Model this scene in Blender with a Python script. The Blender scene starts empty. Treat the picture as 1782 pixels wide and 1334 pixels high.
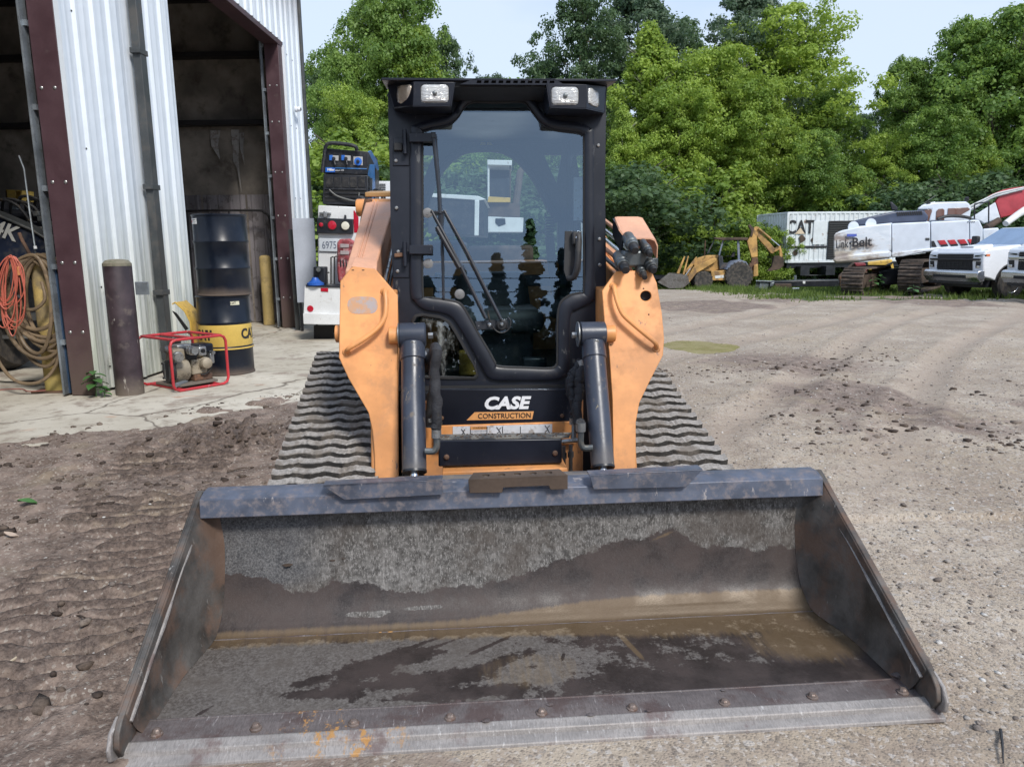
import bpy, bmesh, math, random
import numpy as np
from mathutils import Vector as V, Matrix
random.seed(7); np.random.seed(7)
R = math.radians
sc = bpy.context.scene
COL = sc.collection

# ------------------------------------------------------------------ camera
PITCH, ROLL, EYE, FPX = R(10.2), R(0.65), 1.35, 1287.0
c_f = V((0, math.cos(PITCH), -math.sin(PITCH)))
_r0 = V((1, 0, 0)); _u0 = V((0, math.sin(PITCH), math.cos(PITCH)))
c_r = math.cos(ROLL)*_r0 - math.sin(ROLL)*_u0
c_u = math.sin(ROLL)*_r0 + math.cos(ROLL)*_u0
cam_d = bpy.data.cameras.new('camera'); cam = bpy.data.objects.new('camera', cam_d); COL.objects.link(cam)
cam.matrix_world = Matrix(((c_r.x, c_u.x, -c_f.x, 0), (c_r.y, c_u.y, -c_f.y, 0), (c_r.z, c_u.z, -c_f.z, EYE), (0, 0, 0, 1)))
cam_d.sensor_width = 36; cam_d.lens = FPX/1782*36; cam_d.clip_start = 0.05; cam_d.clip_end = 1500
sc.camera = cam

# ------------------------------------------------------------------ sky, sun, exposure
W = bpy.data.worlds.new('World'); sc.world = W; W.use_nodes = True
wn = W.node_tree; wn.nodes.clear()
SUN_EL, SUN_AZ = R(46), R(150)          # high and soft, over the camera's right shoulder
def wnode(t, **k):
    n = wn.nodes.new(t)
    for a, b in k.items(): setattr(n, a, b)
    return n
sky = wnode('ShaderNodeTexSky'); sky.sky_type = 'NISHITA'; sky.sun_disc = False
sky.sun_elevation = SUN_EL; sky.sun_rotation = SUN_AZ; sky.air_density = 1.0; sky.dust_density = 2.0
tc = wnode('ShaderNodeTexCoord'); mp_ = wnode('ShaderNodeMapping'); mp_.inputs['Scale'].default_value = (1, 1, 2.6)
nz = wnode('ShaderNodeTexNoise'); nz.inputs['Scale'].default_value = 1.7; nz.inputs['Detail'].default_value = 5; nz.inputs['Roughness'].default_value = .5
rp = wnode('ShaderNodeValToRGB'); rp.color_ramp.elements[0].position = .38; rp.color_ramp.elements[0].color = (2.7, 3.6, 5.3, 1)
rp.color_ramp.elements[1].position = .60; rp.color_ramp.elements[1].color = (4.0, 4.65, 5.6, 1)
mx = wnode('ShaderNodeMixRGB'); mx.inputs[0].default_value = .86
bg = wnode('ShaderNodeBackground'); bg.inputs[1].default_value = 0.085
wo = wnode('ShaderNodeOutputWorld')
L = wn.links
L.new(tc.outputs['Generated'], mp_.inputs[0]); L.new(mp_.outputs[0], nz.inputs['Vector']); L.new(nz.outputs[0], rp.inputs[0])
L.new(sky.outputs[0], mx.inputs[1]); L.new(rp.outputs[0], mx.inputs[2]); L.new(mx.outputs[0], bg.inputs[0]); L.new(bg.outputs[0], wo.inputs[0])
sd = bpy.data.lights.new('sun', 'SUN'); sun = bpy.data.objects.new('sun', sd); COL.objects.link(sun)
sd.energy = 1.5; sd.angle = R(12); sd.color = (1, .96, .9)
_sdir = V((math.sin(SUN_AZ)*math.cos(SUN_EL), math.cos(SUN_AZ)*math.cos(SUN_EL), math.sin(SUN_EL)))
sun.rotation_euler = _sdir.to_track_quat('Z', 'Y').to_euler()
sc.view_settings.view_transform = 'Standard'; sc.view_settings.look = 'None'; sc.view_settings.gamma = 1
sc.view_settings.exposure = 1.2; sc.view_settings.use_curve_mapping = False
sc.cycles.max_bounces = 8; sc.cycles.transparent_max_bounces = 16; sc.cycles.use_denoising = True

# ------------------------------------------------------------------ photo pixel -> place (camera survey)
CAM = V((0, 0, EYE))
def ray(px, py): return c_f + c_r*((px-891)/FPX) + c_u*((667-py)/FPX)
def onz(px, py, z=0): d = ray(px, py); return CAM + d*((z-EYE)/d.z)
def ony(px, py, y): d = ray(px, py); return CAM + d*(y/d.y)
# loader frame: x across, y away from the camera, z up, origin under the bucket lip
LYAW = R(4.25); LO = V((0.09, 1.857, 0))
LX = V((math.cos(LYAW), math.sin(LYAW), 0)); LY = V((-math.sin(LYAW), math.cos(LYAW), 0))
def mp(px, py, my):
    d = ray(px, py); t = (my-(CAM-LO).dot(LY))/d.dot(LY); p = CAM+d*t-LO
    return V((p.dot(LX), p.dot(LY), p.z))
TILT = R(6.0)       # the cab front leans back
def cabp(px, py, off=0.0):
    "point on the leaning cab front; off = metres in front of it (towards the camera)"
    n = LY*-math.cos(TILT) + V((0, 0, math.sin(TILT)))
    p0 = LO + LY*1.62 + V((0, 0, .70)) + n*off
    d = ray(px, py); t = (p0-CAM).dot(n)/d.dot(n); p = CAM+d*t-LO
    return V((p.dot(LX), p.dot(LY), p.z))
CABN = V((0, -math.cos(TILT), math.sin(TILT)))
# building frame: u along the wall (away), n outward from the wall (to the right)
BYAW = R(1.0); BO = V((-4.06, 7.1, 0))
def gz(y, x=0):
    "height of the yard: level near, falling gently away"
    y = np.asarray(y, float)
    return np.where(y > 12, np.where(y < 46, -0.00105*(y-12)**2, -1.214), 0.0)

# ------------------------------------------------------------------ object helpers
def link(name, data, parent=None):
    o = bpy.data.objects.new(name, data); COL.objects.link(o)
    if parent: o.parent = parent
    return o
def tag(o, label=None, cat=None, group=None, kind=None):
    if label: o['label'] = label
    if cat: o['category'] = cat
    if group: o['group'] = group
    if kind: o['kind'] = kind
    return o
def thing(name, label, cat, loc=(0, 0, 0), rz=0, group=None):
    o = link(name, None); o.location = loc; o.rotation_euler = (0, 0, rz); o.empty_display_size = .1
    return tag(o, label, cat, group)
def copy_tree(o, parent=None):
    c = o.copy(); COL.objects.link(c); c.parent = parent
    for ch in list(o.children): copy_tree(ch, c)
    return c
def catmull(pts, n=4, closed=False):
    P = [V(p) for p in pts]; N = len(P); out = []
    for i in range(N if closed else N-1):
        if closed: a, b, c, d = P[i-1], P[i], P[(i+1) % N], P[(i+2) % N]
        else: a, b, c, d = P[max(i-1, 0)], P[i], P[i+1], P[min(i+2, N-1)]
        for k in range(n):
            t = k/n
            out.append(.5*((2*b)+(c-a)*t+(2*a-5*b+4*c-d)*t*t+(3*b-a-3*c+d)*t**3))
    if not closed: out.append(P[-1])
    return out
class MB:
    "collects shapes, then builds one mesh object"
    def __init__(s): s.v = []; s.f = []
    def add(s, v, f):
        o = len(s.v); s.v += [tuple(p) for p in v]; s.f += [tuple(i+o for i in q) for q in f]; return s
    def box(s, c, d, rot=None, taper=1.0):
        c = V(c); h = V(d)*.5; vs = []
        for z in (-1, 1):
            k = 1 if z < 0 else taper
            for x, y in ((-1, -1), (1, -1), (1, 1), (-1, 1)):
                p = V((x*h.x*k, y*h.y*k, z*h.z))
                if rot is not None: p = rot @ p
                vs.append(c+p)
        return s.add(vs, [(3, 2, 1, 0), (4, 5, 6, 7), (0, 1, 5, 4), (1, 2, 6, 5), (2, 3, 7, 6), (3, 0, 4, 7)])
    def bb(s, a, b):
        a = V(a); b = V(b); return s.box((a+b)*.5, (abs(b.x-a.x), abs(b.y-a.y), abs(b.z-a.z)))
    def prism(s, pts, ext):
        "polygon pts (3-D, planar) pushed along ext"
        n = len(pts); ext = V(ext); a = [V(p) for p in pts]
        return s.add(a+[p+ext for p in a], [tuple(range(n))[::-1], tuple(range(n, 2*n))]+[(i, (i+1) % n, n+(i+1) % n, n+i) for i in range(n)])
    def hull8(s, a, b):
        "two quads joined"
        return s.add(list(a)+list(b), [(3, 2, 1, 0), (4, 5, 6, 7), (0, 1, 5, 4), (1, 2, 6, 5), (2, 3, 7, 6), (3, 0, 4, 7)])
    def tube(s, pts, r, n=8, cap=True, closed=False):
        P = [V(p) for p in pts]; N = len(P); rr = r if isinstance(r, (list, tuple)) else [r]*N
        up = None; vs = []; fs = []
        for i, p in enumerate(P):
            if closed: t = P[(i+1) % N]-P[i-1]
            else: t = P[min(i+1, N-1)]-P[max(i-1, 0)]
            t = t.normalized() if t.length > 1e-9 else V((0, 0, 1))
            if up is None:
                up = t.orthogonal().normalized()
            up = (up - t*up.dot(t)); up = up.normalized() if up.length > 1e-6 else t.orthogonal().normalized()
            w = t.cross(up)
            for k in range(n):
                a = 2*math.pi*k/n; vs.append(p+(up*math.cos(a)+w*math.sin(a))*rr[i])
        for i in range(N if closed else N-1):
            j = (i+1) % N
            for k in range(n):
                l = (k+1) % n; fs.append((i*n+k, i*n+l, j*n+l, j*n+k))
        if cap and not closed:
            fs.append(tuple(range(n))[::-1]); fs.append(tuple((N-1)*n+k for k in range(n)))
        return s.add(vs, fs)
    def cyl(s, a, b, r, r2=None, n=16):
        return s.tube([a, b], [r, r if r2 is None else r2], n)
    def lathe(s, prof, c=(0, 0, 0), axis='Z', n=24, ends=True):
        "prof: list of (radius, along)"
        c = V(c); vs = []; fs = []
        for r_, h in prof:
            for k in range(n):
                a = 2*math.pi*k/n; x, y = r_*math.cos(a), r_*math.sin(a)
                vs.append(c+(V((x, y, h)) if axis == 'Z' else V((h, x, y)) if axis == 'X' else V((y, h, x))))
        m = len(prof)
        for i in range(m-1):
            for k in range(n):
                l = (k+1) % n; fs.append((i*n+k, i*n+l, (i+1)*n+l, (i+1)*n+k))
        if ends: fs.append(tuple(range(n))[::-1]); fs.append(tuple((m-1)*n+k for k in range(n)))
        return s.add(vs, fs)
    def xf(s, M):
        s.v = [tuple(M @ V(p)) for p in s.v]; return s
    def mesh(s, name, mat, smooth=35, recalc=True):
        me = bpy.data.meshes.new(name); me.from_pydata(s.v, [], s.f); me.update()
        if recalc and len(s.f) < 40000:
            bm = bmesh.new(); bm.from_mesh(me); bmesh.ops.recalc_face_normals(bm, faces=bm.faces); bm.to_mesh(me); bm.free()
        for m_ in (mat if isinstance(mat, (list, tuple)) else [mat]): me.materials.append(m_)
        if smooth:
            me.shade_smooth(); me.set_sharp_from_angle(angle=R(smooth))
        return me
    def build(s, name, mat, parent=None, bev=0, smooth=35, seg=2, recalc=True):
        o = link(name, s.mesh(name, mat, smooth, recalc), parent)
        if bev: bevel(o, bev, seg)
        return o
def bevel(o, w, seg=2):
    m = o.modifiers.new('bevel', 'BEVEL'); m.width = w; m.segments = seg; m.limit_method = 'ANGLE'; m.angle_limit = R(40); m.harden_normals = False
    return o
def inst(name, me, parent, loc=(0, 0, 0), rot=None, scale=None):
    o = link(name, me, parent); o.location = loc
    if rot is not None: o.rotation_euler = rot
    if scale is not None: o.scale = scale
    return o
def text_mesh(body, size, mat, ext=.001, shear=0, off=0, sx=1, align='CENTER', name='lettering', space=1):
    cu = bpy.data.curves.new(name, 'FONT'); cu.body = body; cu.size = size; cu.extrude = ext; cu.shear = shear; cu.offset = off
    cu.align_x = align; cu.align_y = 'CENTER'; cu.space_character = space; cu.resolution_u = 3
    o = bpy.data.objects.new('t', cu); COL.objects.link(o)
    dg = bpy.context.evaluated_depsgraph_get(); me = bpy.data.meshes.new_from_object(o.evaluated_get(dg))
    bpy.data.objects.remove(o); bpy.data.curves.remove(cu)
    me.transform(Matrix.Diagonal((sx, 1, 1, 1))); me.materials.clear(); me.materials.append(mat); me.name = name
    return me
def text(body, size, mat, parent, origin, xdir, ydir, name='lettering', **k):
    me = text_mesh(body, size, mat, name=name, **k)
    x = V(xdir).normalized(); y = V(ydir); y = (y-x*y.dot(x)).normalized(); z = x.cross(y); o_ = V(origin)
    me.transform(Matrix(((x.x, y.x, z.x, o_.x), (x.y, y.y, z.y, o_.y), (x.z, y.z, z.z, o_.z), (0, 0, 0, 1))))
    return link(name, me, parent)
def ring(outer, inner, n, h0, h1, closed=True):
    "raised band between two outlines; n = normal"
    N = len(outer); n = V(n); vs = []
    for a, b in zip(outer, inner):
        a = V(a); b = V(b)
        vs += [a+n*h0, a+n*(h1*.75), a.lerp(b, .14)+n*h1, a.lerp(b, .86)+n*h1, b+n*(h1*.7), b+n*h0]
    fs = []
    for i in range(N if closed else N-1):
        j = (i+1) % N
        for k in range(6):
            l = (k+1) % 6; fs.append((i*6+k, j*6+k, j*6+l, i*6+l))
    m = MB(); m.add(vs, fs); return m
def holed(outer, holes, ext, name, mat, parent=None, bev=0):
    "flat plate with holes, extruded"
    bm = bmesh.new(); es = []
    for lp in [outer]+holes:
        vs = [bm.verts.new(p) for p in lp]
        es += [bm.edges.new((vs[i], vs[(i+1) % len(vs)])) for i in range(len(vs))]
    bmesh.ops.triangle_fill(bm, use_beauty=True, use_dissolve=False, edges=es)
    r_ = bmesh.ops.extrude_face_region(bm, geom=bm.faces[:])
    bmesh.ops.translate(bm, verts=[g for g in r_['geom'] if isinstance(g, bmesh.types.BMVert)], vec=V(ext))
    bmesh.ops.recalc_face_normals(bm, faces=bm.faces)
    me = bpy.data.meshes.new(name); bm.to_mesh(me); bm.free(); me.materials.append(mat)
    me.shade_smooth(); me.set_sharp_from_angle(angle=R(35))
    o = link(name, me, parent)
    if bev: bevel(o, bev)
    return o

# ------------------------------------------------------------------ noise on arrays
def _h(ix, iy, s):
    n = (ix*374761393 + iy*668265263 + s*1442695041) & 0xffffffff
    n = ((n ^ (n >> 13))*1274126177) & 0xffffffff
    return ((n ^ (n >> 16)) & 0xffff)/65535.0
def vnoise(x, y, s=0):
    xi = np.floor(x).astype(np.int64); yi = np.floor(y).astype(np.int64); fx = x-xi; fy = y-yi
    fx = fx*fx*(3-2*fx); fy = fy*fy*(3-2*fy)
    a = _h(xi, yi, s); b = _h(xi+1, yi, s); c = _h(xi, yi+1, s); d = _h(xi+1, yi+1, s)
    return (a*(1-fx)+b*fx)*(1-fy)+(c*(1-fx)+d*fx)*fy-.5
def fbm(x, y, s=0, o=4, g=.5):
    r_ = 0; a = 1
    for i in range(o): r_ = r_+a*vnoise(x*2**i, y*2**i, s+i*17); a *= g
    return r_
def sst(a, b, x):
    t = np.clip((x-a)/(b-a), 0, 1); return t*t*(3-2*t)

# ------------------------------------------------------------------ materials
class NT:
    def __init__(s, name):
        s.m = bpy.data.materials.new(name); s.m.use_nodes = True; s.t = s.m.node_tree; s.t.nodes.clear()
        s.out = s.n('ShaderNodeOutputMaterial'); s.tc = s.n('ShaderNodeTexCoord')
    def n(s, t, **k):
        x = s.t.nodes.new(t)
        for a, b in k.items(): setattr(x, a, b)
        return x
    def l(s, a, b): s.t.links.new(a, b)
    def set(s, sock, v):
        if isinstance(v, bpy.types.NodeSocket): s.l(v, sock)
        elif isinstance(v, (tuple, list)) and len(v) == 3 and sock.type == 'RGBA': sock.default_value = (*v, 1)
        elif sock.type == 'RGBA' and isinstance(v, (int, float)): sock.default_value = (v, v, v, 1)
        else: sock.default_value = v
    def noise(s, scale, detail=4, rough=.55, vec=None, stretch=None, out=0, dist=0):
        x = s.n('ShaderNodeTexNoise'); x.inputs['Scale'].default_value = scale; x.inputs['Detail'].default_value = detail
        x.inputs['Roughness'].default_value = rough; x.inputs['Distortion'].default_value = dist
        vec = vec or s.tc.outputs['Object']
        if stretch:
            mpn = s.n('ShaderNodeMapping'); mpn.inputs['Scale'].default_value = stretch; s.l(vec, mpn.inputs[0]); vec = mpn.outputs[0]
        s.l(vec, x.inputs['Vector']); return x.outputs[out]
    def ramp(s, v, lo, hi, a=0., b=1.):
        x = s.n('ShaderNodeMapRange'); x.clamp = True; x.interpolation_type = 'SMOOTHSTEP'
        s.set(x.inputs[0], v)
        for i, q in enumerate((lo, hi, a, b)): s.set(x.inputs[i+1], q)
        return x.outputs[0]
    def mix(s, f, a, b, mode='MIX'):
        x = s.n('ShaderNodeMixRGB', blend_type=mode); s.set(x.inputs[0], f); s.set(x.inputs[1], a); s.set(x.inputs[2], b); return x.outputs[0]
    def math(s, op, a, b=0., c=0.):
        x = s.n('ShaderNodeMath', operation=op); s.set(x.inputs[0], a); s.set(x.inputs[1], b); s.set(x.inputs[2], c); return x.outputs[0]
    def attr(s, name): x = s.n('ShaderNodeAttribute'); x.attribute_name = name; return x.outputs['Fac']
    def sep(s, v=None):
        x = s.n('ShaderNodeSeparateXYZ'); s.l(v or s.tc.outputs['Object'], x.inputs[0]); return x.outputs
    def bump(s, h, strength=.3, dist=.01, normal=None):
        x = s.n('ShaderNodeBump'); s.set(x.inputs['Height'], h); x.inputs['Strength'].default_value = strength; x.inputs['Distance'].default_value = dist
        if normal: s.l(normal, x.inputs['Normal'])
        return x.outputs[0]
    def pbr(s, col, rough=.5, metal=0., normal=None, spec=.5, coat=0., **k):
        x = s.n('ShaderNodeBsdfPrincipled')
        s.set(x.inputs['Base Color'], col); s.set(x.inputs['Roughness'], rough); s.set(x.inputs['Metallic'], metal)
        s.set(x.inputs['Specular IOR Level'], spec)
        if coat: x.inputs['Coat Weight'].default_value = coat; x.inputs['Coat Roughness'].default_value = .08
        for a, b in k.items(): s.set(x.inputs[a.replace('_', ' ')], b)
        if normal: s.l(normal, x.inputs['Normal'])
        s.l(x.outputs[0], s.out.inputs[0]); return x
MATS = {}
def paint(name, col, rough=.5, metal=0., var=.15, vs=3., dirt=None, ds=6., dlo=.5, dhi=.62, damt=.6, bump=.08, bs=60., scr=None, coat=0., low=None, stretch=None, spec=.5):
    """worn painted or plain surface. dirt: colour of patches, scr: colour of thin scratches and chips, low: (colour, z0, z1) splash dirt rising from the ground"""
    if name in MATS: return MATS[name]
    t = NT(name); c = col
    v = t.noise(vs, 4, stretch=stretch)
    dark = tuple(q*(1-var*2) for q in col); lite = tuple(min(q*(1+var)+.01*var, 1) for q in col)
    c = t.mix(t.ramp(v, .3, .7), dark, lite)
    fine = t.noise(bs, 3)
    c = t.mix(t.ramp(fine, .35, .7, 0, .22), c, tuple(q*.6 for q in col))
    rg = t.ramp(v, .3, .7, rough*.85, min(rough*1.15, 1))
    if scr:
        sn = t.noise(22, 7, .7, stretch=(1, 1, .25)); sm = t.ramp(sn, .635, .66, 0, .85)
        c = t.mix(sm, c, scr)
    if dirt:
        dn = t.noise(ds, 6, .68); dm = t.ramp(dn, dlo, dhi, 0, damt)
        c = t.mix(dm, c, dirt); rg = t.mix(dm, rg, .9)
    if low:
        z = t.sep()[2]; zz = t.math('ADD', z, t.math('MULTIPLY', t.math('SUBTRACT', t.noise(5, 5, .7), .5), (low[2]-low[1])*.9))
        lm = t.ramp(zz, low[1], low[2], .85, 0); c = t.mix(lm, c, low[0]); rg = t.mix(lm, rg, .92)
    n = t.bump(t.noise(bs, 4), bump, .004) if bump else None
    t.pbr(c, rg, metal, n, coat=coat, spec=spec)
    MATS[name] = t.m; return t.m
def flat(name, col, rough=.5, metal=0., **k): return paint(name, col, rough, metal, var=.05, bump=0, **k)

M_black = paint('black_paint', (.016, .018, .024), .38, var=.2, dirt=(.10, .085, .07), ds=9, dlo=.56, dhi=.75, damt=.35, bs=90, bump=.05)
M_cab = paint('cab_black', (.009, .011, .019), .36, var=.18, dirt=(.10, .085, .07), ds=14, dlo=.6, dhi=.76, damt=.28, scr=(.09, .09, .09), bump=.04, spec=.4)
M_rubberseal = flat('seal_rubber', (.012, .012, .013), .7)
M_orange = paint('faded_orange_paint', (.73, .315, .105), .45, var=.12, vs=4, dirt=(.36, .19, .10), ds=7, dlo=.48, dhi=.70, damt=.55, scr=(.18, .10, .07), bump=.06, bs=26, low=((.27, .17, .11), .18, .50))
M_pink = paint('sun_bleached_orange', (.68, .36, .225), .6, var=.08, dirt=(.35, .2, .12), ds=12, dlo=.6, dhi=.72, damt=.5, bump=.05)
M_cylblue = paint('cylinder_slate_paint', (.040, .048, .070), .36, var=.15, dirt=(.23, .18, .12), ds=11, dlo=.57, dhi=.7, damt=.6, scr=(.35, .28, .17), low=((.17, .14, .11), .38, .62), bump=.12)
M_chrome = flat('polished_steel', (.75, .75, .76), .16, 1.)
M_zinc = paint('zinc_steel', (.45, .46, .46), .38, .9, var=.2, dirt=(.15, .12, .09), ds=30, damt=.5)
M_fit = paint('grey_fitting_steel', (.17, .185, .19), .42, .7, var=.25, dirt=(.2, .17, .13), ds=25, damt=.5, bump=.15)
M_rust = paint('rusty_steel', (.13, .075, .05), .8, .2, var=.3, dirt=(.25, .13, .07), ds=9, bump=.3)
M_brown = paint('brown_steel', (.09, .062, .045), .8, .2, var=.3, bump=.3)
M_white = paint('weathered_white_paint', (.72, .73, .73), .45, var=.05, dirt=(.35, .30, .24), ds=4, dlo=.56, dhi=.74, damt=.6, scr=(.2, .12, .08), bump=.05)
M_whiteclean = paint('white_car_paint', (.78, .80, .83), .25, var=.02, bump=0, coat=.6)
M_redlens = flat('red_lens', (.45, .01, .03), .2, coat=.5)
M_whitelens = flat('cream_lens', (.75, .72, .6), .25, coat=.5)
M_darkplastic = paint('dark_plastic', (.018, .018, .02), .55, var=.2, dirt=(.09, .08, .07), ds=12, damt=.3)
M_hose = paint('black_hose', (.018, .018, .02), .6, var=.3, dirt=(.12, .09, .05), ds=20, dlo=.55, dhi=.66, damt=.6, bump=.5, bs=70)
M_sleeve = paint('woven_sleeve', (.022, .022, .026), .7, var=.3, dirt=(.18, .13, .06), ds=22, dlo=.6, dhi=.68, damt=.7, bump=.9, bs=120)
M_yellow = paint('yellow_paint', (.62, .40, .075), .5, var=.12, dirt=(.16, .11, .06), ds=5, dlo=.52, dhi=.68, damt=.7, scr=(.12, .09, .06), bump=.1)
M_textwhite = flat('white_print', (.78, .78, .8), .5)
M_textblack = flat('black_print', (.015, .015, .018), .5)
M_textorange = flat('orange_print', (.72, .34, .12), .5)
M_red = paint('red_paint', (.52, .035, .045), .4, var=.15, dirt=(.2, .08, .06), ds=16, dlo=.56, dhi=.68, damt=.6, scr=(.4, .3, .3), bump=.05)
M_blue = paint('blue_paint', (.03, .16, .42), .35, var=.15, dirt=(.3, .3, .3), ds=9, damt=.3)
M_tire = paint('dusty_tire', (.035, .033, .032), .85, var=.25, dirt=(.17, .14, .11), ds=7, dlo=.4, dhi=.7, damt=.6, bump=.4)
M_cast = paint('cast_aluminium_tan', (.36, .31, .23), .6, .2, var=.25, dirt=(.08, .06, .04), ds=18, dlo=.5, dhi=.62, damt=.75, bump=.5, bs=50)
def glass_mat(name, refl, tint, rough=.0, dirt=None, gtint=(.93, .97, 1)):
    t = NT(name); tr = t.n('ShaderNodeBsdfTransparent'); t.set(tr.inputs[0], tint)
    gl = t.n('ShaderNodeBsdfGlossy'); gl.inputs['Roughness'].default_value = rough; t.set(gl.inputs[0], gtint)
    fr = t.n('ShaderNodeFresnel'); fr.inputs[0].default_value = 1.5
    f = t.math('ADD', t.math('MULTIPLY', fr.outputs[0], 1.2), refl)
    ms = t.n('ShaderNodeMixShader'); t.l(f, ms.inputs[0]); t.l(tr.outputs[0], ms.inputs[1]); t.l(gl.outputs[0], ms.inputs[2])
    last = ms.outputs[0]
    if dirt:
        df = t.n('ShaderNodeBsdfDiffuse'); t.set(df.inputs[0], dirt[0])
        nz_ = t.ramp(t.noise(dirt[1], 7, .72, stretch=(1, 1, .45)), dirt[2], dirt[3], 0, dirt[4])
        sp = t.ramp(t.noise(160, 2), .74, .78, 0, .4)
        m2 = t.n('ShaderNodeMixShader'); t.l(t.math('MAXIMUM', nz_, sp), m2.inputs[0]); t.l(last, m2.inputs[1]); t.l(df.outputs[0], m2.inputs[2]); last = m2.outputs[0]
    t.l(last, t.out.inputs[0]); return t.m
M_glass = glass_mat('cab_glass', .125, (.62, .75, .78), dirt=((.45, .47, .45), 9, .66, .8, .22), gtint=(.62, .80, 1.0))
M_glasslow = glass_mat('dusty_window_glass', .10, (.35, .42, .44), dirt=((.40, .42, .40), 12, .5, .72, .55))
M_carglass = glass_mat('car_glass', .25, (.25, .32, .36))
# ================================================================== GROUND
APR_K = .92
def apron_d(x, y):
    xe = np.where(y < 6.65, -2.06+(y-6.65)*APR_K, np.minimum(-2.06+(y-6.65)*1.25, .6))
    return (xe-x)/1.36
def ground_h(x, y, fine=True):
    x = np.asarray(x, float); y = np.asarray(y, float)
    h = gz(y) + .030*fbm(x*.5, y*.5, 3, 3)
    m = fbm(x*2.2, y*2.2, 11, 4)
    d = apron_d(x, y)
    left = sst(.9, -1.2, x)*sst(14, 8, y)
    # mud roughness on the left, flatter gravel on the right
    h = h + (.013+.006*left)*fbm(x*7, y*7, 23, 5, .6) + .006*fbm(x*31, y*31, 5, 2)
    clod = sst(.12, .32, fbm(x*5.5, y*5.5, 41, 3))*left
    heap = np.exp(-(((x+2.05)/.5)**2+((y-5.15)/.55)**2))
    h = h + .026*clod*(.4+heap+.5*sst(.1,.3,fbm(x*1.1,y*1.1,88,2))) + heap*(.01+.13*np.abs(fbm(x*8, y*8, 77, 4, .6)))
    # crawler print: ribs across the direction of travel
    s = (x+1.5)*-.26+(y-2.4)*.966; c = (x+1.5)*.966+(y-2.4)*.26
    band = sst(.42, .32, np.abs(c+.12+.06*fbm(s*.8, 0*s, 8, 2)))*sst(-1.3, -.9, s)*sst(3.7, 3.0, s)
    brk = sst(-.15, .18, fbm(x*2.4, y*2.4, 51, 3)+.05)
    rib = np.sin(s*2*math.pi/.105+.7*np.sin(c*2*math.pi/.2)+2.2*fbm(x*2.6, y*2.6, 9, 3))
    h = h + band*brk*(.024*np.sign(rib)*np.abs(rib)**.6-.006)+band*.012*fbm(x*14, y*14, 66, 3)
    # second print further left-back
    s2 = s; c2 = c+.95
    band2 = sst(.24, .16, np.abs(c2))*sst(-.6, -.2, s)*sst(2.2, 1.7, s)*sst(.0, .2, fbm(x*1.6, y*1.6, 91, 3)+.08)
    h = h + band2*.007*rib
    # wheel ruts on the right
    a = x*.80-y*.60; b = x*.60+y*.80
    rut = 0
    for k, (cc, w_) in enumerate(((-2.2, .16), (-.9, .15), (-3.6, .2), (-5.4, .2), (.8, .2), (-7.0, .25))):
        q = a-cc-.25*np.sin(b*.35+k)
        rut = rut-.030*np.exp(-(q/w_)**2)+.016*np.exp(-((np.abs(q)-w_*1.7)/(w_*.5))**2)
    h = h + rut*sst(.3, 1.6, x)*sst(4.0, 6.0, y)*sst(26, 18, y)
    # puddle hollow
    pk = np.exp(-(((x-2.60)/1.1)**2+((y-10.5)/1.5)**2)**2); h = h*(1-.6*pk) - .085*np.exp(-(((x-2.62)/.66)**2+((y-10.5)/.95)**2)**1.5)
    # machine stands level: keep ground low under bucket and tracks
    # where the concrete lies, the soil sinks under it
    t = sst(-.12, .42, d+.55*m+.18*fbm(x*6, y*6, 71, 3))
    h = np.where((d > -1.5) | (y > 3.5), h*(1-t)+t*(-.06)+(1-t)*.030*sst(4.6, 2.4, x)*sst(13.5, 11, y)*sst(2.2, 3.8, y), h)
    th = sst(-3.5, -4.3, x)*sst(1, 3, y)
    h = h*(1-th)-.07*th
    ub = sst(1.62, 1.42, np.abs(x-.02))*sst(1.45, 1.7, y)*sst(6.5, 6.0, y)*sst(-1.02, -.98, x)
    h = h*(1-ub)+np.minimum(h, -.002)*ub
    h = np.where((y > 60) | (np.abs(x) > 80), h-.02, h)
    return h
def axis(segs):
    out = []
    for a, b, st in segs: out += list(np.arange(a, b-1e-6, st))
    out.append(segs[-1][1]); return np.array(out)
gx = axis([(-200, -60, 20), (-60, -20, 5), (-20, -8, 1), (-8, -4, .2), (-4, -3, .05), (-3, -.9, .018), (-.9, 1.2, .05), (1.2, 4, .024), (4, 9, .06), (9, 20, .25), (20, 60, 2), (60, 200, 20)])
gy = axis([(-200, -60, 20), (-60, -5, 5), (-5, .6, .4), (.6, 1.0, .06), (1.0, 3.5, .018), (3.5, 6.8, .024), (6.8, 12, .05), (12, 22, .12), (22, 46, .4), (46, 80, 3), (80, 300, 20)])
XX, YY = np.meshgrid(gx, gy); HH = ground_h(XX, YY)
HH = np.where(YY < .6, HH*0-.0, HH)
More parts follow.
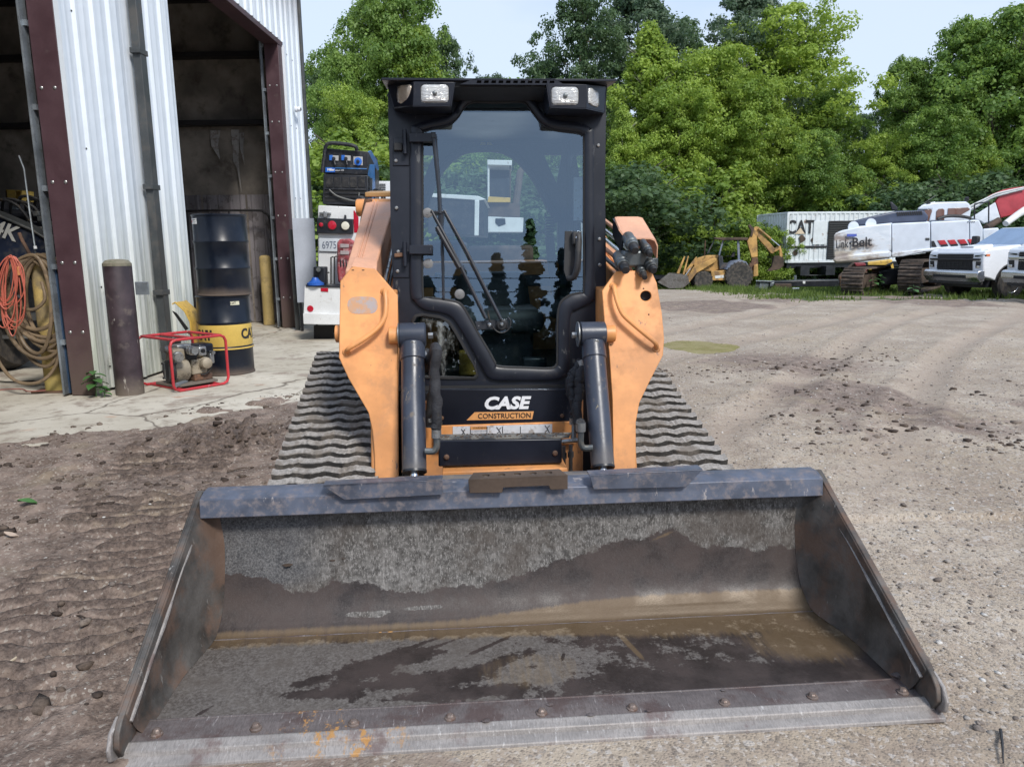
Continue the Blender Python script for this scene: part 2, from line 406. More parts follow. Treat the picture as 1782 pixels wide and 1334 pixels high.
# wooded rise beyond the yard
HH = HH + np.where(YY > 47, np.minimum((YY-47)*.10, 6), 0)
nx, ny = len(gx), len(gy)
me = bpy.data.meshes.new('yard_ground')
co = np.stack([XX.ravel(), YY.ravel(), HH.ravel()], 1)
ii = (np.arange(ny-1)[:, None]*nx+np.arange(nx-1)[None, :]).ravel()
fc = np.stack([ii, ii+1, ii+nx+1, ii+nx], 1).astype(np.int32)
def fast_mesh(me, co, fc):
    k = fc.shape[1]
    me.vertices.add(len(co)); me.vertices.foreach_set('co', np.ascontiguousarray(co, np.float32).ravel())
    me.loops.add(fc.size); me.loops.foreach_set('vertex_index', np.ascontiguousarray(fc, np.int32).ravel())
    me.polygons.add(len(fc)); me.polygons.foreach_set('loop_start', np.arange(len(fc), dtype=np.int32)*k)
    me.update(calc_edges=True)
def put_attr(me, name, arr):
    a = me.attributes.new(name, 'FLOAT', 'POINT'); a.data.foreach_set('value', np.ascontiguousarray(arr, np.float32).ravel())
fast_mesh(me, co, fc)
X_, Y_ = XX.ravel(), YY.ravel()
mud = sst(.6, -.9, X_+.35*fbm(X_*.9, Y_*.9, 4, 3))*sst(13, 8, Y_)
mud = np.maximum(mud, .85*sst(.0, .22, fbm(X_*.45+2, Y_*.22, 19, 4))*sst(1.5, 3, X_)*sst(4.0, 5.5, Y_)*sst(30, 20, Y_))
mud = np.maximum(mud, np.exp(-(((X_-3.2)/1.2)**2+((Y_-8.6)/1.0)**2)))
s_ = (X_+1.5)*-.26+(Y_-2.4)*.966; c_ = (X_+1.5)*.966+(Y_-2.4)*.26
fresh = .55*sst(.55, .3, np.abs(c_+.12))*sst(-1.3, -.6, s_)*sst(3.9, 3.0, s_)
fresh = np.maximum(fresh, np.exp(-(((X_+2.05)/.55)**2+((Y_-5.15)/.6)**2)))
grass = sst(-.15, .15, fbm(X_*.35, Y_*.35, 33, 3)+.9*sst(24, 28, Y_-.2*(14-X_)*2)-.55)*sst(18, 21, Y_)*sst(8, 11, X_)
grass = np.maximum(grass, sst(44, 47, Y_))
grass = np.maximum(grass, sst(19.2, 20.5, Y_+.1*fbm(X_*2, Y_*2, 3, 2))*sst(7.2, 8.6, X_)*sst(-.35, .05, fbm(X_*.8, Y_*.8, 61, 3)+.05))
a_ = X_*.80-Y_*.60; b_ = X_*.60+Y_*.80; lane = 0
for k_, cc_ in enumerate((-2.2, -.9, -3.6, -5.4, .8, -7.0)): lane = np.maximum(lane, np.exp(-((a_-cc_-.25*np.sin(b_*.35+k_))/.22)**2))
put_attr(me, 'lane', lane*sst(.3, 1.6, X_)*sst(3.0, 5.0, Y_)); cc2 = c_+.12+.06*fbm(s_*.8, 0*s_, 8, 2)
prt = sst(.43, .32, np.abs(cc2))*sst(-1.3, -.9, s_)*sst(3.7, 3.0, s_)*sst(-.12, .18, fbm(X_*2.4, Y_*2.4, 51, 3)+.05)*sst(-.1, .5, np.sin(s_*2*math.pi/.105+.7*np.sin(c_*2*math.pi/.2)+2.2*fbm(X_*2.6, Y_*2.6, 9, 3)))
put_attr(me, 'rib', prt); put_attr(me, 'mud', mud); put_attr(me, 'fresh', fresh); put_attr(me, 'grass', grass)
me.shade_smooth()

t = NT('yard_soil')
mudA, freshA, grA = t.attr('mud'), t.attr('fresh'), t.attr('grass')
n1, n2, n3 = t.noise(.9, 6, .6), t.noise(7, 6, .7), t.noise(55, 5, .75)
grav = t.mix(t.ramp(n1, .35, .65), (.31, .25, .19), (.43, .365, .29))
grav = t.mix(t.ramp(t.noise(.5, 5, .65), .48, .62, 0, .5), grav, (.36, .285, .195))
grav = t.mix(t.ramp(t.noise(2.6, 7, .75), .56, .68, 0, .6), grav, (.20, .155, .125))
grav = t.mix(t.ramp(n2, .42, .68, 0, .5), grav, (.24, .185, .15))
vo = t.n('ShaderNodeTexVoronoi'); vo.inputs['Scale'].default_value = 105; t.l(t.tc.outputs['Object'], vo.inputs['Vector'])
cs = t.n('ShaderNodeSeparateColor'); t.l(vo.outputs['Color'], cs.inputs[0])
vo2 = t.n('ShaderNodeTexVoronoi'); vo2.inputs['Scale'].default_value = 48; t.l(t.tc.outputs['Object'], vo2.inputs['Vector'])
cs2 = t.n('ShaderNodeSeparateColor'); t.l(vo2.outputs['Color'], cs2.inputs[0])
grav = t.mix(t.ramp(cs.outputs[0], .72, .95, 0, .5), grav, (.50, .46, .42))
grav = t.mix(t.ramp(cs.outputs[1], .70, .9, 0, .6), grav, (.12, .10, .085))
grav = t.mix(t.ramp(cs2.outputs[0], .965, .975, 0, .55), grav, (.46, .43, .40))
grav = t.mix(t.math('MULTIPLY', t.attr('lane'), .6), grav, t.mix(t.ramp(n3, .4, .62), (.29, .225, .175), (.38, .31, .25)))
mudc = t.mix(t.ramp(n2, .35, .65), (.125, .09, .072), (.255, .195, .16))
mudc = t.mix(t.ramp(n3, .50, .66, 0, .6), mudc, (.25, .205, .17))
mudc = t.mix(t.ramp(t.noise(2.2, 4, .6), .52, .66, 0, .5), mudc, (.27, .215, .15))
mudc = t.mix(t.ramp(cs.outputs[0], .86, .95, 0, .55), mudc, (.42, .38, .33))
f = t.ramp(t.math('ADD', mudA, t.math('MULTIPLY', t.math('SUBTRACT', n2, .5), 1.3)), .3, .75)
c = t.mix(f, grav, mudc)
ff = t.ramp(t.math('ADD', freshA, t.math('MULTIPLY', t.math('SUBTRACT', t.noise(11, 6, .75), .5), 2.4)), .35, .85, 0, .9)
c = t.mix(ff, c, t.mix(t.ramp(n3, .4, .62), (.060, .043, .034), (.15, .11, .088)))
c = t.mix(t.ramp(t.math('ADD', t.attr('rib'), t.math('MULTIPLY', t.math('SUBTRACT', n2, .5), 1.2)), .35, .7, 0, .75), c, t.mix(t.ramp(n3, .4, .6), (.045, .032, .026), (.11, .08, .065)))
gf = t.ramp(t.math('ADD', grA, t.math('MULTIPLY', t.math('SUBTRACT', n2, .5), .9)), .35, .7)
c = t.mix(gf, c, t.mix(t.ramp(n3, .4, .6), (.035, .06, .018), (.10, .13, .045)))
rg = t.ramp(ff, 0, 1, .9, .62)
h = t.math('ADD', t.math('MULTIPLY', n3, .6), t.math('MULTIPLY', t.ramp(vo.outputs['Distance'], .0, .6, 1, 0), .5))
t.pbr(c, rg, 0, t.bump(h, .55, .010), spec=.35)
me.materials.append(t.m)
yard = link('ground', me); tag(yard, kind='structure')
yard['label'] = 'gravel and mud yard with wheel ruts and crawler prints'

# stones and clods lying loose
def rocks(name, n, xr, yr, sr, mat, seed, keep=None, flat_=.6, dens=1.6):
    rg_ = np.random.default_rng(seed)
    bm = bmesh.new(); bmesh.ops.create_icosphere(bm, subdivisions=1, radius=1); bv = np.array([v.co[:] for v in bm.verts]); bf = np.array([[v.index for v in f.verts] for f in bm.faces]); bm.free()
    u = rg_.random(n); y = yr[0]*(yr[1]/yr[0])**u if dens else rg_.uniform(*yr, n)
    x = rg_.uniform(xr[0], xr[1], n)
    if keep is not None: k = keep(x, y, rg_.random(n)); x, y = x[k], y[k]
    n = len(x); s = sr[0]*(sr[1]/sr[0])**(rg_.random(n)**dens)
    sc_ = s[:, None]*np.stack([rg_.uniform(.7, 1.2, n), rg_.uniform(.6, 1.1, n), rg_.uniform(flat_*.6, flat_, n)], 1)
    a = rg_.uniform(0, 6.28, n); jit = 1+rg_.uniform(-.34, .34, (n, len(bv)))
    p = bv[None]*jit[:, :, None]*sc_[:, None, :]
    ca, sa = np.cos(a)[:, None], np.sin(a)[:, None]
    px_ = p[:, :, 0]*ca-p[:, :, 1]*sa+x[:, None]; py_ = p[:, :, 0]*sa+p[:, :, 1]*ca+y[:, None]
    g = ground_h(x, y); g = np.maximum(g, np.where(apron_d(x, y) > .2, 0, -9))
    pz_ = p[:, :, 2]+(g+sc_[:, 2]*.25)[:, None]
    co = np.stack([px_, py_, pz_], 2).reshape(-1, 3); fc = (bf[None]+np.arange(n)[:, None, None]*len(bv)).reshape(-1, 3)
    me = bpy.data.meshes.new(name); fast_mesh(me, co, fc); put_attr(me, 'rnd', np.repeat(rg_.random(n), len(bv))); me.materials.append(mat)
    o = link(name, me); tag(o, kind='stuff'); return o
def rockmat(name, a, b, c_):
    t = NT(name); r_ = t.attr('rnd'); c = t.mix(t.ramp(r_, .1, .6), a, b); c = t.mix(t.ramp(r_, .8, .86), c, c_)
    c = t.mix(t.ramp(t.noise(90, 4, .7), .4, .65, 0, .5), c, tuple(q*.5 for q in a)); t.pbr(c, .85, 0, t.bump(t.noise(120, 3), .5, .003), spec=.3); return t.m
M_peb = rockmat('pebbles', (.17, .14, .12), (.30, .27, .24), (.58, .56, .53)); M_clod = rockmat('mud_clods', (.055, .04, .032), (.12, .09, .07), (.2, .16, .13))
inb = lambda x, y, w: ~((np.abs(x-.03) < 1.25+.0*y) & (y > 1.7) & (y < 5.6))
o = rocks('gravel_stones', 26000, (-2.5, 7), (1.1, 11), (.0035, .014), M_peb, 1, lambda x, y, w: inb(x, y, w) & (w < .15+.85*(x > .5)) & (np.abs(x) < y*.78+.3) & (apron_d(x, y) < .1), dens=2.2)
o['label'] = 'small grey and white stones scattered over the gravel yard'
o = rocks('pale_rubble', 1400, (1, 14), (1.6, 24), (.008, .024), M_peb, 2, lambda x, y, w: inb(x, y, w) & (x < y*.78+.3), dens=2.2)
o['label'] = 'larger pale stones strewn over the right of the yard'
o = rocks('mud_clods', 14000, (-3.6, -.6), (1.9, 7.5), (.004, .040), M_clod, 3, lambda x, y, w: inb(x, y, w) & (w < .05+.9*np.exp(-(((x+2.05)/.38)**2+((y-5.15)/.50)**2))+.30*np.exp(-((x+1.95+.27*(y-3.2))/.30)**2)*sst(.0, .25, fbm(x*2.5, y*2.5, 12, 3)+.1)+.45*sst(.12, .22, fbm(x*1.5, y*1.5, 14, 3))) & (apron_d(x, y) < .55), dens=3.6)
o['label'] = 'dark broken mud clods heaped between the apron and bucket'
o = rocks('mud_clods', 9000, (1.3, 7.5), (4.6, 10.5), (.005, .038), M_clod, 4, lambda x, y, w: w < .8*np.exp(-(((x-2.9)/1.3)**2+((y-8.2-.4*(x-3))/.45)**2))+.5*sst(.10, .24, fbm(x*.9, y*.9, 15, 4))*sst(11, 8, y), dens=3.2)
o['label'] = 'dark mud crumbs in a line right of the loader tracks'

# puddle
pts = []
for k in range(40):
    a = 2*math.pi*k/40; rr = 1+.16*math.sin(2*a+1)+.10*math.sin(5*a)+.05*math.sin(9*a+2)
    pts.append((2.60+.95*rr*math.cos(a), 10.5+1.25*rr*math.sin(a), -.030))
t = NT('puddle_water'); t.pbr(t.mix(t.ramp(t.noise(3, 3), .4, .6), (.34, .28, .14), (.42, .35, .20)), .16, 0, t.bump(t.noise(14, 2), .03, .004), spec=.5)
o = MB().add(pts, [tuple(range(40))]).build('puddle', t.m); tag(o, 'shallow puddle of brownish yellow water right of the loader', kind='structure')

# small litter in the left foreground
def leafy(name, label, x, y, L_, col, seed):
    rr = random.Random(seed); m = MB(); z = float(ground_h(x, y))+.012
    n = 5; vs = []
    for i in range(n+1):
        q = i/n; w = .28*L_*math.sin(math.pi*min(max(q, .06), .96))
        for sgn in (-1, 0, 1): vs.append((x+(q-.5)*L_, y+sgn*w, z+.012*abs(sgn)+.010*math.sin(3*q+seed)))
    fs = []
    for i in range(n):
        for k in range(2): a = i*3+k; fs.append((a, a+1, a+4, a+3))
    m.add(vs, fs); o = m.build(name, flat('leaf_'+str(seed), col, .6)); tag(o, label, 'leaf'); return o
p = onz(50, 893); leafy('fallen_leaf', 'green leaf lying on bare mud left of the clods', p.x, p.y, .10, (.05, .14, .035), 1)
p = onz(20, 935); leafy('fallen_leaf', 'pale dry leaf at the left edge of the mud', p.x, p.y, .07, (.38, .30, .24), 2)
for k, (a, b) in enumerate((((1742, 1262), (1747, 1318)), ((405, 998), (430, 984)), ((10, 1140), (60, 1120)), ((120, 1062), (150, 1085)), ((395, 823), (442, 818)))):
    a = onz(*a, .012); b = onz(*b, .012); a.z = float(ground_h(a.x, a.y))+.008; b.z = float(ground_h(b.x, b.y))+.012
    m = MB().tube([a, a.lerp(b, .5)+V((.004, .006, .006)), b], [.005, .004, .002], 6)
    o = m.build('twig', (M_darkplastic, M_brown, flat('straw', (.45, .38, .28), .8), M_brown, M_brown)[k])
    tag(o, ('thin dark stick lying on gravel right of the bucket', 'pale straw left of the bucket side', 'brown stalk at the lower left edge of the photo', 'short brown stalk in the rough mud at left', 'brown twig near the left track front')[k], 'twig')

# ================================================================== CONCRETE APRON
t = NT('apron_concrete')
n1, n2, n3 = t.noise(.8, 6, .6), t.noise(5, 7, .72), t.noise(70, 4, .7)
c = t.mix(t.ramp(n1, .35, .65), (.44, .40, .325), (.56, .52, .44))
c = t.mix(t.ramp(n2, .50, .64, 0, .6), c, (.25, .205, .16))
c = t.mix(t.ramp(t.noise(1.3, 5, .7), .55, .63, 0, .6), c, (.24, .185, .15))
c = t.mix(t.ramp(n3, .55, .7, 0, .35), c, (.16, .13, .11))
c = t.mix(t.ramp(t.noise(1.6, 3, .6, stretch=(1, 1.7, 1)), .64, .70, 0, .35), c, (.46, .22, .12))
vo = t.n('ShaderNodeTexVoronoi', feature='DISTANCE_TO_EDGE'); vo.inputs['Scale'].default_value = .55
dn = t.n('ShaderNodeMixRGB'); dn.inputs[0].default_value = .25; t.l(t.tc.outputs['Object'], dn.inputs[1]); t.l(t.noise(1.5, 4, out=1), dn.inputs[2]); t.l(dn.outputs[0], vo.inputs['Vector'])
cr = t.ramp(vo.outputs[0], .0, .009, 1, 0)
c = t.mix(t.math('MULTIPLY', cr, .8), c, (.09, .07, .055))
t.pbr(c, .85, 0, t.bump(t.math('SUBTRACT', t.math('MULTIPLY', n3, .4), cr), .35, .006), spec=.3)
M_conc = t.m
apron = thing('concrete_apron', None, None, (BO.x, BO.y, 0), -BYAW); tag(apron, 'cracked pale concrete apron in front of the metal building', kind='structure')
slab_me = {}
us = [-3.1, -1.9, .85, 3.5, 6.3, 9.2, 12.2]; ns = [-.02, 1.95, 4.6]
for i in range(len(us)-1):
    for j in range(2):
        MB().bb((ns[j]+.006, us[i]+.006, -.13), (ns[j+1]-.006, us[i+1]-.006, random.uniform(-.003, .003))).build('slab', M_conc, apron, bev=.006)
# blackened joint filler under the slabs' gaps
MB().bb((-.02, -3.1, -.14), (4.6, 12.2, -.026)).build('joint_filler', flat('joint_dirt', (.07, .055, .045), .9), apron)

# ================================================================== METAL BUILDING
bld = thing('metal_building', 'white ribbed metal building with two tall open bays and maroon door posts', 'building', (BO.x, BO.y, 0), -BYAW)
t = NT('white_wall_metal')
zz = t.sep()[2]
st = t.noise(3.2, 5, .6, stretch=(1, 2.2, .12)); st2 = t.noise(14, 5, .65, stretch=(1, 1.6, .06))
c = t.mix(t.ramp(st, .35, .65), (.66, .72, .78), (.74, .79, .84))
c = t.mix(t.ramp(st2, .52, .66, 0, .25), c, (.44, .47, .46))
lowm = t.ramp(t.math('ADD', zz, t.math('MULTIPLY', t.math('SUBTRACT', st2, .5), 1.6)), .2, 2.6, .75, 0)
c = t.mix(lowm, c, t.mix(t.ramp(st2, .4, .6), (.34, .36, .25), (.62, .62, .52)))
blot = t.ramp(t.noise(6, 6, .75, stretch=(1, 1, .5)), .56, .68, 0, .55)
c = t.mix(t.math('MULTIPLY', blot, t.ramp(zz, .2, 1.6, 1, 0)), c, (.17, .17, .11))
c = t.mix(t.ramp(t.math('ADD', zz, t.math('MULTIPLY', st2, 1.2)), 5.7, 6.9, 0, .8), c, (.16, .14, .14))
t.pbr(c, .42, 0, t.bump(t.noise(2.2, 3), .25, .05), spec=.5); M_wall = t.m
M_maroon = paint('maroon_steel', (.075, .038, .045), .48, var=.1, dirt=(.13, .10, .09), ds=5, dlo=.58, dhi=.72, damt=.35, bump=.06, low=((.10, .07, .055), .0, .9))
M_dgrey = paint('dark_grey_trim', (.055, .06, .062), .5, var=.12, dirt=(.12, .1, .08), ds=6, damt=.3, bump=.05)
M_galv = paint('galvanised_rail', (.34, .38, .41), .4, .6, var=.2, dirt=(.1, .1, .1), ds=10, damt=.5)
M_insul = paint('stained_insulation', (.27, .235, .20), .85, var=.25, vs=1.6, dirt=(.06, .045, .035), ds=2.5, dlo=.5, dhi=.7, damt=.7, bump=.5, bs=7)
M_liner = paint('dark_liner_panel', (.24, .22, .23), .6, var=.2, stretch=(1, 1, .2), dirt=(.05, .04, .035), ds=4, damt=.6)
M_girt = paint('dark_girt_steel', (.022, .020, .022), .6, var=.2)
def ribbed(u0, u1, z0, z1, n=0., pitch=.305, h=.030, ztop=None):
    "one ribbed sheet; profile runs along u, thickness given by an inner face"
    prof = []; u = u0
    k = 0
    while True:
        base = u0+k*pitch
        for du, hh in ((.0, 0), (.10, 0), (.112, .004), (.128, .004), (.14, 0), (.225, 0), (.248, h), (.280, h), (.303, 0)):
            uu = base+du
            if uu >= u1: break
            prof.append((uu, hh))
        k += 1
        if base+pitch >= u1: break
    prof.append((u1, 0)); m = MB(); N = len(prof); vs = []
    for uu, hh in prof:
        zt = z1 if ztop is None else ztop(uu)
        vs += [(n+hh, uu, z0), (n+hh, uu, zt), (n-.004, uu, z0), (n-.004, uu, zt)]
    fs = []
    for i in range(N-1):
        a = i*4; b = a+4
        fs += [(a, b, b+1, a+1), (a+2, a+3, b+3, b+2), (a, a+2, b+2, b), (a+1, b+1, b+3, a+3)]
    fs += [(0, 1, 3, 2), ((N-1)*4, (N-1)*4+2, (N-1)*4+3, (N-1)*4+1)]
    return m.add(vs, fs)
EAVE = 6.35; HDR = 4.90; UC = 7.72
scr_me = MB().lathe([(.009, 0), (.009, .004), (.004, .008)], axis='X', n=6).mesh('screw', M_girt)
def sheet(u0, u1, z0, z1):
    n_ = max(1, round((u1-u0)/.915)); w = (u1-u0)/n_
    for i in range(n_):
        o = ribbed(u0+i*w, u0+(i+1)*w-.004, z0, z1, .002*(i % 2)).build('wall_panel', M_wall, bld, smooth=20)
        for zc in (.25, 1.05, 2.35, 3.6, 4.8, 6.1):
            if z0 < zc < z1:
                for q in (.2, .5, .8): inst('screw', scr_me, o, (.004, u0+(i+q)*w, zc+random.uniform(-.02, .02)))
sheet(.05, 2.30, .03, EAVE); sheet(6.66, UC, .03, EAVE)
sheet(2.304, 6.656, HDR+.06, EAVE)
sheet(-4.5, .046, 5.4, EAVE)
sheet(-5.6, -4.504, .03, EAVE)
# door posts facing the camera, with carriage bolts
bolt_me = MB().lathe([(.016, 0), (.016, -.004), (.008, -.010)], axis='Y', n=10).mesh('bolt', M_zinc)
def post(u, w, z1, zs):
    o = MB().bb((-w, u, .0), (-.002, u+.20, z1)).build('door_post', M_maroon, bld, bev=.006)
    for z in zs:
        for q in (.28, .78): inst('bolt', bolt_me, o, (-w*q, u, z))
post(.005, .245, 5.4, (.62, 1.28, 2.02, 2.85, 3.7)); post(6.42, .245, HDR, (.55, 1.25, 2.0, 2.75, 3.6, 4.2))
MB().bb((-.245, -4.5, 5.30), (.006, .03, 5.40)).build('door_header', M_maroon, bld)
MB().bb((-.26, 2.28, HDR-.02), (.007, 6.66, HDR+.065)).build('door_header', M_maroon, bld, bev=.005)
MB().bb((-.20, 2.27, .0), (.003, 2.296, HDR-.02)).build('door_trim', M_wall, bld)
MB().bb((.0, .006, .0), (.045, .048, 5.4)).build('door_trim', M_wall, bld)
MB().bb((-.02, 6.622, .0), (.040, 6.655, HDR)).build('door_trim', M_wall, bld)
# corner trim, gutter, downspout with straps
MB().bb((-.10, UC, .02), (.045, UC+.10, EAVE+.02)).build('corner_trim', M_dgrey, bld, bev=.005)
MB().prism([(.0, -5.7, EAVE+.02), (.14, -5.7, EAVE+.04), (.16, -5.7, EAVE+.16), (.0, -5.7, EAVE+.16)], (0, UC+5.95, 0)).build('gutter', M_dgrey, bld)
ds = MB().bb((.045, 1.26, .16), (.135, 1.385, EAVE+.05)).build('downspout', M_dgrey, bld, bev=.008)
for z in (.9, 2.05, 3.45, 5.0): MB().bb((.034, 1.225, z), (.142, 1.41, z+.055)).build('strap', M_dgrey, ds, bev=.003)
# shell: roof, far wall, end walls with liner, girts
MB().prism([(.06, -5.6, EAVE+.10), (-7, -5.6, EAVE+1.6), (-14, -5.6, EAVE+.10), (-14, -5.6, EAVE+.18), (-7, -5.6, EAVE+1.68), (.06, -5.6, EAVE+.18)], (0, UC+5.66, 0)).build('roof', M_dgrey, bld)
def endwall(u, inner, sg):
    pts = [(-.22, u, .0), (-14, u, .0), (-14, u, EAVE+.05), (-7, u, EAVE+1.5), (-.22, u, EAVE+.02)]
    MB().prism(pts, (0, sg*.10, 0)).build('end_wall', M_insul, bld)
endwall(UC-.14, 1, 1); endwall(-5.6, 1, -1)
MB().bb((-14.1, -5.6, 0), (-14, UC, EAVE)).build('rear_wall', M_insul, bld)
for z in (3.72, 4.92, 5.9): MB().bb((-13.9, UC-.36, z), (-.3, UC-.145, z+.09)).build('girt', M_girt, bld)
for k in range(16):
    u0 = -.32-k*.86
    if u0 < -13.5: break
    m = MB()
    vs = []; pr = []
    x = u0
    while x > u0-.855:
        for dx, hh in ((0, 0), (.04, 0), (.06, .03), (.09, .03), (.11, 0), (.18, 0)): pr.append((x-dx, hh))
        x -= .214
    for x_, hh in pr: vs += [(x_, UC-.15-hh, .02), (x_, UC-.15-hh, 2.46)]
    m.add(vs, [(i*2, i*2+2, i*2+3, i*2+1) for i in range(len(pr)-1)]); m.build('liner_panel', M_liner, bld, smooth=20)
MB().bb((-.24, 6.62, .0), (-.04, UC-.15, EAVE)).build('corner_column', M_girt, bld)
MB().bb((-.42, 2.0, .0), (-.02, 2.26, EAVE)).build('inner_column', M_girt, bld)
MB().bb((-.03, .05, .02), (-.006, 2.26, EAVE)).build('wall_lining', M_insul, bld)
# door tracks behind the posts: bright angle rails with clips
for (u, z1) in ((-.04, 5.3), (6.34, HDR)):
    tr = MB().bb((-.305, u, .02), (-.290, u+.035, z1)).bb((-.290, u, .02), (-.285, u+.10, z1)).build('door_track', M_galv, bld)
    for k in range(7): MB().bb((-.29, u+.03, .5+k*.72), (-.25, u+.07, .55+k*.72)).build('track_clip', M_galv, tr)
MB().bb((-.300, .03, .02), (-.272, .05, 1.25)).build('track_guard', flat('bluish_guard', (.02, .045, .09), .6), bld)
# torn insulation strips on the far end wall
for (n0, z0, z1, w) in ((-1.35, 2.5, 3.66, .16), (-1.2, 3.0, 3.6, .10), (-1.75, 3.1, 3.65, .2)):
    MB().prism([(n0, UC-.17, z1), (n0+w, UC-.17, z1), (n0+w*.75, UC-.22, (z0+z1)/2), (n0+w*.9, UC-.25, z0), (n0+w*.55, UC-.24, (z0+z1)/2-.15), (n0+.01, UC-.20, (z0+z1)/2)], (0, .004, 0)).build('torn_insulation', paint('pale_insulation', (.42, .40, .38), .8, dirt=(.15, .1, .08), ds=8), bld)
# floor inside
floor = MB().bb((-14, -5.6, -.13), (-.026, UC, -.004)).build('floor', M_conc); floor.location = (BO.x, BO.y, 0); floor.rotation_euler = (0, 0, -BYAW); tag(floor, 'dusty concrete floor inside the metal building', kind='structure')
# rounded handrail pipe against the inner end wall
hr = thing('pipe_rail', 'dark bent pipe rail along the inner end wall behind the drums', 'rail', (BO.x, BO.y, 0), -BYAW)
MB().tube(catmull([(-2.6, UC-.45, 2.15), (-1.0, UC-.45, 2.15), (-.72, UC-.45, 2.1), (-.62, UC-.45, 1.9), (-.60, UC-.45, 1.0)], 4), .022, 8).build('pipe', M_girt, hr)
for q in (-2.2, -1.4): MB().cyl((q, UC-.45, .0), (q, UC-.45, 2.14), .02, n=8).build('post', M_girt, hr)

def Bp(n, u, z=0): return V((BO.x+n*math.cos(BYAW)+u*math.sin(BYAW), BO.y-n*math.sin(BYAW)+u*math.cos(BYAW), z))
# security camera on the white wall
q = Bp(.045, 7.05, 3.92)
cm = thing('security_camera', 'small white dome security camera on the wall right of the far bay', 'security camera', q, -BYAW)
MB().lathe([(.055, 0), (.055, .03), (.04, .04)], axis='X').build('base', M_whiteclean, cm)
MB().lathe([(.0, .02), (.03, .03), (.045, .06), (.042, .085), (.03, .10)], axis='X').build('housing', M_whiteclean, cm)
MB().lathe([(.030, .098), (.026, .108), (.0, .112)], axis='X').build('lens', M_textblack, cm)
# ================================================================== TRACK LOADER
ld = thing('track_loader', 'orange and black compact track loader facing the camera with its wide bucket on the ground', 'track loader', LO, LYAW)
CX = -.014
def P(x, y, z): return V((x, y, z))
# ---------------- bucket steel material driven by painted-in stain fields
t = NT('bucket_steel')
wet, tan, old = t.attr('wet'), t.attr('tan'), t.attr('old')
n1, n2, n3, n4 = t.noise(5, 6, .65), t.noise(34, 7, .75), t.noise(150, 4, .8), t.noise(9, 7, .75, stretch=(3, .35, .35))
c = t.mix(t.ramp(n2, .36, .64), (.050, .046, .042), (.16, .15, .14))
c = t.mix(t.ramp(t.noise(95, 5, .8, stretch=(1.6, .7, .7)), .50, .62, 0, .8), c, (.29, .275, .26))
c = t.mix(t.ramp(n4, .56, .72, 0, .45), c, (.34, .32, .30))
c = t.mix(t.math('MULTIPLY', t.attr('floor'), .85), c, t.mix(t.ramp(t.noise(85, 4, .8), .38, .66), t.mix(t.ramp(n1, .4, .6), (.075, .062, .054), (.11, .095, .085)), (.165, .148, .135)))
c = t.mix(t.ramp(n1, .48, .66, 0, .6), c, (.075, .060, .050))
oldf = t.ramp(t.math('ADD', old, t.math('MULTIPLY', t.math('SUBTRACT', n1, .5), 1.2)), .3, .8)
c = t.mix(t.math('MULTIPLY', oldf, .65), c, t.mix(t.ramp(n3, .42, .6), (.035, .038, .045), (.15, .15, .155)))
tf = t.ramp(t.math('ADD', tan, t.math('MULTIPLY', t.math('SUBTRACT', n4, .5), .9)), .35, .75)
c = t.mix(t.math('MULTIPLY', tf, .85), c, t.mix(t.ramp(n2, .4, .62), (.15, .105, .060), (.24, .18, .115)))
we = t.math('ADD', wet, t.math('MULTIPLY', t.math('SUBTRACT', t.noise(14, 8, .70), .5), .70))
we = t.math('ADD', we, t.math('MULTIPLY', t.math('MULTIPLY', t.math('SUBTRACT', t.noise(45, 5, .8), .5), t.attr('floor')), .35))
wf = t.ramp(we, .475, .525)
wc = t.mix(t.ramp(n1, .35, .65), (.022, .016, .015), (.055, .040, .036))
wc = t.mix(t.ramp(n3, .62, .72, 0, .5), wc, (.12, .10, .085))
wc = t.mix(t.math('MULTIPLY', tf, .55), wc, (.17, .115, .06))
c = t.mix(t.math('MULTIPLY', wf, .9), c, wc)
rg = t.mix(wf, t.ramp(n1, .4, .6, .6, .85), t.ramp(n1, .4, .6, .38, .58))
t.pbr(c, rg, .12, t.bump(t.math('ADD', n3, t.math('MULTIPLY', n2, .6)), .22, .003), spec=.35)
M_bucket = t.m
M_brim = paint('worn_blue_rim_paint', (.10, .115, .155), .4, .2, var=.2, vs=6, dirt=(.24, .20, .19), ds=26, dlo=.46, dhi=.70, damt=.7, scr=(.36, .33, .32), bump=.15, bs=45)
M_side = paint('bucket_side_steel', (.12, .11, .10), .55, .3, var=.3, vs=7, dirt=(.18, .105, .07), ds=4.5, dlo=.42, dhi=.62, damt=.7, scr=(.30, .29, .27), bump=.3, bs=90)
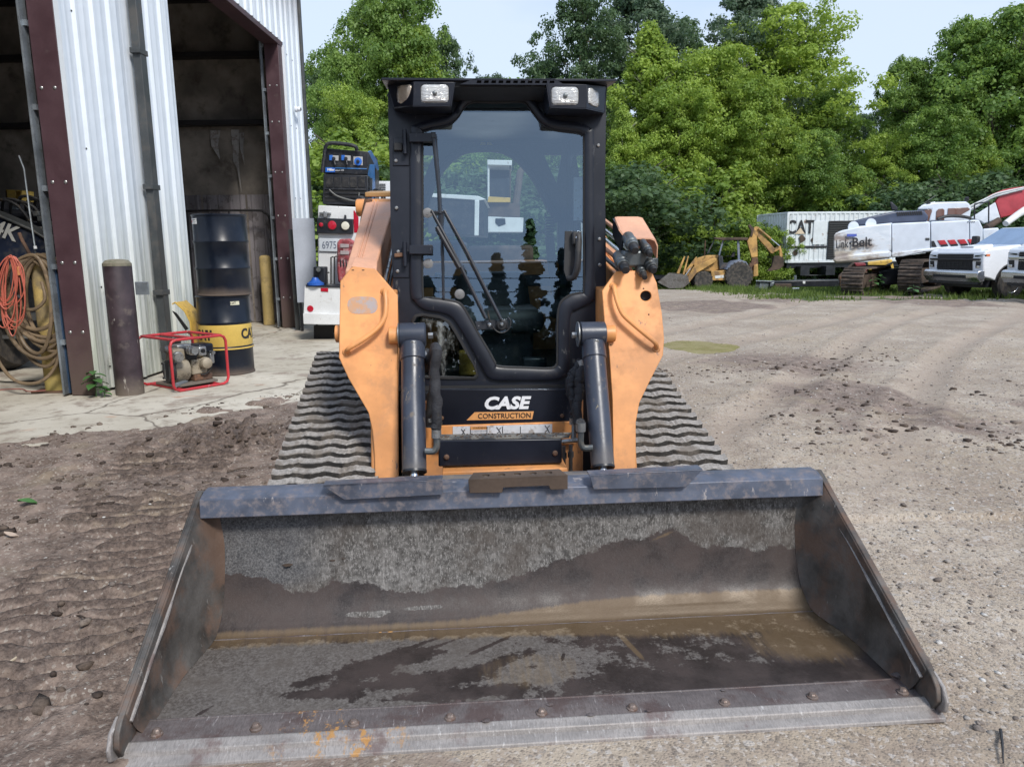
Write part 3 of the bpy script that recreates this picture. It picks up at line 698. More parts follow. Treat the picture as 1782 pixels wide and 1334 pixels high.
def edge_mat(name, base, patch, rub, rough, dlo):
    "worn lip steel with scrapes along the digging direction and one ochre rust stain left of the middle"
    t = NT(name); a = t.noise(7, 6, .65, stretch=(.6, 2, 2)); f_ = t.noise(90, 4, .75, stretch=(2.2, .5, 1)); sc_ = t.noise(30, 7, .75, stretch=(2.5, .35, 1))
    c = t.mix(t.ramp(a, .34, .66), tuple(q*.72 for q in base), base)
    c = t.mix(t.ramp(f_, .40, .66, 0, .6), c, tuple(q*.5 for q in base))
    c = t.mix(t.ramp(t.noise(5, 7, .7), dlo, dlo+.13, 0, .75), c, patch)
    c = t.mix(t.ramp(sc_, .60, .66, 0, .7), c, rub)
    x_ = t.sep()[0]; m_ = t.math('MULTIPLY', t.ramp(x_, -.80, -.70), t.ramp(x_, -.46, -.34, 1, 0))
    o_ = t.math('MULTIPLY', m_, t.ramp(t.noise(18, 7, .8, stretch=(1, .6, 1)), .545, .61)); c = t.mix(t.math('MULTIPLY', o_, .9), c, (.46, .24, .075))
    t.pbr(c, t.ramp(a, .3, .7, rough, rough+.2), .25, t.bump(t.math('ADD', f_, t.math('MULTIPLY', sc_, .6)), .45, .004), spec=.4); return t.m
M_edge = edge_mat('bright_worn_steel', (.36, .33, .31), (.15, .10, .09), (.55, .53, .51), .42, .52)
M_lip = edge_mat('lip_steel', (.17, .145, .14), (.085, .055, .05), (.38, .35, .34), .5, .47)
M_bolt = paint('worn_bolt_steel', (.26, .2, .17), .5, .4, var=.3, dirt=(.12, .06, .04), ds=40, damt=.7, bump=.4)
XL, XR = -1.150, 1.128
prof = catmull([(a, b, 0) for a, b in ((.10, .022), (.30, .020), (.48, .019), (.600, .020), (.640, .040), (.690, .095), (.725, .18), (.750, .29), (.765, .40), (.775, .475))], 14)
prof = [(p.x, p.y) for p in prof]
xs = np.linspace(XL, XR, 420); pa = np.array(prof)
PX, PJ = np.meshgrid(xs, np.arange(len(pa))); PYY = pa[PJ, 0]; PZZ = pa[PJ, 1]
dent = .004*fbm(PX*3, PYY*4+PZZ*4, 7, 3)
co = np.stack([PX.ravel(), (PYY+dent*(PZZ > .05)).ravel(), (PZZ+dent*.6*(PZZ < .05)).ravel()], 1)
nxx = len(xs); ii = (np.arange(len(pa)-1)[:, None]*nxx+np.arange(nxx-1)[None, :]).ravel(); fc = np.stack([ii, ii+1, ii+nxx+1, ii+nxx], 1)
# outer skin so that the shell has thickness
co2 = co.copy(); co2[:, 1] += .012*(co[:, 2] > .03); co2[:, 2] -= .012*(co[:, 2] <= .1)
me = bpy.data.meshes.new('bucket'); fast_mesh(me, np.vstack([co, co2]), np.vstack([fc, fc[:, ::-1]+len(co)]))
x, yv, z = co[:, 0], co[:, 1], co[:, 2]
# water line on the back wall (height along x), pooled tan silt at the fold, splashes on the floor
wx = [-1.15, -1.08, -.93, -.86, -.76, -.70, -.60, -.50, -.40, -.28, -.17, -.05, .05, .16, .27, .38, .46, .55, .62, .70, .78, .87, .95, 1.03, 1.13]
wz = [.20, .185, .165, .125, .12, .155, .15, .115, .10, .115, .12, .14, .165, .19, .23, .25, .26, .29, .255, .215, .225, .20, .21, .205, .22]
wz = np.interp(x, wx, wz)
back = z > .021
arc = np.where(yv > .6, (z-.02), -.01)
wetf = np.where(yv > .60, .5+(wz-arc)*14*.5, 0)
wetf = np.clip(wetf, 0, 1.0)
def blob(cx, cy, rx, ry, rot=0):
    a = x-cx; b = yv-cy; c_, s_ = math.cos(rot), math.sin(rot)
    return 1-np.sqrt(((a*c_+b*s_)/rx)**2+((-a*s_+b*c_)/ry)**2)
fl = yv <= .605
g = np.full_like(x, -1.0)
for b in ((-.50, .40, .30, .085, .45), (-.70, .33, .10, .04, .3), (-.40, .30, .42, .06, .1), (-.22, .32, .30, .05, .5), (-.62, .26, .20, .05, 0), (-.25, .22, .35, .05, .05), (-.42, .50, .22, .014, .55), (-.33, .50, .20, .012, .55), (-.13, .50, .16, .014, .65), (-.02, .43, .05, .012, 1.2), (.10, .40, .05, .01, 1.3), (-1.0, .20, .04, .01, .9), (-1.08, .12, .07, .012, 0), (-.9, .12, .05, .012, 0)):
    g = np.maximum(g, blob(*b))
floorw = np.maximum(.40+g*.34, .30+.25*sst(-.25, .35, x+.5*fbm(x*3, yv*8, 3, 4))*sst(.12, .22, yv)+.16*sst(-.9, -.3, x)*sst(.34, .20, yv))
fwet = np.where(fl, np.clip(floorw, 0, 1), wetf)
fwet = np.where(fl & (yv > .53), np.maximum(fwet, .30+.30*sst(.53, .6, yv)), fwet)
dry = np.exp(-(((x+.52)/.07)**2+((arc-.045)/.012)**2))+np.exp(-(((x+.62)/.08)**2+((arc-.045)/.014)**2))+np.exp(-(((x+.36)/.1)**2+((arc-.055)/.008)**2))
fwet = np.where(fl, fwet, fwet-.55*dry)
tanf = np.where(fl, sst(.50-.16*sst(-.2, 1.0, x), .585, yv)*(.65+.35*sst(-.6, .3, x)), sst(.035+.05*sst(-.4, .5, x), .01+.03*sst(-.4, .5, x), arc)*(.7+.3*sst(-.3, .2, x)))
tanf = np.maximum(tanf, np.where(fl, np.clip(blob(.95, .42, .35, .22)*1.2, 0, .8), 0))
tanf = np.maximum(tanf, np.where(fl, np.clip(blob(-.02, .33, .3, .18)*.9, 0, .5), 0))
tanf = np.maximum(tanf, np.where(fl, np.exp(-((x-(.30+.06*(.6-yv)/.25))/.012)**2)*sst(.3, .4, yv), 0))
tanf = np.maximum(tanf, np.where(arc > .18, .75*np.exp(-(((x-.52)*.93-(arc-.255)*.7)/.045)**2-(((arc-.262)-(x-.52)*.35)/.008)**2), 0))
oldf = np.where(~fl, sst(-.5, -1.0, x)*sst(.08, .2, arc)+.8*sst(.33, .45, arc)*sst(.6, 1.1, np.abs(x+.1))+.6*sst(.40, .47, arc), sst(.16, .11, yv)*.6)
for nm, a in (('wet', fwet), ('tan', tanf), ('old', oldf), ('floor', fl*1.0)): put_attr(me, nm, np.concatenate([a, a]))
me.materials.append(M_bucket); me.shade_smooth()
bucket = link('bucket', me, ld)
# side plates with a thick slanted edge bar and rounded toe
def sideplate(x0, sgn):
    outl = [(.055, .0), (.012, .022), (-.006, .055), (.004, .092), (.030, .118), (.055, .130), (.775, .512), (.800, .50), (.800, .30), (.77, .12), (.70, .02), (.62, .0)]
    MB().prism([P(x0, a, b) for a, b in outl], (sgn*.016, 0, 0)).build('side_plate', M_side, bucket, bev=.003)
    a = P(x0-sgn*.004, .050, .118); b = P(x0-sgn*.004, .79, .510)
    d = (b-a).normalized(); nrm = V((0, -d.z, d.y))
    q = [a-nrm*.036, b-nrm*.036, b+nrm*.004, a+nrm*.004]
    MB().prism(q, (sgn*.030, 0, 0)).build('edge_bar', M_side, bucket, bev=.005)
    q = [a-nrm*.0375, b-nrm*.0375, b-nrm*.032, a-nrm*.032]
    # weld bead along the inner corner
    m = MB(); pts = catmull([P(x0+(-sgn)*.004, .12, .026), P(x0-sgn*.004, .60, .026), P(x0-sgn*.004, .685, .10), P(x0-sgn*.004, .745, .28), P(x0-sgn*.004, .768, .46)], 12)
    m.tube(pts, .007, 6); m.build('weld', M_side, bucket)
sideplate(XL, -1); sideplate(XR, 1)
def cheek(x0, sgn):
    "dished inner face of the side plate, swelling into the back corner"
    nu, nv = 26, 18; vs = []
    bot = [(p[0], p[1]) for p in prof]
    L2 = [0]
    for i in range(1, len(bot)): L2.append(L2[-1]+math.dist(bot[i], bot[i-1]))
    for i in range(nu):
        s_ = L2[-1]*i/(nu-1); by = float(np.interp(s_, L2, [b[0] for b in bot])); bz = float(np.interp(s_, L2, [b[1] for b in bot]))
        ty = .055+(.765-.055)*(i/(nu-1))**1.35; tz = .122+(.500-.122)*(i/(nu-1))**1.35
        for j in range(nv):
            q = j/(nv-1); yy = by+(ty-by)*q; z_ = bz+(tz-bz)*q
            ins = (.062 if sgn > 0 else .044)*sst(.35, .78, yy)*(1-sst(.30, .50, z_)*.55)*(1-q**3)+.022*(1-q)**6+.003
            vs.append((x0-sgn*float(ins), yy, z_+.002*(1-q)))
    fs = [(i*nv+j, (i+1)*nv+j, (i+1)*nv+j+1, i*nv+j+1) for i in range(nu-1) for j in range(nv-1)]
    MB().add(vs, fs).build('cheek', M_side, bucket, smooth=80)
    a = P(x0-sgn*.0065, .062, .092); b = P(x0-sgn*.0065, .775, .473)
    m = MB(); rr = random.Random(3)
    m.tube([a.lerp(b, k/14)+V((rr.uniform(-.001, .001), 0, rr.uniform(-.001, .001))) for k in range(15)], [.005*rr.uniform(.5, 1.3) for k in range(15)], 6)
    m.build('worn_edge', M_edge, bucket)
cheek(XL, -1); cheek(XR, 1)
m = MB(); rr = random.Random(9)
m.tube([P(XL+.04+(XR-XL-.08)*k/60, .612, .0225+rr.uniform(-.0008, .0008)) for k in range(61)], [.0028*rr.uniform(.3, 1.2) for k in range(61)], 5); m.build('fold_weld', M_lip, bucket)
# rounded toe pieces
for s_, x0 in ((-1, XL-.016), (1, XR+.016)):
    MB().prism([P(x0, a, b) for a, b in [(.075, -.002), (.02, .004), (-.018, .028), (-.022, .062), (.0, .098), (.05, .118), (.09, .10), (.11, .05), (.11, .0)]], (s_*.012, 0, 0)).build('toe_plate', M_edge, bucket, bev=.004)
# top rail and corner gussets
rail = [(.745, .520), (.700, .505), (.690, .440), (.700, .437), (.712, .492), (.775, .505), (.80, .5), (.80, .520)]
MB().prism([P(XL+.012, a, b) for a, b in rail], (XR-XL-.024, 0, 0)).build('top_rail', M_brim, bucket, bev=.003)
def gusset(q, name='gusset', mat=None, y0=.685):
    pts = []
    a = [mp(px, py, y0) for px, py in q]
    MB().prism(a, (0, -.010, 0)).build(name, mat or M_brim, bucket, bev=.002)
    b = [a[0], a[1], a[1]+V((0, .05, .0)), a[0]+V((0, .05, .0))]
    MB().prism([b[0]+V((0, -.01, 0)), b[1]+V((0, -.01, 0)), b[2], b[3]], (0, 0, -.006)).build(name, mat or M_brim, bucket, bev=.002)
gusset([(562, 843), (770, 833), (770, 859), (600, 868)])
gusset([(1025, 825), (1222, 815), (1192, 846), (1032, 850)])
# centre grip step with holes
a = [mp(*q, .672) for q in ((815, 838), (988, 830), (988, 851), (958, 852), (955, 845), (876, 848), (874, 857), (817, 858))]
MB().prism(a, (0, .012, 0)).build('grip_step', M_brown, bucket, bev=.002)
tp = [a[0], a[1], a[1]+V((-.02, .08, .0)), a[0]+V((.02, .08, .0))]
hol = []
for k in range(5):
    c_ = a[0].lerp(a[1], .18+.16*k)+V((0, .042, .0)); hol.append([c_+V((.014*math.cos(w), .016*math.sin(w), 0)) for w in [2*math.pi*i/12 for i in range(12)]])
holed(tp, hol, (0, 0, .008), 'grip_step', M_brown, bucket)
# torch-cut gaps and ragged weld on the rim's rear flange
for q in ((620, 846), (668, 842), (745, 838), (1070, 823), (1135, 820)):
    p = mp(*q, .76); MB().box(p+V((0, 0, .002)), (.075, .02, .012)).build('rim_notch', M_rubberseal, bucket, bev=.004)
# cutting edge: bolted wear bar, lip plate and their bolts
MB().prism([P(XL-.012, .150, .018), P(XL-.012, .150, .032), P(XL-.012, .062, .030), P(XL-.012, .022, .014), P(XL-.012, .022, .006)], (XR-XL+.024, 0, 0)).build('lip_plate', M_lip, bucket, bev=.003)
MB().prism([P(XL-.014, .060, .031), P(XL-.014, .050, .037), P(XL-.014, .020, .028), P(XL-.014, .014, .010), P(XL-.014, .03, .005)], (XR-XL+.028, 0, 0)).build('wear_strip', M_edge, bucket, bev=.003)
MB().prism([P(XL-.026, .018, .016), P(XL-.026, -.012, .006), P(XL-.026, -.015, -.006), P(XL-.026, .03, -.006)], (XR-XL+.056, 0, 0)).build('cutting_edge', M_edge, bucket, bev=.003)
MB().bb((XL, .148, .021), (XR, .156, .034)).build('weld_seam', M_lip, bucket, bev=.003)
bm_ = MB().lathe([(.017, 0), (.017, .006), (.0125, .009), (.012, .016), (.008, .021), (.003, .0225)], n=8).mesh('edge_bolt', M_bolt)
for bx in (-1.089, -.819, -.547, -.273, -.009, .257, .533, .803, 1.082): inst('edge_bolt', bm_, bucket, (bx, .084+random.uniform(-.003, .003), .030), (0, 0, random.random()*3), (1, 1, random.uniform(.6, 1)))
# dried mud lumps and rust chips
for (bx, by, bz, s_) in ((-.17, .05, .04, .014), (.13, .052, .04, .012), (.3, .055, .04, .010), (.02, .12, .034, .012), (.55, .14, .036, .008), (-.86, .743, .235, .022), (-.70, .745, .245, .018), (-.66, .747, .25, .014), (-.25, .17, .026, .012), (1.11, .16, .04, .02)):
    m = MB(); m.lathe([(.2, -.5), (.8, -.2), (1, 0), (.75, .25), (.2, .4)], n=7); m.v = [(p[0]*s_*random.uniform(.7, 1.2)+bx, p[1]*s_*random.uniform(.5, 1)+by, p[2]*s_*.5+bz) for p in m.v]
    m.build('mud_lump', M_brown if bz > .2 else M_lip, bucket)
# ---------------- crawler tracks
M_track = paint('muddy_track_rubber', (.12, .11, .10), .8, var=.3, vs=7, dirt=(.30, .26, .21), ds=6, dlo=.40, dhi=.60, damt=.85, scr=(.36, .35, .33), bump=.7, bs=55)
def dusty(name, clean, dust, mud_):  # lit tops and shaded sides painted into the colour, along with real grime
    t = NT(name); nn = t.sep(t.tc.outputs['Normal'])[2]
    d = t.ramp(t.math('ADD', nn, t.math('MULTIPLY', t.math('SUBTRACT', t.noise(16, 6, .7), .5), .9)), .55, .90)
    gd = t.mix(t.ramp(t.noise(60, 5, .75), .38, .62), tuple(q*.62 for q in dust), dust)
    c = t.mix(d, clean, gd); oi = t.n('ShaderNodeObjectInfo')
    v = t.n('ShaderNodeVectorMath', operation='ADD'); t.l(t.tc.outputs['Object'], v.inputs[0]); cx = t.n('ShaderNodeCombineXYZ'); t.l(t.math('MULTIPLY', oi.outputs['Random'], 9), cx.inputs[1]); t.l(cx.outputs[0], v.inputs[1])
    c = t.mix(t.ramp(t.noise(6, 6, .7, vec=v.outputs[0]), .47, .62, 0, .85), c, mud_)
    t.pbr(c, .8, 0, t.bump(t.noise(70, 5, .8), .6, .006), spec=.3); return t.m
M_track = dusty('dusty_toplit_rubber', (.050, .046, .042), (.36, .335, .31), (.17, .145, .12))
M_belt = paint('track_belt', (.030, .028, .026), .85, var=.3, dirt=(.12, .10, .085), ds=7, dlo=.38, dhi=.58, damt=.85, bump=.7, bs=40)
def bar_mesh(w, seed, pt):
    rr = random.Random(seed); vs = []; n = 37; ph = .25; k_ = pt/.0665
    for i in range(n):
        u = i/(n-1); x_ = (u-.5)*w; zz = .0085*(abs(((u*3.5+ph) % 1)*2-1)*2-1)+rr.uniform(-.001, .001); j = rr.uniform(-.0015, .0015)
        hgt = .025+rr.uniform(-.002, .002)
        for yy, hh in ((-.0215, -.002), (-.0205, hgt*.90), (-.0175, hgt), (.0150, hgt*.97), (.0205, hgt*.8), (.0245, -.002)): vs.append((x_, yy*k_+zz*k_, hh+j))
    fs = []
    for i in range(n-1):
        for k in range(5): a = i*6+k; fs.append((a, a+1, a+7, a+6))
    fs += [(5, 4, 3, 2, 1, 0), tuple((n-1)*6+k for k in range(6))]
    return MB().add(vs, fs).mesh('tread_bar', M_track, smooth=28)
WT = .44
def track(xo, sgn, ztop_front, slope, yf, pt):
    "xo: outer edge, profile as rounded polygon in (y,z)"
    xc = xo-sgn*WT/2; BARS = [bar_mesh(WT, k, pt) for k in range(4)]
    zr = ztop_front+slope*(2.30-yf)
    loop = catmull([(a, b, 0) for a, b in [(yf-.02, ztop_front-.01), (yf+.5, ztop_front+slope*.5), (1.95, ztop_front+slope*(1.95-yf)), (2.28, zr), (2.46, zr-.05), (2.55, zr-.18), (2.50, zr-.36), (2.42, .16), (2.32, .055), (2.15, .034), (1.8, .034), (1.30, .034), (1.10, .07), (.985, .17), (.965, .28), (1.02, ztop_front-.06)]], 10, True)
    # resample evenly
    pts = loop; L_ = [0]
    for i in range(len(pts)): L_.append(L_[-1]+(pts[(i+1) % len(pts)]-pts[i]).length)
    tot = L_[-1]; nb = int(round(tot/pt)); N = nb*2
    def at(s):
        s %= tot
        for i in range(len(pts)):
            if L_[i+1] >= s: return pts[i].lerp(pts[(i+1) % len(pts)], (s-L_[i])/max(L_[i+1]-L_[i], 1e-9))
    ev = [at(tot*i/N) for i in range(N)]
    m = MB(); vs = []
    cen = V((1.8, .33, 0))
    nr = []
    for i in range(N):
        tg = (ev[(i+1) % N]-ev[i-1]).normalized(); n_ = V((tg.y, -tg.x, 0)); n_ = n_ if n_.dot(ev[i]-cen) > 0 else -n_; nr.append(n_)
        o_ = ev[i]; q = o_-n_*.028
        vs += [(xc-WT/2, o_.x, o_.y), (xc+WT/2, o_.x, o_.y), (xc+WT/2, q.x, q.y), (xc-WT/2, q.x, q.y)]
    fs = []
    for i in range(N):
        j = (i+1) % N
        for k in range(4): l = (k+1) % 4; fs.append((i*4+k, j*4+k, j*4+l, i*4+l))
    m.add(vs, fs); tr = m.build('rubber_track', M_belt, ld)
    for b in range(nb):
        p = at(tot*(b+.25)/nb); p2 = at(tot*(b+.25)/nb+.02); tg = (p2-p).normalized(); n_ = V((tg.y, -tg.x, 0)); n_ = n_ if n_.dot(p-cen) > 0 else -n_
        yv_ = V((0, tg.x, tg.y)); zv = V((0, n_.x, n_.y)); xv = yv_.cross(zv)
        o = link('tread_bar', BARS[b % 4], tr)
        p_ = V((xc, p.x, p.y))
        o.matrix_local = Matrix(((xv.x, yv_.x, zv.x, p_.x), (xv.y, yv_.y, zv.y, p_.y), (xv.z, yv_.z, zv.z, p_.z), (0, 0, 0, 1)))
    # rollers and frame inside the loop
    def disc(y, z, r_, name): MB().lathe([(r_*.25, -.16), (r_*.9, -.15), (r_, -.12), (r_, .12), (r_*.9, .15), (r_*.25, .16)], (xc, y, z), 'X', 20).build(name, M_darkplastic, ld)
    disc(yf+.10, .225, .15, 'idler_wheel'); disc(2.30, zr-.20, .15, 'drive_sprocket')
    for k in range(4): disc(1.42+k*.25, .135, .085, 'roller')
    MB().prism([(xc-.09, 1.2, .2), (xc-.09, 2.2, .15), (xc-.09, 2.35, zr-.24), (xc-.09, 1.25, ztop_front-.12)], (.18, 0, 0)).build('track_frame', M_black, ld, bev=.01)
track(-1.005, -1, .418, .305, 1.12, .0735); track(.965, 1, .392, .215, 1.20, .090)

# ---------------- chassis between the tracks
MB().bb((-.40, 1.53, .20), (.36, 1.60, .66)).build('front_frame', M_orange, ld, bev=.008)
MB().bb((-.50, 1.58, .18), (.47, 3.1, .70)).build('belly_frame', M_black, ld, bev=.01)
MB().bb((-.45, 2.75, .70), (.42, 3.5, 1.28)).build('engine_cover', M_orange, ld, bev=.03)
# orange lower bar (spattered) behind the rim
MB().bb((-.30, 1.10, .33), (.22, 1.30, .455)).build('lower_plate', M_orange, ld, bev=.004)
# black name panel
yp = 1.50
q = [mp(758, 677, yp), mp(1003, 677, yp), mp(1004, 733, yp), mp(757, 741, yp)]
pan = MB().prism(q, (0, .03, 0)).build('name_panel', M_cab, ld, bev=.004)
for a, b in ((769, 727), (978, 723)):
    p = mp(a, b, yp-.001); MB().lathe([(.010, .001), (.010, -.004), (.006, -.009)], p, 'Y', 8).build('bolt', M_rust, pan)
p0 = mp(880, 702, yp-.003)
M_ct = flat('panel_white', (.8, .8, .82), .45)
text('CASE', .078, M_ct, pan, p0, (1, 0, -.012), (0, 0, 1), shear=.22, off=.0035, sx=1.14, ext=.0012)
q = [mp(826, 717, yp-.002), mp(929, 715.5, yp-.002), mp(926, 729, yp-.002), mp(812, 731, yp-.002)]
MB().prism(q, (0, .0015, 0)).build('name_stripe', M_textorange, pan)
text('CONSTRUCTION', .034, M_textblack, pan, mp(878, 723.5, yp-.0032), (1, 0, -.012), (0, 0, 1), sx=.93, ext=.0006, off=.0003)
# orange cross plate with the warning decal
q = [mp(757, 741, 1.49), mp(1003, 733, 1.49), mp(1003, 772, 1.49), mp(757, 780, 1.49)]
op = MB().prism(q, (0, .03, 0)).build('cross_plate', M_orange, ld, bev=.003)
M_dec = paint('scuffed_white_decal', (.62, .63, .66), .5, var=.05, dirt=(.25, .2, .16), ds=26, dlo=.56, dhi=.64, damt=.7, scr=(.12, .09, .07), bump=0)
q = [mp(788, 742, 1.487), mp(961, 737.5, 1.487), mp(961, 760, 1.487), mp(788, 763, 1.487)]
dec = MB().prism(q, (0, .002, 0)).build('warning_decal', M_dec, op)
q = [mp(818, 741.5, 1.4855), mp(847, 740.8, 1.4855), mp(847, 747, 1.4855), mp(818, 747.6, 1.4855)]
MB().prism(q, (0, .001, 0)).build('decal_band', M_textorange, dec)
text('WARNING', .0135, M_textblack, dec, mp(835, 744.2, 1.4845), (1, 0, 0), (0, 0, 1), ext=.0003)
for k, (px, w) in enumerate(((818, 1.2), (847, 1.2), (874, 1.2), (905, 1.2))):
    MB().prism([mp(px, 742, 1.4855), mp(px+1.2, 742, 1.4855), mp(px+1.2, 761, 1.4855), mp(px, 761, 1.4855)], (0, .001, 0)).build('decal_line', M_textblack, dec)
for k in range(3):
    text('FALL HAZARD KEEP CLEAR', .0062, M_textblack, dec, mp(833, 750+4*k, 1.4845), (1, 0, 0), (0, 0, 1), ext=.0002)
for (px, py, s_) in ((868, 750, 1), (806, 752, .8), (952, 747, 1)):
    m = MB(); p = mp(px, py, 1.4855)
    for a, b in (((-.010, .02), (.004, .0)), ((.004, 0), (.012, -.018)), ((.004, 0), (-.010, -.012)), ((.012, .018), (.0, .006))): m.cyl(p+V((a[0]*s_, 0, a[1]*s_)), p+V((b[0]*s_, 0, b[1]*s_)), .0016, n=5)
    m.build('decal_figure', M_textblack, dec)
# step box with gritty top
q = [mp(763, 766, 1.15), mp(978, 763, 1.15), mp(978, 806, 1.15), mp(763, 812, 1.15)]
stp = MB().prism(q, (0, .07, 0)).build('step_box', M_cab, ld, bev=.006)
m = MB(); rr = random.Random(4)
a, b = mp(765, 765.5, 1.155), mp(990, 762, 1.155)
MB().prism([a, b, b+V((.02, .075, .0)), a+V((0, .075, .0))], (0, 0, .006)).build('grit_plate', paint('gritty_step_top', (.06, .06, .062), .85, var=.3, dirt=(.22, .20, .17), ds=14, dlo=.42, dhi=.6, damt=.8, bump=1, bs=140), stp)
for k in range(60):
    p = a.lerp(b, rr.random())+V((0, rr.uniform(.005, .065), .006)); m.lathe([(.005, -.002), (.004, .003), (.001, .005)], p, 'Z', 5)
o = m.build('grit', M_brown, stp); o['kind'] = 'stuff'
for px, py in ((777, 795), (966, 788)):
    p = mp(px, py, 1.149); MB().lathe([(.012, .001), (.012, -.004), (.006, -.010)], p, 'Y', 8).build('bolt', M_rust, stp)
# quick coupler tube behind the rim
MB().cyl(P(-.47, .93, .475), P(.45, .93, .472), .020, n=12).build('coupler_tube', M_cylblue, ld)
MB().bb((-.56, .84, .10), (.53, .90, .44)).build('coupler_plate', M_cylblue, ld, bev=.006)

# ---------------- lift arms
KZ, KY, KS = 1.25, 1.42, .33       # the arm's front plate leans: lower = nearer the bucket
ARN = V((0, -1, KS)).normalized()
def armp(px, py, off=0.):
    n = LY*ARN.y+V((0, 0, ARN.z)); p0 = LO+LY*KY+V((0, 0, KZ))+n*off; d = ray(px, py); t_ = (p0-CAM).dot(n)/d.dot(n); p = CAM+d*t_-LO
    return V((p.dot(LX), p.dot(LY), p.z))
def webs(inner, sgn):
    x0, x1 = (inner-.115, inner-.014) if sgn < 0 else (inner+.014, inner+.108)
    y_ = lambda z: KY-(KZ-z)*KS
    MB().prism([P(x0, y_(.28)+.018, .28), P(x0, y_(1.16)+.018, 1.16), P(x0, 1.74, 1.18), P(x0, 1.70, .95), P(x0, 1.50, .72), P(x0, y_(.30)+.12, .28)], (x1-x0, 0, 0)).build('arm_web', M_orange, ld, bev=.008)
def arm(front, top_a, top_b, sgn, hole=None):
    pl = [armp(*q) for q in front]
    if hole: holed(pl, [hole], (0, .014, 0), 'arm_face', M_orange, ld, bev=.003)
    else: MB().prism(pl, (0, .014, 0)).build('arm_face', M_orange, ld, bev=.004)
    xs_ = [p.x for p in pl if p.z < .6]
    webs(max(xs_) if sgn < 0 else min(xs_), sgn)
    # upper boom running back to the rear pivot
    a0, a1, b0, b1 = top_a+top_b
    dn = V((0, 0, -.20))
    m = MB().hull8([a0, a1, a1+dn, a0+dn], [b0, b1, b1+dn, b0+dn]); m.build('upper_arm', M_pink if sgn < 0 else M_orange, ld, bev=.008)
    m = MB(); d = (b0-a0)
    e = (a1-a0).normalized()
    for f_ in (.30, .42): m.tube([a0+e*(a1-a0).length*f_+V((0, 0, .002)), b0+(b1-b0)*f_+V((0, 0, .002))], .005, 6)
    m.build('arm_seam', M_pink if sgn < 0 else M_orange, ld)
    return pl
YL, YR = 1.38, 1.38
fl_ = [(592, 489), (613, 463), (653, 468), (692, 514), (692.5, 620), (693.5, 838), (652, 838), (651.5, 792), (648, 750), (641, 718), (606, 658), (589.5, 622)]
L_arm = arm(fl_, (P(-.705, 1.46, 1.275), P(-.578, 1.46, 1.272)), (P(-.785, 3.05, 1.665), P(-.60, 3.05, 1.665)), -1)
# front transition plate between knee and boom
a = [mp(613, 463, YL), mp(655, 470, YL), mp(640, 458, 1.50), mp(612, 452, 1.50)]
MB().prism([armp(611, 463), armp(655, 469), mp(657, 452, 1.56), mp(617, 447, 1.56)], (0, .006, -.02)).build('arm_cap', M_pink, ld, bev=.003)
hole_c = armp(1124, 515); hole = [armp(1124+9.6*math.cos(w), 515+8.8*math.sin(w)) for w in [2*math.pi*i/20 for i in range(20)]]
fr_ = [(1048, 506), (1072, 472), (1133, 470), (1143, 492), (1152, 545), (1156, 590), (1154, 618), (1130, 665), (1113, 700), (1106.5, 735), (1107, 826), (1068, 828), (1066, 700), (1060, 610), (1052, 560)]
arm(fr_, (P(.545, 1.48, 1.16), P(.655, 1.48, 1.16)), (P(.60, 3.05, 1.47), P(.74, 3.05, 1.47)), 1, hole)
MB().prism([hole_c+V((-.04, .035, -.04)), hole_c+V((.04, .035, -.04)), hole_c+V((.04, .035, .04)), hole_c+V((-.04, .035, .04))], (0, .005, 0)).build('hole_back', M_rubberseal, ld)
for (px, py, r_) in ((1120, 502, .0035), (1129, 547, .0035), (1063, 600, .003)):
    p = armp(px, py, .0015); MB().lathe([(r_, 0), (r_*.7, -.001)], p, 'Y', 8).build('small_hole', M_rubberseal, ld)
for px in (614, 632):
    p = armp(px, 470, .0); MB().box(p, (.010, .002, .004)).build('small_hole', M_rubberseal, ld)
# worn-off round decal on the left arm
t = NT('worn_decal'); c = t.mix(t.ramp(t.noise(22, 6, .7), .42, .6), (.50, .27, .14), (.36, .31, .30)); t.pbr(c, .6)
MB().add([armp(631+26.5*math.cos(w), 531-17*math.sin(w)-2*math.sin(3*w), .001) for w in [2*math.pi*i/36 for i in range(36)]], [tuple(range(36))]).build('worn_decal', t.m, ld)
# rear towers, tops and cross pins
for sx_, x0, zt in ((-1, -.80, 1.60), (1, .60, 1.42)):
    MB().prism([P(x0, 2.95, .72), P(x0, 3.5, .72), P(x0, 3.4, zt), P(x0, 3.25, zt+.10), P(x0, 3.05, zt)], (.18, 0, 0)).build('rear_tower', M_orange, ld, bev=.015)
MB().lathe([(.05, -.13), (.055, -.12), (.055, .12), (.05, .13)], P(-.72, 3.10, 1.63), 'X', 16).build('pivot_pin', M_orange, ld)
MB().prism([P(-.80, 3.15, 1.70), P(-.55, 3.15, 1.70), P(-.55, 3.30, 1.72), P(-.78, 3.30, 1.72)], (0, 0, .03)).build('tower_cap', paint('tan_orange', (.42, .24, .09), .5), ld, bev=.006)
MB().prism([P(-.83, 3.02, 1.52), P(-.79, 3.02, 1.68), P(-.77, 3.06, 1.68), P(-.80, 3.06, 1.45)], (.03, 0, 0)).build('pivot_plate', M_rust, ld, bev=.004)
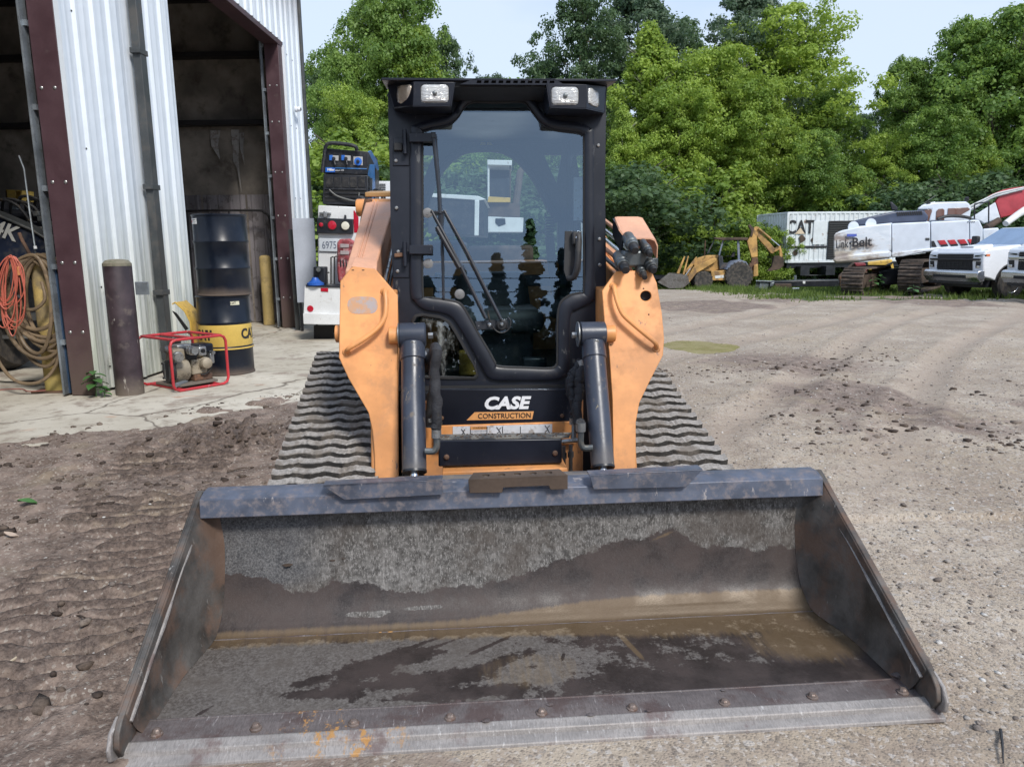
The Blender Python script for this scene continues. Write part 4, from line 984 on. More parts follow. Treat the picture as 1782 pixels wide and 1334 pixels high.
# grab handles welded to the arm faces
def handle(pts, offs, name='grab_handle'):
    c_ = [armp(px, py, o_) for (px, py), o_ in zip(pts, offs)]
    MB().tube(catmull(c_, 6), .0105, 10).build(name, M_orange, ld)
    for e in (c_[0], c_[-1]): MB().lathe([(.019, .0), (.017, -.006), (.012, -.010)], e, 'Y', 12).build('handle_foot', M_orange, ld)
handle([(669, 508), (670, 507), (672, 528), (669, 553), (655, 573), (630, 592), (607, 606), (603, 613)], [-.002, .035, .045, .045, .045, .045, .038, -.002])
handle([(1067, 498), (1069, 501), (1073, 520), (1083, 545), (1101, 563), (1125, 583), (1141, 597), (1142, 607)], [-.002, .035, .045, .045, .045, .045, .038, -.002])
# tilt cylinders
def cylinder(pt, pb, rr_, sgn, pinx):
    a = mp(*pt, 1.31); b = mp(*pb, 1.03)
    d = (b-a).normalized()
    MB().cyl(a+d*.045, b, rr_, n=28).build('tilt_cylinder', M_cylblue, ld, bev=.003)
    MB().cyl(a+d*.040, a+d*.115, rr_*1.04, rr_*1.10, n=28).build('cylinder_head', M_cylblue, ld, bev=.004)
    MB().lathe([(.046, -.056), (.053, -.052), (.053, .052), (.046, .056)], a, 'X', 26).build('cylinder_eye', M_cylblue, ld)
    MB().lathe([(.054, .0), (.054, .004), (.051, .006)], V((a.x-sgn*-.060*1.0 if sgn < 0 else a.x-.066, a.y, a.z)), 'X', 26).build('washer', M_zinc, ld)
    bx_ = a.x+.066 if sgn < 0 else a.x-.070
    MB().cyl(V((bx_, a.y, a.z-.004)), V((bx_+(.020 if sgn < 0 else -.020), a.y, a.z-.004)), .014, n=6).build('pin_bolt', M_zinc, ld)
    MB().cyl(a+V((.004, -.052, -.028)), a+V((.004, -.070, -.030)), .0155, n=6).build('lock_bolt', M_zinc, ld, bev=.002)
    # pin through the arm
    MB().cyl(V((pinx[0], a.y+.115, a.z)), V((pinx[1], a.y+.115, a.z)), .038, n=20).build('arm_pin', M_orange, ld, bev=.004)
    xi = (pinx[1], pinx[1]-.13) if sgn < 0 else (pinx[0], pinx[0]+.13)
    MB().cyl(V((a.x, a.y+.005, a.z)), V((a.x+sgn*.10, a.y+.005, a.z)), .036, n=20).build('arm_pin', M_orange, ld, bev=.004)
    MB().cyl(b-d*.004, b+d*.005, rr_*1.03, n=28).build('gland', M_black, ld)
    MB().cyl(b, b+d*.30, .017, n=14).build('piston_rod', M_chrome, ld)
    return a, b
aL, bL = cylinder((718, 583), (721, 820), .0490, -1, (-.755, -.40))
aR, bR = cylinder((1031, 581), (1049, 812), .0480, 1, (.36, .695))
# hydraulic elbows, ferrules, sleeved hoses
def elbow(b, sgn, up):
    p = b+V((sgn*.045, -.01, .085)); m = MB().tube(catmull([p, p+V((sgn*.035, 0, 0)), p+V((sgn*.048, .0, .02)), p+V((sgn*.048, 0, up))], 5), .0135, 10)
    m.build('elbow_fitting', M_fit, ld); top_ = p+V((sgn*.048, 0, up))
    MB().cyl(top_, top_+V((0, 0, .035)), .0195, n=14).build('ferrule', M_zinc, ld); return top_+V((0, 0, .035))
def hose(pts, r_, name='hydraulic_hose', mat=None, wob=.004, seed=1):
    rr = random.Random(seed); c_ = catmull(pts, 7)
    MB().tube([p+V((rr.uniform(-wob, wob), rr.uniform(-wob, wob), 0)) for p in c_], [r_*rr.uniform(.88, 1.1) for _ in c_], 12).build(name, mat or M_sleeve, ld)
eL = elbow(bL, 1, .055); eR = elbow(bR, -1, .07)
hose([eL, eL+V((.004, .0, .10)), eL+V((.0, .01, .22)), eL+V((.006, .03, .32)), mp(742, 640, 1.42), mp(738, 622, 1.46)], .021, seed=2)
hose([mp(746, 742, 1.47), mp(748, 700, 1.46), mp(756, 660, 1.45), mp(748, 630, 1.45), mp(741, 612, 1.50)], .018, mat=M_hose, seed=3)
hose([eR, mp(1008, 745, 1.30), mp(1003, 712, 1.36), mp(1008, 680, 1.40), mp(1008, 655, 1.42), mp(1014, 640, 1.46)], .021, seed=4)
hose([mp(998, 728, 1.40), mp(998, 700, 1.42), mp(994, 672, 1.44), mp(1000, 650, 1.45), mp(1004, 640, 1.47), mp(1010, 628, 1.50)], .016, seed=5)
hose([mp(992, 690, 1.46), mp(990, 665, 1.46), mp(996, 648, 1.47), mp(1006, 640, 1.48)], .016, seed=6)
MB().cyl(mp(998, 738, 1.40), mp(998, 727, 1.40), .019, n=12).build('ferrule', M_zinc, ld)
for k, (px, y0, y1) in enumerate(((998, 740, 765), (981, 775, 822), (993, 773, 822))):
    MB().cyl(mp(px, y0, 1.38), mp(px, y1, 1.36), .009, n=8).cyl(mp(px, y0+12, 1.38), mp(px, y0+22, 1.38), .014, n=6).build('hydraulic_pipe', M_fit, ld)
MB().cyl(mp(979, 768, 1.34), mp(1012, 765, 1.30), .010, n=8).build('hydraulic_pipe', M_zinc, ld)
MB().cyl(mp(1010, 627, 1.47), mp(1013, 640, 1.47), .015, .018, n=10).build('ferrule', M_zinc, ld)
MB().cyl(mp(737, 612, 1.47), mp(741, 622, 1.47), .012, .015, n=10).build('ferrule', M_zinc, ld)
# steel lines along the inside of the upper arms
for k in range(4):
    a = P(-.555+.018*k, 1.50, 1.14-.02*k); b = P(-.575+.018*k, 3.0, 1.56-.02*k)
    MB().tube([a, a.lerp(b, .08)+V((0, 0, .02)), b], .010, 8).build('arm_line', (M_zinc, M_black, M_pink, M_zinc)[k], ld)
for k in range(5):
    a = P(.565+.012*k, 1.55, 1.22+.035*k); b = P(.57+.012*k, 3.0, 1.45+.045*k)
    MB().tube([a, b], .011, 8).build('arm_line', (M_black, M_pink, M_chrome, M_chrome, M_pink)[k], ld)
# coupler block with guard on the right arm
q = [mp(1070, 377, 1.72), mp(1117, 377, 1.72), mp(1142, 412, 1.47), mp(1085, 414, 1.47)]
g_ = [q[0], q[1], q[2], q[3]]
cg = MB()
vs = []
rows = [(0, [mp(1070, 378, 1.72), mp(1075, 377, 1.72), mp(1110, 377, 1.72), mp(1118, 379, 1.72), mp(1122, 386, 1.72), mp(1122, 410, 1.72)]), (1, [mp(1078, 398, 1.47), mp(1090, 414, 1.47), mp(1133, 414, 1.47), mp(1141, 417, 1.47), mp(1145, 427, 1.47), mp(1144, 448, 1.47)])]
A_, B_ = rows[0][1], rows[1][1]
th = V((0, 0, -.006))
n_ = len(A_); vs = A_+B_+[p+V((-.004, 0, -.006)) for p in A_]+[p+V((-.004, 0, -.006)) for p in B_]
fs = [(i, i+1, n_+i+1, n_+i) for i in range(n_-1)]+[(2*n_+i, 3*n_+i, 3*n_+i+1, 2*n_+i+1) for i in range(n_-1)]+[(i, 2*n_+i, 2*n_+i+1, i+1) for i in range(n_-1)]+[(n_+i, n_+i+1, 3*n_+i+1, 3*n_+i) for i in range(n_-1)]+[(0, n_, 3*n_, 2*n_), (n_-1, 2*n_+n_-1, 3*n_+n_-1, 2*n_-1)]
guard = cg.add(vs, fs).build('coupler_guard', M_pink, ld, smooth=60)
MB().prism([mp(1066, 380, 1.70), mp(1084, 412, 1.50), mp(1080, 440, 1.50), mp(1066, 410, 1.66)], (.008, 0, 0)).build('guard_bracket', M_black, guard)
blk = MB().box(mp(1102, 450, 1.46), (.12, .09, .075)).build('coupler_block', M_fit, ld, bev=.012)
MB().box(mp(1133, 458, 1.43), (.06, .012, .045)).build('coupler_flange', M_fit, blk, bev=.003)
for (px, py, r_, ln) in ((1092, 415, .030, .12), (1118, 425, .022, .10), (1076, 448, .032, .12), (1124, 452, .027, .10), (1108, 462, .021, .11)):
    c_ = mp(px+3, py+2, 1.45); d = V((.05 if px > 1100 else .02, -1, -.45)).normalized()
    cp = MB().tube([c_-d*.03, c_+d*.02, c_+d*.021, c_+d*.05, c_+d*.051, c_+d*.075], [r_*.9, r_*.9, r_, r_, r_*.86, r_*.86], 16).build('quick_coupler', M_fit, ld, bev=.002)
    MB().tube([c_+d*.074, c_+d*.085, c_+d*.086, c_+d*ln], [r_*.7, r_*.7, r_*.62, r_*.55], 14).build('coupler_cap', M_darkplastic, cp, bev=.002)

# ---------------- cab
door_o = [(865,160),(900,161),(918,165),(930,176),(946,200),(969,210),(1008,215),(1026,224),(1033,240),(1033,370),(1034,505),(1028,525),(1005,537),(992,552),(990,640),(984,652),(967,660),(915,661),(866,661),(849,655),(838,637),(820,604),(800,570),(787,552),(769,544),(741,539),(723,525),(715,502),(715,370),(715,235),(722,219),(745,211),(774,204),(790,195),(801,174),(812,163),(830,160)]
door_i = [(865,178),(902,177),(915,180),(924,191),(942,214),(962,225),(1004,231),(1014,236),(1017,246),(1017,370),(1017,500),(1012,510),(990,517),(973,540),(971,625),(969,636),(958,642),(915,641),(868,639),(861,633),(851,615),(835,588),(817,556),(805,536),(793,527),(769,522),(742,517),(734,505),(734,370),(734,238),(738,229),(752,224),(780,217),(796,205),(808,186),(818,179),(832,177)]
assert len(door_o) == len(door_i)
so = [V(p) for p in catmull([(a, b, 0) for a, b in door_o], 5, True)]; si = [V(p) for p in catmull([(a, b, 0) for a, b in door_i], 5, True)]
O3 = [cabp(p.x, p.y, .004) for p in so]; I3 = [cabp(p.x, p.y, .004) for p in si]
dr = ring(O3, I3, CABN, -.02, .016).build('door_frame', M_cab, ld, smooth=50)
ring([a+(b-a)*-.04 for a, b in zip(O3, I3)], [a+(b-a)*.08 for a, b in zip(O3, I3)], CABN, -.02, .010).build('door_seal', M_rubberseal, dr, smooth=60)
ring([a+(b-a)*.93 for a, b in zip(O3, I3)], [a+(b-a)*1.18 for a, b in zip(O3, I3)], CABN, -.01, .008).build('glass_seal', M_rubberseal, dr, smooth=60)
gp = [a+(b-a)*1.05+CABN*.002 for a, b in zip(O3, I3)]
bm = bmesh.new(); vv = [bm.verts.new(p) for p in gp]; bmesh.ops.triangle_fill(bm, use_beauty=True, edges=[bm.edges.new((vv[i], vv[(i+1) % len(vv)])) for i in range(len(vv))]); bmesh.ops.recalc_face_normals(bm, faces=bm.faces)
me = bpy.data.meshes.new('door_glass'); bm.to_mesh(me); bm.free(); me.materials.append(M_glass); link('door_glass', me, dr)
# pale sun band printed along the top of the glass
MB().prism([cabp(818, 178, .004), cabp(912, 179, .004), cabp(918, 187, .004), cabp(811, 187, .004)], (0, .002, 0)).build('top_band', flat('dark_band', (.02, .028, .028), .4), dr)
# front panel with openings for the door and the low corner window
out = [cabp(676, 156, 0), cabp(1055, 158, 0), cabp(1052, 400, 0), cabp(1051, 676, 0), cabp(692, 680, 0), cabp(680, 400, 0)]
dh = [a+(b-a)*.30-CABN*.004 for a, b in zip(O3, I3)]
low_o = [(716, 556), (722, 547), (735, 545), (766, 549), (782, 558), (795, 576), (812, 607), (828, 637), (833, 654), (828, 660), (780, 660), (735, 658), (718, 655)]
low = [cabp(a, b, 0) for a, b in low_o]
def inset(lp, k):
    c_ = sum(lp, V())/len(lp); return [p+(c_-p).normalized()*k for p in lp]
holed(out, [dh, low], (0, .03, 0), 'cab_front', M_cab, ld)
ring([p+CABN*.002 for p in low], [p+CABN*.002 for p in inset(low, .016)], CABN, -.006, .006).build('window_seal', M_rubberseal, ld)
MB().add([p-CABN*.006 for p in low], [tuple(range(len(low)))]).build('corner_window', M_glasslow, ld)
MB().prism([cabp(692, 672, .004), cabp(1050, 668, .004), cabp(1050, 676, .004), cabp(692, 680, .004)], (0, .05, 0)).build('sill', M_rubberseal, ld)
# cab posts, sides, roof, rear
xl, xr = -.520, .496
yb = 2.85
def sidewall(x0, th_, win):
    outl = [P(x0, 1.655, .70), P(x0, 1.655+.02, 1.0), P(x0, 1.79, 2.0), P(x0, yb, 2.0), P(x0, yb, .70)]
    holed(outl, [[P(x0, a, b) for a, b in win]], (th_, 0, 0), 'cab_side', M_cab, ld)
win = [(1.92, 1.15), (2.02, 1.08), (2.6, 1.08), (2.68, 1.16), (2.68, 1.82), (2.6, 1.88), (2.0, 1.88), (1.94, 1.82)]
sidewall(xl, .022, win); sidewall(xr-.022, .022, win)
for x0 in (xl+.010, xr-.012):
    MB().add([P(x0, a, b) for a, b in win], [tuple(range(len(win)))]).build('side_glass', M_glasslow, ld)
# rear wall with an arched window opening
arch = [(.42, 1.26), (.42, 1.52), (.36, 1.62), (.26, 1.80), (.12, 1.93), (-.04, 1.955), (-.18, 1.93), (-.30, 1.82), (-.38, 1.66), (-.41, 1.52), (-.41, 1.26), (-.37, 1.22), (.38, 1.22)]
yw = 2.82
rw = holed([P(xl+.022, yw, .72), P(xr-.022, yw, .72), P(xr-.022, yw, 2.0), P(xl+.022, yw, 2.0)], [[P(a-.005, yw, b) for a, b in arch], [P(.41, yw, 1.75), P(.44, yw, 1.92), P(.33, yw, 1.92)], [P(-.42, yw, 1.75), P(-.45, yw, 1.92), P(-.34, yw, 1.92)]], (0, .025, 0), 'cab_rear', paint('cab_liner', (.10, .11, .13), .7, var=.1), ld)
M_liner2 = MATS['cab_liner']
ar = [V((a-.005, yw-.02, b)) for a, b in arch[1:10]]
MB().tube(catmull(ar, 5), .022, 10).build('roll_bar', M_liner2, ld)
# warning triangle hung in the rear window
c_ = mp(846, 247, yw-.03)
wt = MB().prism([c_+V((-.05, 0, -.04)), c_+V((.05, 0, -.04)), c_+V((0, 0, .05))], (0, .003, 0)).build('warning_triangle', flat('amber_plate', (.75, .5, .02), .5), ld)
MB().box(c_+V((0, -.003, -.004)), (.008, .002, .04)).build('mark', M_textblack, wt)
# roof slab with overhanging visor and slotted lip
zt = 2.085
MB().prism([P(xl, 1.80, 1.99), P(xl, yb+.02, 1.99), P(xl, yb+.02, zt), P(xl, 1.80, zt)], (xr-xl, 0, 0)).build('roof', M_cab, ld, bev=.012)
yv_ = 1.56
vis = [P(xl-.004, yv_, 2.078), P(xr+.010, yv_, 2.078), P(xr+.006, 1.82, 2.094), P(xl-.004, 1.82, 2.094)]
MB().prism(vis, (0, 0, .010)).build('roof_visor', M_cab, ld, bev=.002)
# raised slotted strip in the middle of the visor
la = [mp(800, 147, yv_), mp(983, 148, yv_), mp(965, 137.5, yv_), mp(826, 137, yv_)]
sl = []
for k in range(11):
    a0 = 829+k*12.7
    sl.append([mp(a0, 145.0, yv_), mp(a0+8.5, 145.0, yv_), mp(a0+9.0, 140.0, yv_), mp(a0+1.5, 140.0, yv_)])
holed(la, sl, (0, .02, 0), 'slotted_lip', M_cab, ld)
MB().prism([P(-.27, yv_+.02, 2.085), P(.24, yv_+.02, 2.085), P(.20, 1.80, 2.05), P(-.23, 1.80, 2.05)], (0, 0, -.03)).build('visor_gutter', M_rubberseal, ld)
# dark soffit closing the gap between visor and front
MB().prism([P(xl+.004, 1.83, 2.03), P(xr-.004, 1.83, 2.03), P(xr-.004, 1.83, 2.088), P(xl+.004, 1.83, 2.088)], (0, .02, 0)).build('header', M_cab, ld)
# headlight pods
M_lens = None
t = NT('headlight_lens')
vo = t.n('ShaderNodeTexWave'); vo.inputs['Scale'].default_value = 55; vo.bands_direction = 'Z'; vo.inputs['Distortion'].default_value = 3; vo.inputs['Detail'].default_value = 1; t.l(t.tc.outputs['Object'], vo.inputs['Vector'])
vo3 = t.n('ShaderNodeTexVoronoi'); vo3.inputs['Scale'].default_value = 55; t.l(t.tc.outputs['Object'], vo3.inputs['Vector'])
c = t.mix(t.ramp(vo.outputs[1] if len(vo.outputs) > 1 else vo.outputs[0], .2, .8), (.42, .42, .40), (.80, .80, .78))
t.pbr(c, .14, .25, t.bump(t.math('ADD', vo.outputs[0], vo3.outputs[0]), .5, .006), coat=1.); M_lens = t.m
def pod(corners_main, corners_side, lens_main, lens_side, amber):
    y0 = 1.555; y1 = 1.70
    A = [mp(*q, y0) for q in corners_main]
    top_o = [mp(*q, y1 if i in (0, 3) else y0) for i, q in enumerate(corners_side)]
    pdm = MB()
    # main face box and the angled side face
    back = V((0, .20, 0))
    hs = []
    lm = [mp(px, py, y0) for px, py in lens_main]
    hd = holed(A, [lm], (0, .012, 0), 'light_housing', M_cab, ld, bev=.002)
    S = [mp(corners_side[0][0], corners_side[0][1], y1), mp(corners_side[1][0], corners_side[1][1], y0), mp(corners_side[2][0], corners_side[2][1], y0), mp(corners_side[3][0], corners_side[3][1], y1)]
    MB().prism([S[0], S[1], S[2], S[3]], (0, .02, 0)).build('housing_side', M_cab, hd, bev=.002)
    # top, bottom, inner cheek
    xin = A[0] if abs(A[0].x) < abs(A[1].x) else A[1]; xib = A[3] if xin is A[0] else A[2]
    MB().prism([xin, xib, xib+back, xin+back], (.004 if xin.x < 0 else -.004, 0, 0)).build('housing_cheek', M_cab, hd)
    MB().prism([A[3], A[2], A[2]+back*1.1, A[3]+back*1.1], (0, 0, -.004)).build('housing_floor', M_cab, hd)
    MB().prism([S[3], S[2], S[2]+back*1.1, S[3]+V((0, .08, 0))], (0, 0, -.004)).build('housing_floor', M_cab, hd)
    e = (S[0]+S[3])*.5; MB().prism([S[0], S[3], S[3]+V((0, .12, 0)), S[0]+V((0, .12, 0))], (.004 if e.x > 0 else -.004, 0, 0)).build('housing_cheek', M_cab, hd)
    # lamp
    c_ = sum(lm, V())/len(lm); N = len(lm)
    rings_ = [[p+V((0, .004, 0)) for p in lm], [c_+(p-c_)*.93+V((0, -.004, 0)) for p in lm], [c_+(p-c_)*.6+V((0, -.009, 0)) for p in lm], [c_+(p-c_)*.16+V((0, -.010, 0)) for p in lm]]
    vs = sum(rings_, []); fs = [(i*N+k, i*N+(k+1) % N, (i+1)*N+(k+1) % N, (i+1)*N+k) for i in range(3) for k in range(N)]+[tuple(3*N+k for k in range(N))]
    hl = MB().add(vs, fs).build('headlight', M_lens, ld, smooth=60)
    MB().lathe([(.011, .0), (.010, -.006), (.004, -.010)], c_+V((0, -.008, 0)), 'Y', 12).build('bulb_cap', M_fit, hl)
    # side lamp follows the angled face
    fx = (S[1]-S[0]); fz = (S[3]-S[0])
    def on_side(px, py):
        # ray onto the side face plane
        n_ = fx.cross(fz).normalized(); a = LO+LX*S[0].x+LY*S[0].y+V((0, 0, S[0].z)); nw = LX*n_.x+LY*n_.y+V((0, 0, n_.z))
        d = ray(px, py); tt = (a-CAM).dot(nw)/d.dot(nw); p = CAM+d*tt-LO; return V((p.dot(LX), p.dot(LY), p.z))
    ls = [on_side(*q) for q in lens_side]; nn = fx.cross(fz).normalized(); nn = nn if nn.y < 0 else -nn
    c_ = sum(ls, V())/len(ls); N = len(ls)
    rings_ = [[p+nn*.001 for p in ls], [c_+(p-c_)*.95+nn*.008 for p in ls], [c_+(p-c_)*.55+nn*.012 for p in ls]]
    vs = sum(rings_, []); fs = [(i*N+k, i*N+(k+1) % N, (i+1)*N+(k+1) % N, (i+1)*N+k) for i in range(2) for k in range(N)]+[tuple(2*N+k for k in range(N))]
    MB().add(vs, fs).build('side_lamp', amber, ld, smooth=60)
def rrect(x0, y0, x1, y1, r_, n=5):
    out = []
    for cx, cy, a0 in ((x1-r_, y0+r_, -90), (x1-r_, y1-r_, 0), (x0+r_, y1-r_, 90), (x0+r_, y0+r_, 180)):
        for k in range(n+1): a = R(a0+90*k/n); out.append((cx+r_*math.cos(a), cy+r_*math.sin(a)))
    return out
t = NT('amber_lens'); w_ = t.n('ShaderNodeTexWave'); w_.inputs['Scale'].default_value = 70; w_.bands_direction = 'Z'; t.l(t.tc.outputs['Object'], w_.inputs['Vector'])
t.pbr(t.mix(w_.outputs[0], (.30, .22, .15), (.68, .62, .52)), .15, .3, t.bump(w_.outputs[0], .5, .005), coat=1.); M_amb = t.m
pod([(721, 142), (791, 143), (784, 183), (718, 184)], [(674, 143), (721, 142), (718, 184), (686, 187)], rrect(732, 147, 781, 179, 7), [(694, 151), (700, 148), (714, 147), (717, 150), (716, 172), (712, 177), (699, 181), (694, 178), (692, 165)], M_amb)
pod([(952, 145), (1021, 147), (1020, 188), (958, 186)], [(1055, 150), (1021, 147), (1020, 188), (1052, 195)], rrect(959.5, 151, 1007, 183, 7), [(1023, 154), (1027, 153), (1037, 158), (1040, 163), (1041, 183), (1038, 187), (1030, 184), (1023, 179)], M_lens)
# hinges, screws, glass buttons, handle
def plate(q, off, th_, name, mat=M_cab, par=ld, bev=.002):
    return MB().prism([cabp(a, b, off+th_) for a, b in q], CABN*-th_).build(name, mat, par, bev=bev)
for y0 in (0, 195):
    h_ = plate([(684, 240+y0), (712, 240+y0), (712, 288+y0), (684, 288+y0)], .0, .006, 'hinge')
    plate([(712, 231+y0), (753, 231+y0), (753, 247+y0), (712, 247+y0)], .030, .016, 'hinge_leaf', par=h_)
    MB().cyl(cabp(704, 226+y0, .03), cabp(705, 268+y0, .03), .010, n=12).build('hinge_pin', M_cab, h_)
    if y0 == 0: plate([(685, 248), (700, 248), (700, 262), (685, 262)], .006, .018, 'hinge_block', M_rubberseal, h_, .004)
    else: plate([(686, 441), (704, 439), (704, 446), (686, 448)], .006, .015, 'hinge_block', M_rust, h_, .003)
scm = MB().lathe([(.0085, .002), (.0085, -.003), (.005, -.006)], axis='Y', n=8).mesh('panel_screw', M_zinc)
for q in ((689, 280), (690, 362), (692, 472), (693, 438), (1041, 253), (1043, 416), (1043.5, 461), (1044, 540)):
    inst('panel_screw', scm, ld, cabp(*q, .002 if q[0] > 800 else .007))
gbm = MB().lathe([(.024, .003), (.024, -.003), (.020, -.006), (.006, -.007), (.006, -.009)], axis='Y', n=20).mesh('glass_button', paint('grey_button', (.22, .22, .22), .6, var=.15))
for q in ((744, 371), (745, 459), (800, 512), (833, 566), (851, 568)): inst('glass_button', gbm, dr, cabp(*q, .006), (TILT, 0, 0), (1, 1, 1) if q[1] < 520 else (.45, 1, .45))
hb = plate([(983, 402), (1012, 402), (1013, 420), (1011, 470), (1003, 487), (986, 486), (981, 470)], .004, .006, 'handle_base', M_darkplastic, dr)
m = MB().tube(catmull([cabp(1004, 408, .018), cabp(1007, 412, .045), cabp(1006, 440, .055), cabp(1004, 465, .052), cabp(998, 482, .035), cabp(988, 484, .015)], 6), .014, 12)
m.build('door_handle', M_darkplastic, dr)
plate([(996, 402), (1011, 402), (1012, 424), (997, 426)], .010, .035, 'lock_housing', M_darkplastic, dr, .008)
MB().lathe([(.0095, .002), (.0095, -.004), (.006, -.006)], cabp(1005, 414, .048), 'Y', 14).build('lock_cylinder', M_chrome, dr)
# wiper: upper bracket, blade, two arms, motor plate
wp = plate([(750, 230), (758, 230), (760, 240), (751, 240)], .030, .025, 'wiper_arm', M_black, ld)
MB().tube([cabp(754, 234, .045), cabp(763, 330, .040), cabp(766, 372, .040)], [.0085, .0075, .010], 8).build('wiper_link', M_black, wp)
MB().tube([cabp(758, 234, .020), cabp(765, 330, .016), cabp(769, 400, .016), cabp(772, 520, .016)], [.006, .007, .009, .006], 8).build('wiper_blade', M_black, wp)
MB().tube([cabp(768, 372, .030), cabp(766, 392, .026), cabp(768, 415, .024)], [.014, .016, .010], 8).build('wiper_clip', M_black, wp)
for a, b in (((751, 366), (846, 554)), ((773, 366), (872, 556))):
    MB().tube([cabp(*a, .045), cabp(a[0]+(b[0]-a[0])*.38, a[1]+(b[1]-a[1])*.36, .050), cabp(*b, .040)], [.006, .0085, .008], 8).build('wiper_rod', M_black, wp)
MB().tube([cabp(760, 395, .050), cabp(800, 466, .052)], [.010, .011], 8).build('wiper_rod', M_black, wp)
MB().box(cabp(763, 369, .042), (.075, .012, .010)).build('wiper_yoke', M_black, wp, bev=.002)
mpl = plate([(826, 559), (884, 555), (888, 572), (830, 574)], .006, .008, 'wiper_motor_plate', M_black, dr)
MB().lathe([(.028, .004), (.028, -.018), (.020, -.026)], cabp(873, 565, .012), 'Y', 18).build('wiper_boss', M_darkplastic, mpl)
for q in ((873, 564), (852, 565)): MB().lathe([(.010, .0), (.009, -.012), (.005, -.018)], cabp(*q, .034), 'Y', 10).build('pivot_nut', M_zinc, mpl)
MB().tube(catmull([cabp(884, 552, .02), cabp(889, 560, .03), cabp(884, 574, .03), cabp(872, 579, .03), cabp(860, 572, .03), cabp(852, 556, .04), cabp(849, 540, .05)], 5), .0035, 6).build('washer_tube', M_hose, mpl)
# interior: seat, console, joysticks, hose, curved lines
seatc = paint('seat_vinyl', (.035, .036, .04), .6, var=.15)
st = MB().box((CX, 2.25, .98), (.50, .48, .13)).build('seat', seatc, ld, bev=.05, seg=4)
MB().box((CX, 2.50, 1.10), (.46, .14, .26), Matrix.Rotation(R(-8), 3, 'X'), .85).build('seat_back', seatc, st, bev=.05, seg=4)
MB().box((CX, 2.3, .82), (.40, .40, .22)).build('seat_base', M_black, st, bev=.02)
for sx_ in (-1, 1):
    MB().box((CX+sx_*.33, 2.15, 1.05), (.13, .42, .10)).build('arm_rest', seatc, ld, bev=.03)
    MB().tube(catmull([P(CX+sx_*.31, 1.98, 1.08), P(CX+sx_*.31, 1.95, 1.16), P(CX+sx_*.30, 1.93, 1.24)], 4), .016, 10).build('joystick', M_darkplastic, ld)
MB().bb((xl+.03, 1.70, .70), (xr-.03, 2.8, .735)).build('cab_floor', M_black, ld)
MB().bb((-.22, 1.80, .735), (-.10, 1.86, .86)).build('pedal', M_yellow, ld, bev=.01)
MB().bb((.10, 1.80, .735), (.22, 1.86, .82)).build('pedal', M_black, ld, bev=.01)
for k in range(9): MB().lathe([(.022, 0), (.030, .006), (.022, .012)], P(.33, 2.55, 1.40+k*.016), 'Z', 12).build('ribbed_duct', M_darkplastic, ld)
MB().tube(catmull([P(.33, 2.55, 1.42), P(.34, 2.5, 1.25), P(.36, 2.4, 1.05)], 4), .028, 10).build('duct', M_darkplastic, ld)
MB().prism([P(.40, 2.1, 1.5), P(.40, 2.1, 1.72), P(.45, 2.1, 1.72), P(.45, 2.1, 1.5)], (0, .003, 0)).build('instruction_card', M_dec, ld)
MB().bb((xl+.03, 2.74, 1.13), (xr-.03, 2.80, 1.20)).build('rear_shelf', M_liner2, ld, bev=.01)
# ================================================================== BY THE BUILDING
def dome_bollard(m, r_, h, n=24): m.lathe([(r_, 0), (r_, h-.06), (r_*.93, h-.03), (r_*.7, h-.008), (r_*.3, h), (.002, h+.001)], n=n); return m
M_marb = paint('worn_maroon_paint', (.048, .032, .038), .5, var=.2, vs=6, dirt=(.16, .13, .11), ds=7, dlo=.55, dhi=.7, damt=.5, scr=(.40, .37, .33), bump=.1, low=((.16, .13, .10), 0, .22))
b1 = thing('bollard', 'thick worn maroon steel bollard in front of the white wall by the near door post', 'bollard', (-3.765, 7.17, 0), 0, 'steel bollards guarding the bays')
dome_bollard(MB(), .128, 1.30).build('post', M_marb, b1)
MB().lathe([(.1285, 1.244), (.127, 1.27), (.10, 1.298), (.05, 1.308), (.002, 1.31)], n=24).build('concrete_cap', paint('mossy_cap', (.20, .18, .13), .8, dirt=(.1, .11, .06), ds=20), b1)
MB().bb((.12, .06, .965), (.25, .075, 1.09)).build('plate_tab', M_galv, b1, bev=.004)
M_ybol = paint('worn_yellow_paint', (.50, .36, .12), .6, var=.15, vs=5, dirt=(.13, .11, .085), ds=3, dlo=.42, dhi=.62, damt=.75, scr=(.11, .085, .06), bump=.15, low=((.36, .29, .08), 0, .3))
yb_ = V((-4.635, 7.42, 0))
b2 = thing('bollard', 'yellow bollard draped with coiled brown hose at the left bay', 'bollard', yb_, 0, 'steel bollards guarding the bays')
dome_bollard(MB(), .105, 1.36).build('post', M_ybol, b2)
MB().bb((-.17, -.16, 0), (.17, .16, .012)).build('base_plate', M_rust, b2)
MB().tube(catmull([(-.03, -.1, 1.32), (-.05, -.13, 1.42), (-.09, -.12, 1.50), (-.11, -.12, 1.57)], 4), .016, 8).build('hook', M_rust, b2)
b3 = thing('bollard', 'clean cream yellow bollard inside the far bay', 'bollard', (-4.65, 14.2, 0), 0, 'steel bollards guarding the bays')
dome_bollard(MB(), .105, 1.31).build('post', paint('cream_yellow', (.62, .46, .19), .5, var=.08, dirt=(.25, .18, .1), ds=4, damt=.4), b3)
